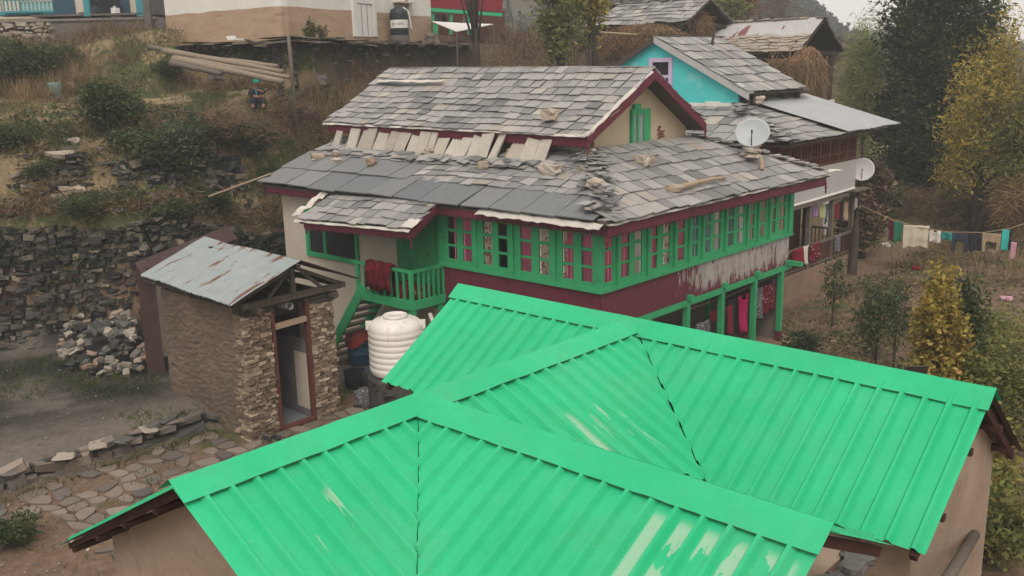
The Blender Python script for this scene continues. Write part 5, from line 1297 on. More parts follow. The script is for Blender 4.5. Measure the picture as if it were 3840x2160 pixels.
R2 = .42; z0 = MZ+.28; mb = MB(); mb.lathe([(0, 0), (R2*.96, 0), (R2, .05), (R2*.97, .3), (R2, .33), (R2*.98, .62), (R2*1.01, .66), (R2, .95), (R2*.88, 1.1), (R2*.5, 1.18), (R2*.42, 1.24), (0, 1.25)], (bt.x, bt.y, z0), 32); mb.build('tank_body', M['black'], tk, True)
mb = MB(); mb.lathe([(0, 0), (R2*1.05, 0), (R2*1.05, .28), (0, .28)], (bt.x, bt.y, MZ+.0), 16); mb.build('stand', M['grime'], tk)
tow = (EYE-bt); a0 = math.atan2(tow.y, tow.x); mb = MB(); vs = []
for i in range(17):
    an = a0-1.15+2.3*i/16; 
    for z in (.30, .66): vs.append(V((bt.x+(R2+.012)*math.cos(an), bt.y+(R2+.012)*math.sin(an), z0+z)))
mb.add(vs, [(i*2, i*2+2, i*2+3, i*2+1) for i in range(16)]); lab = mb.build('label', M['white'], tk)
def lettering(txt, size, mt, parent, place):
    cu = bpy.data.curves.new('txt', 'FONT'); cu.body = txt; cu.size = size; cu.align_x = 'CENTER'
    to = bpy.data.objects.new('txt', cu); COL.objects.link(to); dg = bpy.context.evaluated_depsgraph_get()
    me = bpy.data.meshes.new_from_object(to.evaluated_get(dg)); bpy.data.objects.remove(to)
    b = worldloc(parent)
    for v in me.vertices: v.co = place(v.co.x, v.co.y)-b
    me.materials.append(mt); return link('lettering', me, parent)
lettering('KEN', .17, M['black'], lab, lambda x, y: V((bt.x+(R2+.016)*math.cos(a0+.12+x/R2), bt.y+(R2+.016)*math.sin(a0+.12+x/R2), z0+.42+y)))
mb = MB(); vs = []
for k in range(6):
    an = a0-.62; t = k*math.pi/3; c = V((bt.x+(R2+.016)*math.cos(an), bt.y+(R2+.016)*math.sin(an), z0+.48)); tg = V((-math.sin(an), math.cos(an), 0))
    mb.add([c, c+tg*.07*math.cos(t-.3)+V((0, 0, .07*math.sin(t-.3))), c+tg*.09*math.cos(t)+V((0, 0, .09*math.sin(t))), c+tg*.07*math.cos(t+.3)+V((0, 0, .07*math.sin(t+.3)))], [(0, 1, 2, 3)])
mb.build('emblem', mat('mustard_print', (.45, .36, .16)), lab)
mb = MB(); s_ = V((-math.sin(a0), math.cos(a0), 0)); q = V((bt.x, bt.y, z0)); mb.tube([q+s_*.2+V((0, 0, 1.2)), q+s_*.42+V((0, 0, 1.05)), q+s_*.50+V((0, 0, .7)), q+s_*.52+V((0, 0, .35)), q+s_*.6+V((0, 0, .2))], .035, 8); mb.build('white_hose', M['white'], tk, True)
p = onp(1618, 135, MC+NR*.6, NR); mb = MB(); mb.rock((p.x, p.y, MZ+.2), .3, .25, .22); solo('block', mb, M['concrete'], 'pale stone block at the end of the slab ledge', 'block')
p = onp(865, 134, MC+NL*1.0, NL); mb = MB(); mb.axes((p.x-.25, p.y, MZ+.05), (.45, .1, .0), (.05, .3, 0), (0, 0, .05)); mb.axes((p.x-.25, p.y, MZ+.05), (.45, .1, 0), (0, .03, .0), (-.1, 0, .16)); solo('white_sack', mb, M['white'], 'crumpled white sack lying on the slab ledge', 'sack')
# post and logs
a = dep(1098, 305, 33.2); mb = MB(); mb.tube([(a.x, a.y, T(a.x, a.y)-.3), (a.x-.02, a.y, 8.2), (a.x-.06, a.y, dep(1092, 135, 33.2).z)], [.075, .07, .06], 9); solo('wooden_post', mb, M['oldwood'], 'grey wooden post standing free before the stone footing wall', 'post', smooth=True)
LG = [((654, 203), (1040, 248), 34.5, 33.6, .095, 'highest log of the pile, nearest the footing wall'), ((612, 190), (1060, 268), 34.3, 33.0, .10, 'long log second from the wall with a dark split end'), ((655, 217), (1085, 289), 33.8, 32.5, .095, 'log with pale sawn right end third from the front'),
      ((650, 222), (1062, 306), 33.3, 31.8, .115, 'pale thick log lying at the front of the pile'), ((640, 236), (828, 276), 33.0, 32.3, .095, 'short dark log low at the left of the pile'), ((560, 176), (700, 205), 35, 34.5, .1, 'short grey log at the far left end of the pile')]
for (a, b, ta, tb2, r, lb) in LG:
    p, q = dep(*a, ta), dep(*b, tb2); mb = MB(); n = 8
    mb.tube([p.lerp(q, i/n)+V((0, 0, .008*math.sin(i*1.7+r*50))) for i in range(n+1)], [r*(1.15-.3*i/n)*rnd(.93, 1.07) for i in range(n+1)], 10); solo('log', mb, M['logwood' if 'dark' not in lb[:12] and 'grey' not in lb else 'oldwood'], lb, 'log', 'logs stacked on the terrace', smooth=True)

# ================================================================== BLUE VERANDA HOUSE (top left)
BO = dep(627, 60, 41.5); BO = V((BO.x, BO.y, 0)); bN = V((.70, -.714, 0)); bz = dep(627, 60, 41.5).z
BH = thing('blue_trim_house', (BO.x-6, BO.y, bz), 'house with blue posts and doors above a sooty wall at the top left', 'house')
BU = V((.714, .70, 0)); pb = lambda px, py, o=0: onp(px, py, BO+bN*o, bN)
def brect(nm, x0, x1, y0, y1, o, th, mt, parent=BH):
    a, b = pb(x0, y1, o), pb(x1, y1, o); zl, zh = pb((x0+x1)/2, y1, o).z, pb((x0+x1)/2, y0, o).z
    mb = MB(); mb.axes((a.x, a.y, zl), V((b.x-a.x, b.y-a.y, 0)), V((0, 0, zh-zl)), bN*th); return mb.build(nm, M[mt], parent)
brect('back_wall', -30, 617, -60, 66, -2.2, .2, 'cream'); brect('floor_edge', 190, 640, 60, 67, -2.0, 2.05, 'grime')
for a, b in ((205, 287), (432, 492)): brect('door', a, b, -40, 62, -1.98, .05, 'navy')
brect('dark_opening', 536, 582, 14, 62, -1.98, .06, 'dark'); brect('dark_opening', 590, 616, 8, 62, -1.98, .07, 'redwood')
for a, b in ((322, 344), (518, 546)): brect('post', a, b, -60, 62, -.1, .15, 'tealpaint')
brect('post', 560, 570, -60, 62, -.1, .15, 'tealpaint'); brect('base_beam', 15, 205, 40, 48, .05, .1, 'tealpaint'); brect('top_rail', 12, 205, -4, 2, .12, .06, 'tealpaint')
for i in range(13): brect('baluster', 16+i*15, 20+i*15, 2, 40, .10, .04, 'paleaqua' if i > 4 else 'tealpaint')
brect('landing', 25, 205, 48, 62, -1.2, 1.2, 'tealpaint'); brect('panel', 80, 200, 6, 38, .02, .05, 'paleaqua'); brect('white_side', -30, 14, -60, 56, -.3, .2, 'cream')
MBx = MB()
a = pb(-40, 66, -1.5); b = pb(628, 66, -1.5)
fl = MB(); fl.axes((a.x, a.y, bz-.12), V((b.x-a.x, b.y-a.y, 0)), bN*1.6, V((0, 0, .1))); fl.build('floor', M['concrete'], BH)
brect('dark_wall', 612, 634, -40, 135, -2.0, 2.3, 'grime')
jc = pb(433, 62, -.3); j = thing('jerry_can', (jc.x, jc.y, bz), 'white plastic jerry can on the edge of the blue veranda', 'jerry can')
mb = MB(); mb.axes((jc.x-.18, jc.y-.1, bz), (.36, .05, 0), (-.03, .22, 0), (0, 0, .42), 0, .01, .9); mb.build('body', M['white'], j); mb = MB(); mb.tube([(jc.x-.1, jc.y, bz+.41), (jc.x-.08, jc.y, bz+.47), (jc.x+.08, jc.y, bz+.47), (jc.x+.1, jc.y, bz+.41)], .02, 6); mb.build('handle', M['white'], j)
pk = pb(400, 62, -1.2); mb = MB(); mb.rock((pk.x, pk.y, bz+.4), .7, .3, .5); solo('covered_heap', mb, M['black'], 'dark covered heap behind the white jerry can', 'heap')
pk = pb(302, 62, -1.0); mb = MB(); mb.axes((pk.x-.2, pk.y, bz), (.5, .05, 0), (0, .3, 0), (0, 0, .3)); solo('crate', mb, M['oldwood'], 'low grey crate between the blue door and the blue post', 'crate')
# rendered wall beneath, and rough stones at its left
w = MB(); a, b = pb(185, 66, .02), pb(632, 66, .02)
zlow = dep(400, 178, 40.5).z
w.axes((a.x, a.y, zlow-.8), V((b.x-a.x, b.y-a.y, 0)), -bN*.5, V((0, 0, bz-.1-zlow+.8))); solo('rendered_wall', w, mat('smoke_stained_render', (.20, .18, .165), (.12, .11, .105), .7, rough=.95, bmp=.8, bd=.08, stain=(.10, .095, .09), stain_t=(.5, .7), stain_sc=.5), 'grey smoke stained retaining wall below the blue veranda', 'wall')
a, b = pb(-60, 62, .1), pb(190, 62, .1)
stonewall([(a.x, a.y), (b.x, b.y)], zlow-.6, bz-.1, (.7, -.7, 0), 'rough dry stone wall with yellow stones at the top left corner', sw=.45, sh=.16, mats=('tan_slate', 'earthwall'), batter=.05)
# ================================================================== RED HOUSE FAR BEHIND
RO = dep(1618, 40, 50); RH = thing('red_panel_house', (RO.x, RO.y, RO.z-3), 'distant house with a red panelled gallery over a green post veranda', 'house')
rN = (EYE-RO); rN.z = 0; rN.normalize(); rU = V((-rN.y, rN.x, 0)); rU = (rU+rN*-.45).normalized(); rN = V((rU.y, -rU.x, 0)); rN = rN if rN.dot(EYE-RO) > 0 else -rN
pq = lambda px, py, o=0: onp(px, py, RO+rN*o, rN)
def rrect(nm, x0, x1, y0, y1, o, th, mt, parent=RH, dy=0):
    a, b = pq(x0, y1, o), pq(x1, y1+dy, o); a2 = pq(x0, y0, o); b2 = pq(x1, y0+dy, o)
    mb = MB(); mb.prism([a, b, b2, a2], rN*th); return mb.build(nm, M[mt], parent)
M['redpanel'] = mat('crimson_panel', (.26, .02, .04), (.2, .016, .03), 2, rough=.6)
rrect('red_panel', 1600, 1880, -90, 26, 0, .1, 'redpanel', dy=18); rrect('beam', 1600, 1880, 30, 42, .02, .12, 'roofgreen', dy=20)
for x in (1615, 1684, 1752): rrect('post', x, x+10, 40, 130, -.1, .12, 'green', dy=0)
rrect('back_wall', 1600, 1890, 30, 130, -2.2, .1, 'redwood', dy=12); rrect('green_skirting', 1600, 1640, 92, 130, .0, .1, 'green')
for i, (x, c, lb) in enumerate(((1632, 'blue', 'blue garment under the far green beam'), (1655, 'charcoal', 'dark garment under the far green beam'), (1735, 'white', 'white garment under the far green beam'), (1768, 'darkred', 'dark red garment under the far green beam'))):
    p, q = pq(x, 52+i*3, -.4), pq(x+17, 53+i*3, -.4); q.z = p.z; cloth('far_garment', p, q, .55, c, lb, 'garment', 'washing at the far red house', None, .03, (6, 8))
a, b, c_, d_ = dep(1620, 82, 46), dep(1760, 90, 47), dep(1850, 92, 48), dep(1712, 120, 45)
mb = MB(); mb.prism([a, d_, c_, b], (0, 0, .03)); wsh = solo('white_sheet', mb, M['white'], 'sloping white sheet roof in front of the far red house', 'sheet')
for p_ in (a, d_, c_): MB().tube([p_-V((0, 0, 2.2)), p_], .05, 6).build('pole', M['oldwood'], wsh)

# ================================================================== BARNS
def barn(name, label, E, xl, yr_off, zr, wall_h, tin=False):
    E = V(E)
    t = thing(name, (E.x-3, E.y+2, E.z-wall_h), label, 'barn'); ex, ey, ez_ = E
    yr_ = ey+yr_off; d = MB(); deck(d, (xl, ey, ez_), (ex, ey, ez_), (ex, yr_, zr), (xl, yr_, zr)); deck(d, (ex, yr_+yr_off, ez_), (xl, yr_+yr_off, ez_), (xl, yr_, zr), (ex, yr_, zr)); ro = d.build('roof', M['darkwood'], t)
    Wv = V((0, yr_off, zr-ez_)); L = Wv.length; Wv.normalize(); s = MB()
    if not tin: slates(s, (xl, ey-.05, ez_+.02), V((1, 0, 0)), Wv, L, .42, .55, lambda v: .35*v+.2*noise.noise(V((v, 1, 1))), lambda v: ex-xl, .028, .05, 0, .06, .09, 1.25, top=L)
    else: slates(s, (xl, ey-.05, ez_+.02), V((1, 0, 0)), Wv, L*.42, .22, .5, lambda v: 0, lambda v: ex-xl, .035, .06, 0, .09, .10, 1.5)
    for i in range(30): 
        x = rnd(xl, ex); s.axes((x, yr_-.2, zr+.06), (rnd(.3, .5), 0, rnd(-.03, .03)), (0, rnd(.3, .5), rnd(-.05, .05)), (0, 0, .03), 0, .03)
    s.build('slates', M['tan_slate' if tin else 'slate'], ro)
    s = MB(); slates(s, (ex, yr_+yr_off, ez_), V((-1, 0, 0)), V((0, -yr_off, zr-ez_)).normalized(), L, .45, .55, lambda v: 0, lambda v: ex-xl, .03, .05, 0, .06, .08, 1.3, top=L); s.build('rear_slates', M['slate'], ro)
    if tin: corrug('tin_sheet', (xl, yr_-.05, zr+.07), (1, 0, 0), ex-xl, (0, -yr_off*.66, -(zr-ez_)*.66), 'barntin', ro, .10, .012, 6, .05, .02)
    w = MB(); zb = ez_-wall_h
    for x in (xl+.4, (xl+ex)/2, ex-.4):
        for y in (ey+.5, yr_+yr_off-.5): w.box(x-.1, x+.1, y-.1, y+.1, zb, ez_)
    for y in (ey+.45, yr_+yr_off-.5): w.beam((xl+.1, y, ez_-.15), (ex-.1, y, ez_-.15), .16, .18)
    w.beam((ex-.4, ey, ez_-.1), (ex-.4, yr_+yr_off, ez_-.1), .18, .2); w.beam((xl+.2, ey+.42, ez_-wall_h*.5), (ex-.2, ey+.42, ez_-wall_h*.5), .1, .1)
    w.build('timber_frame', M['darkwood'], t)
    w = MB(); w.box(xl+.5, ex-.6, ey+.7, yr_+yr_off-.7, zb, ez_-.05); w.build('inner_wall', M['dim' if not tin else 'darkwood'], t)
    return t
def hay(name, c, r, label, n=5000, ln=.5, w=.03, drop=.5, mt='straw'):
    c = np.array(c); p = np.random.normal(size=(n, 3)); p /= np.linalg.norm(p, axis=1)[:, None]; p *= np.random.uniform(.75, 1, n)[:, None]; p = c+p*np.array(r)
    d = np.random.normal(size=(n, 3))*.6; d[:, 2] -= drop*1.6; d /= np.linalg.norm(d, axis=1)[:, None]
    v, q = blades(p, ln, w, dirs=d); o = fastmesh(name, v-np.array([c[0], c[1], c[2]-r[2]]), q, M[mt]); o.location = (c[0], c[1], c[2]-r[2]); return tag(o, label, 'hay')
E1 = dep(2515, 88, 46); b1l = ony(2190, 92, E1.y).x; r1 = ony(2602, 4, E1.y+2.2)
barn('slate_barn', 'old slate roofed hay barn at the top with straw in its gable', (E1.x+.9, E1.y, E1.z), b1l, 2.2, ony(2500, 8, E1.y+2.2).z, 3.4)
hay('hay', (E1.x+.2, E1.y+1.9, E1.z+.1), (.35, 1.4, .6), 'straw packed into the gable of the slate barn')
p = dep(2400, 165, 45.5); hay('hay', p, (2.6, .7, 1.0), 'hay heaped in the open front of the slate barn', 7000)
a, b = dep(2252, 122, 45), dep(2505, 118, 45); mb = MB(); mb.tube([a, (a+b)/2-V((0, 0, .12)), b], .06, 7); solo('pole', mb, M['palewood'], 'horizontal pole across the open front of the slate barn', 'pole')
E2 = dep(3005, 192, 44); b2l = ony(2600, 185, E2.y).x; yo = 2.3
barn('tin_barn', 'barn with a rust patched tin and slate roof left of the trees', E2, b2l, yo, ony(2900, 80, E2.y+yo).z, 3.8, True)
p = dep(3025, 262, 44); hay('hay', p, (.8, .9, 1.1), 'ragged straw hanging from the right corner of the tin barn', 6000, .8, .03, 1.2)
p = dep(2925, 250, 43.6); hay('hay', p, (.9, .5, .35), 'long straw spilling from the front of the tin barn', 2600, .8, .03, .5)
# ================================================================== VEGETATION
LM = dict(
    dark=leafmat('dark_evergreen_leaf', [(.016, .032, .016), (.028, .048, .022), (.05, .072, .03), (.11, .12, .042), (.024, .036, .018)]),
    bamboo=leafmat('bamboo_leaf', [(.22, .27, .09), (.32, .37, .14), (.40, .43, .18), (.24, .27, .10), (.46, .45, .22)]),
    yellow=leafmat('yellowing_leaf', [(.18, .19, .055), (.34, .31, .085), (.50, .39, .09), (.58, .43, .10), (.26, .24, .08), (.38, .30, .10)]),
    mixed=leafmat('turning_leaf', [(.10, .14, .05), (.18, .20, .07), (.30, .28, .09), (.11, .135, .05)]),
    lemon=leafmat('lemon_leaf', [(.22, .21, .05), (.38, .32, .07), (.46, .37, .09), (.16, .17, .055)]),
    red=leafmat('rust_leaf', [(.14, .055, .025), (.22, .085, .035), (.28, .12, .05), (.12, .07, .03)]),
    bush=leafmat('bush_leaf', [(.034, .058, .03), (.055, .088, .042), (.09, .12, .055), (.12, .135, .065), (.045, .058, .03)]),
    ivy=leafmat('grey_green_leaf', [(.05, .085, .05), (.09, .13, .075), (.15, .19, .11), (.04, .065, .035)]),
    brown=leafmat('dead_brown_twig', [(.075, .05, .038), (.13, .088, .064), (.19, .13, .09), (.26, .185, .12)], .1),
    dry=leafmat('dry_grass', [(.18, .125, .065), (.28, .20, .11), (.38, .285, .165), (.16, .135, .07)], .2),
    grass=leafmat('green_grass', [(.035, .06, .016), (.06, .095, .025), (.10, .125, .04), (.14, .135, .055)], .2),
    vine=leafmat('vine_leaf', [(.20, .20, .045), (.32, .27, .06), (.46, .34, .08), (.60, .46, .15), (.22, .13, .04), (.15, .17, .04)]),
    pine=leafmat('far_forest', [(.02, .035, .022), (.03, .05, .03), (.045, .06, .034)], 0))
def clump_pts(ell, n, spread=.28, clumps=26):
    out = []; tot = sum(e[3]*e[4]*e[5] for e in ell); cs = []
    for e in ell:
        k = max(4, int(clumps*len(ell)*e[3]*e[4]*e[5]/tot)); c = np.array(e[:3]); r = np.array(e[3:6])
        d = np.random.normal(size=(k, 3)); d /= np.linalg.norm(d, axis=1)[:, None]; cc = c+d*np.random.uniform(.45, 1.0, k)[:, None]*r
        cs.append(cc); m_ = int(n*e[3]*e[4]*e[5]/tot/k)+1
        for q in cc: out.append(q+np.random.normal(size=(m_, 3))*r*spread*np.random.uniform(.6, 1.2))
    return np.concatenate(out), np.concatenate(cs)
def tree(name, base, ell, lm, n, ls, tr, label, cat='tree', group=None, clumps=26, spread=.26, aspect=.5, bark='bark', limbs=14, droop=0, lean=(0, 0), up=.3):
    base = V(base); t = thing(name, base, label, cat, group)
    pts, cs = clump_pts(ell, n, spread, clumps); b = np.array(base)
    v, q = leaf_quads(pts+b, ls, aspect, droop=droop, up=up); fastmesh('crown', v, q, LM[lm], t)
    top = max(e[2] for e in ell); mb = MB(); P = [base-V((0, 0, .3)), base+V((lean[0]*.3, lean[1]*.3, top*.35)), base+V((lean[0]*.7, lean[1]*.7, top*.7)), base+V((lean[0], lean[1], top))]
    if tr:
        mb.tube(P, [tr*1.2, tr, tr*.65, tr*.25], 9)
        for i in np.random.permutation(len(cs))[:limbs]:
            c = base+V(cs[i]); k = rnd(.25, .8); s0 = base+V((lean[0]*k, lean[1]*k, min(top*k, cs[i][2]*.8)))
            mb.tube([s0, s0.lerp(c, .5)+V((0, 0, .08*(c-s0).length)), c], [tr*.4, tr*.25, tr*.08], 5)
        mb.build('trunk', M[bark], t, True)
    return t
def bush(name, base, r, h, lm, n, ls, label, group=None, **k):
    E_ = [(0, 0, h*.42, r*.8, r*.8, h*.42)]
    for i in range(4):
        a = rnd(0, 6.28); q = rnd(.35, .6); E_.append((r*.7*math.cos(a), r*.7*math.sin(a), h*rnd(.25, .75), r*q, r*q, h*q*.55))
    return tree(name, base, E_, lm, n, ls, k.pop('tr', .03), label, 'shrub', group, **k)
def gz(p): return V((p.x, p.y, T(p.x, p.y)))
pxm = lambda px, t: px*t/F
def stand(px, t):           # spot on the terrain along the image column at distance t
    d = ray(px, 700); p = EYE+V((d.x, d.y, 0))*t; return gz(p)
# right side trees
b = stand(3475, 47); zz_ = lambda py, t, b: CAMZ+(0)+ (ray(3480, py)*t).z-b.z
tree('evergreen_tree', b, [(0, 0, 4.4, 2.6, 2.6, 2.8), (.1, .1, 8.2, 2.5, 2.5, 3.4), (-.3, 0, 2.4, 2.3, 2.3, 2.2), (.2, 0, 12.0, 2.3, 2.3, 3.2), (1.5, 1.4, 7.0, 1.4, 1.4, 2.6)], 'dark', 60000, .2, .28, 'very tall dark evergreen tree filling the upper right', clumps=60, spread=.2, limbs=20)
b = stand(3225, 50); tree('bamboo_clump', b, [(0, 0, 4.6, 1.45, 1.45, 2.6), (.1, .2, 7.0, 1.0, 1.0, 1.9), (-.5, .2, 6.0, .9, .9, 2.0)], 'bamboo', 15000, .22, .06, 'feathery light green clump left of the dark evergreen', 'tree', None, 50, .3, .16, 'palebark', 16)
b = stand(3665, 37.5); tree('yellow_tree', b, [(.2, .2, 5.2, 1.45, 1.45, 2.5), (.5, .3, 7.2, .8, .8, 2.2), (-.4, 0, 3.7, 1.3, 1.3, 1.5), (1.5, 1.1, 4.2, 1.5, 1.5, 2.1)], 'yellow', 19000, .19, .17, 'tall yellow leaved tree with a bare dark trunk on the right', 'tree', None, 70, .24, .24, 'bark', 26)
b = stand(3800, 36.5); tree('yellow_tree', b, [(0, 0, 4.0, 1.6, 1.6, 2.0), (.8, .5, 5.6, 1.3, 1.3, 1.8)], 'mixed', 12000, .15, .12, 'olive green tree cut by the right edge under the yellow tree', 'tree', None, 50, .26, .26, 'bark', 14)
b = stand(3630, 38.5); bush('straw_bush', b, 1.2, 2.8, 'brown', 2400, .3, 'brown half dead bush below the yellow tree trunk', aspect=.08)
b = stand(3830, 36); hay('hay', (b.x, b.y, b.z+2.0), (.8, .8, .9), 'orange straw hung in the tree above the washing line', 3500, .7, .03, .3)
# vine pillar in the garden
b = stand(3565, 19.0); vz = (EYE+ray(3560, 1060)*19).z-b.z
tree('vine_covered_trunk', b, [(0, 0, vz*.74, .5, .5, vz*.28), (.1, .05, vz*.42, .55, .55, vz*.4), (0, 0, vz*.12, .6, .6, vz*.2)], 'vine', 16000, .10, .10, 'trunk wrapped in yellow and orange vine leaves behind the green roof', 'tree', None, 46, .22, .6, 'bark', 6, .6)
b = stand(3660, 19.6); tree('green_shrub', b, [(0, 0, vz*.6, .42, .42, vz*.3)], 'bush', 2600, .12, .05, 'dark green shrub leaning on the vine wrapped trunk', 'shrub')
for px, t, r, h, lm, n, lb in ((3790, 21.5, .9, 2.6, 'mixed', 3600, 'olive green shrub below the pink rag at the right edge'), (3720, 15.2, .6, 1.6, 'vine', 2200, 'yellow brown weed clump between the roof end and the right edge'), (3640, 14.2, .55, 1.3, 'mixed', 2000, 'olive weed clump just beyond the right end of the green ridge'), (3760, 16.0, .8, 2.0, 'lemon', 2400, 'yellow green leafy shrub at the right edge behind the green roof'), (3830, 18.5, .9, 2.8, 'mixed', 3000, 'olive shrub at the right edge above the yellow green one'), (3700, 17.2, .6, 1.5, 'mixed', 1800, 'small olive shrub at the foot of the vine wrapped trunk'), (3835, 14.2, .7, 1.7, 'mixed', 1800, 'green brown shrub lowest at the right edge')):
    b = stand(px, t); bush('leafy_shrub', b, r, h, lm, int(n*2.4), .095, lb, 'garden shrubs')
for px, t, r, h, n, lb in ((3330, 22.5, .5, 2.7, 1500, 'slim dark shrub on bare stems in the middle of the garden'), (3400, 23.5, .4, 2.3, 800, 'second dark stemmed shrub just right of the slim one'), (3150, 27.5, .45, 1.9, 700, 'thin sapling beside the neighbour railing'), (3450, 21, .5, 1.2, 1400, 'low dark bush between the slim shrub and the vine trunk'), (3040, 25, .5, .6, 1300, 'low green weed clump beside the end post'), (3000, 22.5, .6, .55, 1500, 'green weed patch in front of the maroon post feet'), (3280, 20.5, .6, .7, 1300, 'low shrub just above the green ridge'),):
    b = stand(px, t); tree('garden_shrub', b, [(0, 0, h*.7, r, r, h*.32)] if h > 1.5 else [(0, 0, h*.5, r, r, h*.5)], 'bush', n, .11, .03, lb, 'shrub', 'garden shrubs', 18, .3, .4, 'bark', 10)
b = stand(3240, 36); tree('creeper_stump', b, [(0, 0, 1.4, .9, .9, 1.3), (.3, .2, 2.9, .75, .75, .7)], 'brown', 5200, .18, .2, 'stump buried in brown dry creeper beyond the veranda', 'tree', None, 40, .25, .4)
p = stand(3215, 33.6); mb = MB(); mb.tube([p, p+V((.03, .02, 1.6)), p+V((.1, .05, 3.1))], [.17, .14, .13], 9); solo('dead_tree', mb, M['bark'], 'bare dark trunk standing where the garden line begins', 'trunk')
p = dep(3117, 420, 40); mb = MB(); mb.box(p.x-.08, p.x+.08, p.y-.08, p.y+.08, T(p.x, p.y), dep(3117, 373, 40).z); solo('white_post', mb, M['white'], 'slim white post rising behind the tin roof edge', 'post')
# centre trees
b = stand(2110, 42); tz = b.z; tree('turning_tree', b, [(-.4, 0, 12.2-tz, 1.25, 1.25, 2.0), (.1, 0, 9.6-tz, 1.3, 1.3, 1.4), (0, 0, 14.2-tz, 1.3, 1.3, 1.6)], 'mixed', 9000, .2, .14, 'green tree with pale leaves between the red house and the slate barn', 'tree', None, 40, .25, .5)
b = stand(2215, 41.6); tz = b.z; tree('turning_tree', b, [(0, .2, 11.3-tz, .75, .75, 1.8), (.2, .2, 13.0-tz, .8, .8, 1.2)], 'lemon', 3600, .2, .1, 'yellow leaved tree at the left end of the slate barn roof', 'tree', None, 26, .25, .5)
b = stand(2225, 40.5); bush('rust_bush', b, 1.0, 3.4, 'red', 3600, .15, 'rust red bush under the slate barn', clumps=34)
b = stand(1802, 44); tz = b.z; tree('bare_tree', b, [(0, 0, 13.2-tz, 1.5, 1.5, 1.2)], 'bush', 900, .14, .16, 'nearly bare dark tree in front of the red house', 'tree', None, 30, .3, .4, 'bark', 26)
for px, t, r, h, lm, n, lb in ((1930, 42.5, 1.3, 4.6, 'brown', 5000, 'grey brown thicket right of the bare dark tree'), (1990, 41, 1.2, 3.2, 'bush', 4200, 'blue green bush under the green tree'), (2060, 40, 1.2, 2.6, 'brown', 4000, 'brown bush behind the middle of the upper roof ridge'), (1880, 40, 1.3, 2.4, 'bush', 3000, 'dark bush below the bare tree'), (2145, 39, 1.0, 2.2, 'brown', 3600, 'brown bush left of the rust red bush'), (2290, 39, .8, 1.5, 'mixed', 2200, 'small yellow green bush by the turquoise gable'), (1690, 38, 1.3, 1.6, 'brown', 3000, 'low brown bush below the end of the slab ledge'), (1800, 37, 1.2, 1.5, 'brown', 3000, 'low brown bush behind the roof ridge left of centre')):
    b = stand(px, t); bush('hillside_bush', b, r, h, lm, n, .16, lb, 'bushes on the bank behind the house', clumps=36, aspect=.35 if lm != 'brown' else .1, spread=.3)
# brown brush under the two tone house
for px, t, r, h, n, lb in ((1480, 33.5, 1.3, 1.8, 4200, 'low dark brush over the left half of the roof ridge'), (1640, 34.5, 1.4, 1.9, 4600, 'brown brush just above the middle of the roof ridge'), (1760, 35, 1.3, 1.7, 4200, 'reddish brown brush above the roof ridge below the bare tree'), (1950, 36, 1.4, 2.0, 4600, 'brown brush above the right part of the roof ridge'), (1290, 33, 1.3, 2.3, 6500, 'tall brown brush leaning on the footing wall below the white door'), (1200, 32.2, 1.1, 1.7, 5200, 'brown brush heap right of the free standing post'), (1420, 34.5, 1.2, 1.6, 4200, 'brown brush below the black tank'), (1350, 31.5, 1.2, 1.3, 4200, 'tangled dry brush above the upper roof left end'), (1560, 36.5, 1.2, 1.3, 3600, 'brown brush at the end of the footing wall')):
    b = stand(px, t); bush('dead_brush', b, r, h, 'brown', n, .34, lb, 'dead brush below the terrace house', clumps=44, aspect=.05, spread=.33)
# left bank
for px, py, r, h, lm, n, ls, lb in ((455, 505, .95, 1.75, 'bush', 5200, .13, 'rounded dark green bush standing in the grassy field'), (690, 655, .75, 1.9, 'ivy', 3800, .13, 'pale grey green leafy bush on the field edge'), (560, 640, .9, 1.1, 'bush', 3200, .12, 'dark low bush joining the round bush and the pale one'), (60, 330, 1.3, 1.9, 'bush', 4500, .14, 'dark shrub below the yellow stone wall at the left edge'), (170, 285, 1.4, 1.3, 'bush', 4200, .14, 'dark trailing shrub below the sooty wall'), (30, 560, .8, .8, 'bush', 2400, .1, 'green weeds at the left edge of the field'),
                                (850, 520, .8, .7, 'brown', 2600, .2, 'greyish dry bush in front of the seated person'), (975, 545, 1.1, .95, 'brown', 4200, .22, 'tangle of dry brush between the person and the slate roof'), (1110, 505, 1.0, 1.4, 'brown', 4000, .22, 'dry brush at the left end of the upper slate roof'), (820, 590, 1.0, 1.3, 'brown', 3800, .2, 'dry brush right of the pale leafy bush'), (930, 610, 1.0, 1.2, 'bush', 3000, .12, 'dull green brush above the left eave'), (760, 520, .7, .8, 'brown', 2200, .2, 'small dry bush above the pale leafy one'),
                                (620, 305, .6, .6, 'bush', 1600, .1, 'low bush left of the fallen logs'), (690, 330, .6, .7, 'brown', 1600, .16, 'dry bush in front of the dark log'), (800, 790, .8, .7, 'bush', 2200, .1, 'dark bush on the bank above the tin shed roof'), (640, 830, .7, .6, 'bush', 2000, .1, 'green tuft on top of the retaining wall'), (330, 870, .8, .7, 'bush', 2400, .1, 'dark weeds hanging over the retaining wall'), (1000, 760, .8, .7, 'bush', 2000, .1, 'dark weeds on the wall beside the white house wall'),
                                (70, 2040, .5, .6, 'bush', 2600, .07, 'dark green bush at the bottom left beside the path'), (150, 700, .6, .5, 'bush', 1600, .09, 'green weed patch left of the loose stones')):
    b = gz(ground(px, py, 6)); bush('bank_shrub', b, r, h, lm, n, ls, lb, 'shrubs on the left bank', clumps=34, spread=.3, aspect=.4 if lm != 'brown' else .07)
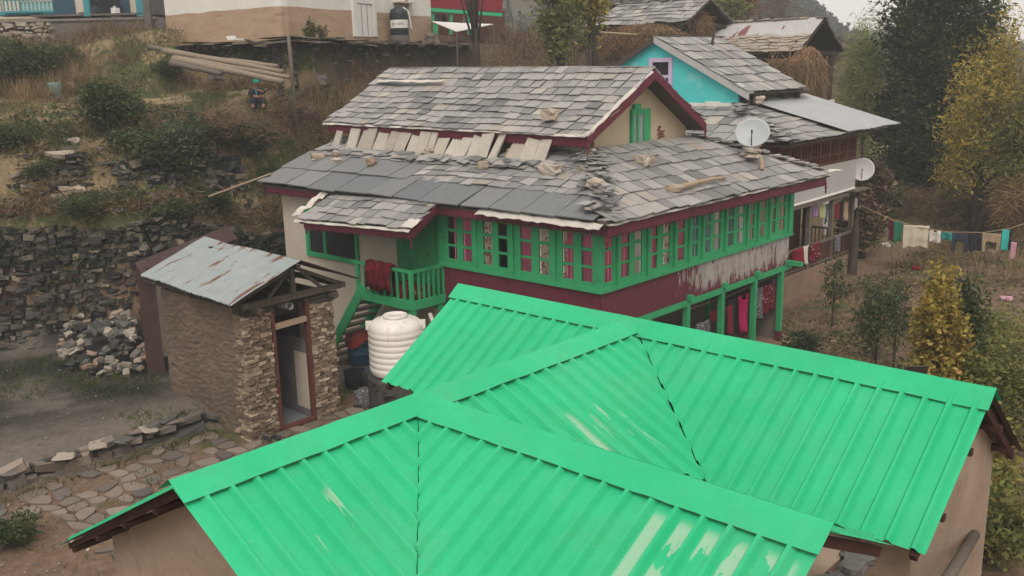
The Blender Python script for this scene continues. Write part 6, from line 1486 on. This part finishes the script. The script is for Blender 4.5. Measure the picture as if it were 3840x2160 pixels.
p = onp(1165, 125, MC+NR*.9, NR); tree('small_bush', (p.x, p.y, MZ), [(0, 0, .35, .25, .25, .35), (.25, .35, .25, .2, .2, .25)], 'bush', 1500, .07, .02, 'small conical bush on the slab ledge before the ochre wall', 'shrub')
# dry stalks by the green bucket and above the roof end
def scatter(name, boxes, lm, h, w, n, ok=None, kind='stuff', lean=.35, clump=0):
    P = []
    for (x0, x1, y0, y1), m_ in boxes:
        k = 0
        while k < m_*n:
            x, y = rnd(x0, x1), rnd(y0, y1); k += 1
            if noise.noise(V((x*.55, y*.55, 7+h))) < rnd(-.45, .25): continue
            if ok and not ok(x, y): continue
            z = T(x, y); P.append((x, y, z-.03))
            for c in range(clump): P.append((x+rnd(-.12, .12), y+rnd(-.12, .12), z-.03))
    v, q = blades(np.array(P), h, w, lean); o = fastmesh(name, v, q, LM[lm]); return tag(o, None, None, None, kind)
def bank(x, y):
    s = -x-wallx(y); d = V((x, y, 0))-MC
    return s > .6 and not (d.dot(N1) > -.9 and d.dot(N2) > -.9)
ff_ = lambda x, y: -.68*x+.73*y
def cover(name, lm, n, ls, seed, hmax, ok, thr=.0, asp=.45, box_=(-40, -25.8, 4, 25)):
    P = []
    for i in range(n):
        x, y = rnd(box_[0], box_[1]), rnd(box_[2], box_[3]); d_ = noise.noise(V((x*.45, y*.45, seed)))+.5*noise.noise(V((x*1.3, y*1.3, seed)))
        if d_ < thr+rnd(-.1, .1) or not ok(x, y): continue
        z = T(x, y); k = clamp((d_-thr)*2.2, .15, 1)*hmax
        for c in range(5): P.append((x+rnd(-.2, .2), y+rnd(-.2, .2), z+k*rnd(0, 1)))
    v, q = leaf_quads(np.array(P), ls, asp); o = fastmesh(name, v, q, LM[lm]); return tag(o, None, None, None, 'stuff')
slope_ = lambda x, y: .45 < -x-wallx(y) < 5.2
cover('slope_weeds', 'bush', 24000, .10, 3, .7, slope_, -.05)
cover('slope_scrub', 'brown', 20000, .24, 9, .75, slope_, -.08, .08)
cover('slope_straw', 'dry', 12000, .22, 13, .5, slope_, .0, .08)
cover('wall_top_scrub', 'brown', 30000, .22, 15, .5, lambda x, y: .1 < -x-wallx(y) < 1.0, -.4, .08)
cover('wall_top_straw', 'dry', 34000, .2, 16, .4, lambda x, y: .1 < -x-wallx(y) < 1.1, -.3, .08)
cover('field_weeds', 'grass', 9000, .09, 5, .16, bank, .1)
cover('field_scrub', 'brown', 6000, .2, 21, .35, bank, .22, .08)
cover('ridge_scrub', 'brown', 9000, .26, 6, 1.1, lambda x, y: bank(x, y), .0, .07, (-33, -24, 22, 40))
cover('garden_scrub', 'brown', 12000, .2, 4, .4, lambda x, y: True, .1, .08, (-13, 2, 17, 46))
cover('garden_straw', 'dry', 9000, .2, 24, .3, lambda x, y: True, .1, .08, (-13, 2, 19, 50))
cover('far_garden_scrub', 'dry', 9000, .3, 26, .8, lambda x, y: True, .0, .08, (-16, 5, 42, 60))
cover('garden_weeds', 'mixed', 9000, .11, 8, .35, lambda x, y: True, .12, .4, (-13, 2, 17, 46))
cover('garden_herbs', 'bush', 9000, .1, 31, .4, lambda x, y: True, .15, .4, (-13, 2, 17, 46))
scatter('dry_grass', [((-39, -26, 7, 26), 1.0)], 'dry', .26, .02, 14000, lambda x, y: bank(x, y) and y < 22.5, lean=.6, clump=1)
scatter('grass', [((-40, -26, 7, 26), 1.0)], 'grass', .16, .018, 16000, bank, lean=.7, clump=1)
scatter('undergrowth', [((-33, -24.5, 17, 40), 1.3), ((-44, -34, 10, 21), .5)], 'brown', .75, .02, 15000, lambda x, y: bank(x, y) and (y > 21.5 or (-x-wallx(y)) < 4.2 or ff_(x, y) > 36), lean=.6, clump=1)
scatter('hill_scrub', [((-48, -24, 36, 62), 1.0)], 'brown', 1.3, .05, 11000, lambda x, y: y > 36-(x+24)*.2, lean=.5, clump=1)
scatter('tall_dry_grass', [((-30.6, -28.5, 21.5, 25), .5), ((-40, -36.5, 13.5, 17.0), .5), ((-16, 6, 44, 62), 1.0), ((-13, 4, 34, 46), .45)], 'dry', .8, .03, 5200, None, lean=.3, clump=1)
scatter('garden_grass', [((-14, 3, 34, 58), 1.2), ((-11.2, -2, 17, 30), .5), ((-13.5, -10, 24, 38), .35)], 'grass', .16, .02, 9000, lambda x, y: x < 2, lean=.7, clump=1)
scatter('weeds', [((-23.5, -18.4, 8.6, 11.0), .35), ((-26.8, -23, 5, 12), .6), ((-19.2, -18.6, 2.5, 10), .22), ((-18.9, -14, 2.5, 9), .18)], 'grass', .16, .022, 3200, lambda x, y: not (x > -21.4 and y > 10.2 and x < -17.4), lean=.7, clump=2)
P = []
for i in range(2600):
    y = rnd(3, 21); z = rnd(.3, 3.9); z1 = lin(y, [(13.5, 3.85), (17, 2.8)])
    if z > z1 or noise.noise(V((y*.7, z*.9, 11))) < .12-.5*sm((z-z1+.9)/.9): continue
    P.append((lw(y)+.04-.25*z/3.5, y, z))
v, q = blades(np.array(P), .22, .02, 1.3); o = fastmesh('wall_weeds', v, q, LM['bush']); tag(o, None, None, None, 'stuff')
v, q = leaf_quads(np.repeat(np.array(P), 3, 0)+np.random.normal(size=(len(P)*3, 3))*.09+np.array([.06, 0, 0]), .08, .6); o = fastmesh('wall_creeper', v, q, LM['bush']); tag(o, None, None, None, 'stuff')
mb = MB()
for i in range(900):
    x, y = (rnd(-25, -13.5), rnd(2, 15)) if i < 620 else (rnd(-12, -1), rnd(15, 34)); r_ = rnd(.012, .04)
    if -21.3 < x < -17.3 and 10 < y < 12.8: continue
    c = V((x, y, T(x, y)+r_*.3)); a = rnd(0, 6.28); u_ = V((math.cos(a), math.sin(a), 0))*r_*rnd(1, 1.6); w_ = V((-math.sin(a), math.cos(a), 0))*r_
    mb.add([c+u_, c+w_, c-u_, c-w_, c+V((rnd(-.3, .3)*r_, 0, r_*.8)), c-V((0, 0, r_*.5))], [(0, 1, 4), (1, 2, 4), (2, 3, 4), (3, 0, 4)])
o = mb.build('pebbles', M['kerbstone']); tag(o, None, None, None, 'stuff')
# fallen leaves and litter on the garden soil
P = []; Qv = []
for i in range(5200):
    x, y = rnd(-13, 1), rnd(14.5, 46); 
    if noise.noise(V((x*.4, y*.4, 2))) < rnd(-.5, .3): continue
    P.append((x, y, T(x, y)+.03))
v, q = leaf_quads(np.array(P), .13, .5, up=3); o = fastmesh('leaf_litter', v, q, LM['dry']); tag(o, None, None, None, 'stuff')
P = [(x, y, T(x, y)+.04) for x, y in [(rnd(-19, -13), rnd(3, 6.5)) for i in range(120)]+[(rnd(-26, -19.3), rnd(5, 10)) for i in range(26)]+[(rnd(-13, -3), rnd(18, 38)) for i in range(200)]]
v, q = leaf_quads(np.array(P), .06, .6, up=2); o = fastmesh('litter_scraps', v, q, M['white' if 0 else 'paleslate']); tag(o, None, None, None, 'stuff')
for px, py, c, lb in ((3322, 925, 'white', 'pink and white rag lying left of the garden shrubs'), (3437, 1015, 'crimson', 'red and white rag lying right of the slim shrub'), (3770, 1130, 'rose', 'pinkish rag on the soil near the right edge'), (2895, 870, 'plain', 'pale scrap on the ground beyond the veranda')):
    p = gz(ground(px, py, 14)); mb = MB(); mb.rock(p+V((0, 0, .06)), .16, .12, .07); solo('rag', mb, CL[c], lb, 'rag')
p = gz(ground(3720, 985, 14)); mb = MB(); mb.rock(p+V((0, 0, .2)), .22, .2, .26); solo('orange_block', mb, M['red_stone'], 'orange brown block on the soil under the hanging sweater', 'block')
for px, py, a, b_ in ((3030, 985, 1.0, .4), (2975, 1078, .8, .35), (2905, 1290, 1.0, .45)):
    p = gz(ground(px, py, 14)); mb = MB(); mb.rock(p, a*.6, b_*.6, .05, 0, Matrix.Rotation(1.2, 3, 'Z')); solo('step_stone', mb, M['tan_slate'], {3030: 'flat pale stone on the garden path nearest the veranda', 2975: 'flat pale stone in the middle of the garden path', 2905: 'flat slab at the foot of the end post'}[px], 'stone')
mb = MB()
for i in range(420):
    y = rnd(5, 18); s_ = abs(np.random.normal())*.75+.5; x = -wallx(y)-s_-rnd(0, .6); r_ = rnd(.05, .17)
    if noise.noise(V((x*.6, y*.6, 40))) < -.05: continue
    mb.rock((x, y, T(x, y)+r_*.2), r_, r_*rnd(.6, .9), r_*rnd(.35, .6))
o = mb.build('slope_rubble', M['rubble']); tag(o, None, None, None, 'stuff')
# bucket, pipe, fallen pole, sheet
p = gz(ground(212, 374, 10)); mb = MB(); mb.lathe([(0, 0), (.22, 0), (.25, .55), (.26, .57), (.24, .57), (.21, .1), (0, .1)], p, 20); solo('bucket', mb, M['paleaqua'], 'pale green bucket standing at the left of the field', 'bucket', smooth=True)
pts = [gz(ground(px, py, 8))+V((0, 0, .06)) for px, py in ((205, 430), (260, 436), (320, 448), (388, 466))]; mb = MB(); mb.tube(pts, .035, 7); solo('black_pipe', mb, M['black'], 'thin black pipe lying across the grass left of the round bush', 'pipe', smooth=True)
p, q = dep(3560, 2160, 9.5), dep(3655, 2005, 11.0); d_ = (q-p); p = p-d_*.9
mb = MB(); mb.tube([p, q], [.07, .06], 10); solo('leaning_pole', mb, M['oldwood'], 'grey pole leaning beside the right wall at the bottom right', 'pole', smooth=True)
mb = MB(); a = dep(3380, 1410, 15.5); mb.prism([a, a+V((.35, .1, .02)), a+V((.42, .0, .25)), a+V((.08, -.1, .2))], (0, .03, .01)); solo('board', mb, M['darkwood'], 'dark bent board sticking up behind the green ridge', 'board')

# ================================================================== PERSON
def person():
    c = gz(ground(968, 408, 20)); d = (c-EYE).length; sc = .95
    t = EYE-c; t.z = 0; t.normalize(); sd = V((-t.y, t.x, 0))     # t: towards the camera, sd: to the image left is -? (right hand rule)
    if sd.dot(RX) < 0: sd = -sd                                   # sd points to image right
    P = lambda r, f, z: c+(sd*r+t*f+V((0, 0, z)))*sc
    root = thing('person', c, 'person in dark jacket and turquoise cap sitting on the field edge, arms folded', 'person')
    def skin(name, joints, edges, mt, parent, sub=2):
        me = bpy.data.meshes.new(name); b = worldloc(parent); me.from_pydata([tuple(j[0]-b) for j in joints], edges, []); o = link(name, me, parent)
        o.modifiers.new('skin', 'SKIN'); sv = me.skin_vertices[0].data
        for i, j in enumerate(joints): sv[i].radius = (j[1]*sc, j[1]*sc); sv[i].use_root = (i == 0)
        md = o.modifiers.new('sub', 'SUBSURF'); md.levels = sub; md.render_levels = sub
        me.materials.append(mt); return o
    sk = mat('skin', (.36, .19, .135), (.30, .155, .11), 4, rough=.6); jk = mat('dark_jacket', (.04, .043, .06), (.03, .032, .045), 4, rough=.9); tr_ = mat('dark_trousers', (.03, .033, .055), (.022, .025, .04), 4, rough=.9)
    J = [(P(0, 0, .14), .15), (P(0, .0, .36), .15), (P(0, .0, .58), .165), (P(0, .02, .68), .075), (P(0, .04, .74), .06), (P(0, .06, .82), .095), (P(0, .06, .92), .095),
         (P(-.2, .02, .62), .075), (P(-.27, .10, .42), .06), (P(-.06, .27, .36), .048), (P(.14, .27, .37), .042),
         (P(.2, .02, .62), .075), (P(.29, .16, .52), .06), (P(.12, .26, .58), .046), (P(-.01, .22, .64), .04),
         (P(-.12, .1, .12), .11), (P(-.2, .42, .26), .085), (P(-.18, .62, .02), .06), (P(.12, .1, .12), .11), (P(.22, .42, .28), .085), (P(.2, .6, .02), .06), (P(-.18, .74, -.02), .045), (P(.2, .72, -.02), .045)]
    E_ = [(0, 1), (1, 2), (2, 3), (3, 4), (4, 5), (5, 6), (2, 7), (7, 8), (8, 9), (9, 10), (2, 11), (11, 12), (12, 13), (13, 14), (0, 15), (15, 16), (16, 17), (0, 18), (18, 19), (19, 20), (17, 21), (20, 22)]
    skin('body', J, E_, sk, root)
    g = .022
    K = [(P(0, 0, .12), .17), (P(0, 0, .36), .175), (P(0, 0, .58), .185), (P(0, .02, .655), .10), (P(-.2, .02, .62), .10), (P(-.27, .10, .42), .082), (P(-.12, .24, .37), .066), (P(.2, .02, .62), .10), (P(.29, .16, .52), .082), (P(.2, .22, .55), .07)]
    skin('jacket', K, [(0, 1), (1, 2), (2, 3), (2, 4), (4, 5), (5, 6), (2, 7), (7, 8), (8, 9)], jk, root)
    L = [(P(0, .02, .10), .18), (P(-.13, .12, .13), .13), (P(-.2, .42, .26), .108), (P(-.18, .6, .06), .08), (P(.13, .12, .13), .13), (P(.22, .42, .28), .108), (P(.2, .58, .06), .08)]
    skin('trousers', L, [(0, 1), (1, 2), (2, 3), (0, 4), (4, 5), (5, 6)], tr_, root)
    mb = MB(); mb.lathe([(.118*sc, 0), (.122*sc, .03*sc), (.115*sc, .075*sc), (.085*sc, .115*sc), (.04*sc, .135*sc), (0, .14*sc)], P(0, .06, .885), 20)
    mb.build('cap', cloth_mat('cap_cloth', (.03, .42, .33)), root, True)
    mb = MB(); mb.tube([P(-.07, .13, .70), P(-.03, .20, .62), P(-.01, .215, .5), P(0, .21, .42)], [.035*sc, .03*sc, .03*sc, .025*sc], 7); mb.build('scarf', CL['aqua'], root, True)
    mb = MB(); hd = P(0, .06, .85)
    mb.rock(P(0, .165, .845), .014, .018, .022); mb.build('nose', sk, root, True)
    mb = MB()
    for s_ in (-1, 1): mb.rock(P(.036*s_, .145, .87), .012, .008, .008)
    mb.rock(P(0, .15, .805), .028, .008, .006); mb.build('eyes_and_mouth', mat('dark_features', (.05, .025, .02)), root)
    mb = MB()
    for s_ in (-1, 1): mb.rock(P(.098*s_, .06, .85), .014, .02, .03)
    mb.build('ears', sk, root, True)
    for s_, h0, dr_ in ((0, P(.16, .27, .37), sd), (1, P(-.02, .215, .65), (-sd*.7+V((0, 0, .5))))):
        dr_ = V(dr_).normalized(); ac = dr_.cross(t).normalized(); js = [(h0, .034)]; es = []
        for k in range(4):
            o_ = ac*(k-1.5)*.019*sc; L_ = (.055, .068, .062, .045)[k]; i = len(js)
            js += [(h0+dr_*.045*sc+o_, .012), (h0+dr_*(.045+L_*.6)*sc+o_-t*.01, .0095), (h0+dr_*(.04+L_)*sc+o_-t*.03, .008)]; es += [(0, i), (i, i+1), (i+1, i+2)]
        i = len(js); js += [(h0+ac*.04*sc+t*.012, .013), (h0+ac*.062*sc+dr_*.035*sc, .010)]; es += [(0, i), (i, i+1)]
        skin('hand', js, es, sk, root, 1)
person()

# ================================================================== FAR HILL
mb = MB(); ridge = [(1500, -700), (2000, -520), (2350, -340), (2650, -190), (2850, -70), (2960, -5), (3010, 38), (3060, 75), (3110, 125), (3150, 165), (3230, 200), (3400, 225), (3700, 235), (4100, 230), (4600, 215)]
vs = []; rows = 14
def hp(i, k):
    px, py = ridge[i]; t = 235; py -= 20; top = dep(px, py, t); f = k/rows
    b = V((top.x*.62, top.y*.62, 0)); b.z = T(b.x, b.y, False)-4
    p = top.lerp(b, f); p.z = b.z+(top.z-b.z)*(1-f)**1.15
    return p+V((0, 0, 1.5*noise.noise(p*.06)))
N_ = len(ridge); sub = 6; pts = []
for i in range(N_-1):
    for s_ in range(sub): pts.append((i, s_/sub))
for i, f in pts:
    for k in range(rows+1): vs.append(hp(i, k).lerp(hp(i+1, k), f))
fs = [(a*(rows+1)+k, (a+1)*(rows+1)+k, (a+1)*(rows+1)+k+1, a*(rows+1)+k+1) for a in range(len(pts)-1) for k in range(rows)]
back = []
mb.add(vs, fs); hl = mb.build('hills', mat('hill_soil', (.10, .075, .055), (.07, .065, .04), .05, rough=1)); tag(hl, kind='structure')
P = []; 
for j in range(4200):
    a = random.randrange(len(pts)-1); k = rnd(0, rows-1); i = a*(rows+1)+int(k); p = V(vs[i]).lerp(V(vs[i+rows+2]), rnd(0, 1)); h = rnd(2.6, 5.2); w_ = h*.22
    m_ = 44; zz2 = np.random.uniform(.05, 1, m_); an = np.random.uniform(0, 6.28, m_); r = (1-zz2)*w_*np.random.uniform(.5, 1.1, m_)+.1
    P.append(np.stack([p.x+r*np.cos(an), p.y+r*np.sin(an), p.z+zz2*h-.5], 1))
P = np.concatenate(P); v, q = leaf_quads(P, .8, .6); o = fastmesh('forest', v, q, LM['pine']); tag(o, None, None, None, 'stuff')
# autumn trees on the near slope above the barns
for px, t, h, lm, n, lb in ((2720, 70, 7.5, 'red', 5000, 'reddish autumn tree behind the tin barn ridge'), (2640, 74, 7.5, 'brown', 5000, 'bare brown tree between the two barns'), (2790, 78, 7.0, 'brown', 3600, 'bare grey tree above the tin barn'), (2680, 66, 4.5, 'mixed', 3600, 'low yellow green tree behind the tin barn'), (2885, 82, 5.2, 'brown', 2600, 'thin brown tree behind the right end of the tin barn'), (2560, 78, 8.5, 'red', 4200, 'rust tinted tree behind the slate barn ridge'), (3000, 74, 3.6, 'brown', 2600, 'low brown tree at the tin barn gable'), (2450, 82, 9.5, 'brown', 4200, 'brown tree above the slate barn'), (2330, 80, 10.5, 'brown', 4200, 'brown tree above the left end of the slate barn'), (3090, 70, 3.4, 'brown', 2200, 'dull brown tree between the barn and the bamboo')):
    b = stand(px, t); tree('autumn_tree', b, [(0, 0, h*.62, 1.7, 1.7, h*.38)], lm, n, .42 if lm == 'brown' else .26, .13, lb, 'tree', 'autumn trees on the slope', 40, .3, .07 if lm == 'brown' else .5, 'palebark', 16)
for px, t, r, h, lm, n, lb in ((3110, 56, 2.0, 2.6, 'brown', 4500, 'brown thicket at the foot of the bamboo'), (3330, 52, 1.6, 1.8, 'bush', 3600, 'dark green undergrowth at the foot of the evergreen'), (3420, 44, 1.5, 1.6, 'brown', 3800, 'brown thicket before the evergreen'), (3560, 42, 1.5, 1.5, 'brown', 3600, 'dry thicket left of the yellow tree'), (3270, 44, 1.3, 2.4, 'bush', 3600, 'dark bush right of the creeper stump'), (3060, 48, 1.6, 2.6, 'brown', 4200, 'brown brush under the hanging straw'), (3720, 40, 1.6, 2.0, 'mixed', 3600, 'olive bush behind the right end of the washing line'), (3500, 52, 1.8, 3.0, 'bush', 4200, 'dark leafy mass behind the brown thicket')):
    b = stand(px, t); bush('slope_thicket', b, r, h, lm, n, .2, lb, 'thickets beyond the garden', clumps=40, spread=.3, aspect=.4 if lm != 'brown' else .09)

# ================================================================== AIR, LIGHT, RENDER
HAZE, SKY, SUNE, EXPO = .0013, .118, 1.5, 0.1
hz = MB(); hz.box(-260, 260, -260, 260, -9, 62)
ho = hz.build('haze', bpy.data.materials.new('air')); tag(ho, kind='stuff')
mt = ho.data.materials[0]; mt.use_nodes = True; nt = mt.node_tree; nt.nodes.clear()
out = nt.nodes.new('ShaderNodeOutputMaterial'); vol = nt.nodes.new('ShaderNodeVolumePrincipled')
vol.inputs['Color'].default_value = (.86, .90, .94, 1); vol.inputs['Density'].default_value = HAZE; vol.inputs['Anisotropy'].default_value = .0
nt.links.new(vol.outputs[0], out.inputs['Volume'])
SUN_EL, SUN_AZ = math.radians(52), math.radians(138)   # azimuth from +Y clockwise
w = bpy.data.worlds.new('World'); S.world = w; w.use_nodes = True; nt = w.node_tree
bg = nt.nodes['Background']; sky = nt.nodes.new('ShaderNodeTexSky'); sky.sky_type = 'NISHITA'; sky.sun_disc = False
sky.sun_elevation = SUN_EL; sky.sun_rotation = SUN_AZ; sky.air_density = 1.0; sky.dust_density = 6.0; sky.ozone_density = 1.0
hs = nt.nodes.new('ShaderNodeHueSaturation'); hs.inputs['Saturation'].default_value = .22
nt.links.new(sky.outputs[0], hs.inputs['Color'])
mx = nt.nodes.new('ShaderNodeMix'); mx.data_type = 'RGBA'; mx.inputs[0].default_value = .75
nt.links.new(hs.outputs[0], mx.inputs[6]); mx.inputs[7].default_value = (9.2, 8.65, 8.0, 1)     # even cloud layer over the clear sky
nt.links.new(mx.outputs[2], bg.inputs[0]); bg.inputs[1].default_value = SKY
sl = bpy.data.lights.new('sun', 'SUN'); so = bpy.data.objects.new('sun', sl); COL.objects.link(so)
sl.energy = SUNE; sl.angle = math.radians(30); sl.color = (1, .91, .80)
dv = V((math.sin(SUN_AZ)*math.cos(SUN_EL), math.cos(SUN_AZ)*math.cos(SUN_EL), math.sin(SUN_EL)))
so.rotation_euler = dv.to_track_quat('Z', 'Y').to_euler(); so.location = (0, 0, 40)
S.view_settings.view_transform = 'Standard'; S.view_settings.look = 'None'; S.view_settings.exposure = EXPO; S.view_settings.gamma = 1
S.render.engine = 'CYCLES'; c = S.cycles
c.use_denoising = True; c.max_bounces = 5; c.diffuse_bounces = 3; c.glossy_bounces = 2; c.transparent_max_bounces = 12; c.volume_bounces = 1
c.use_adaptive_sampling = True; c.adaptive_threshold = .02
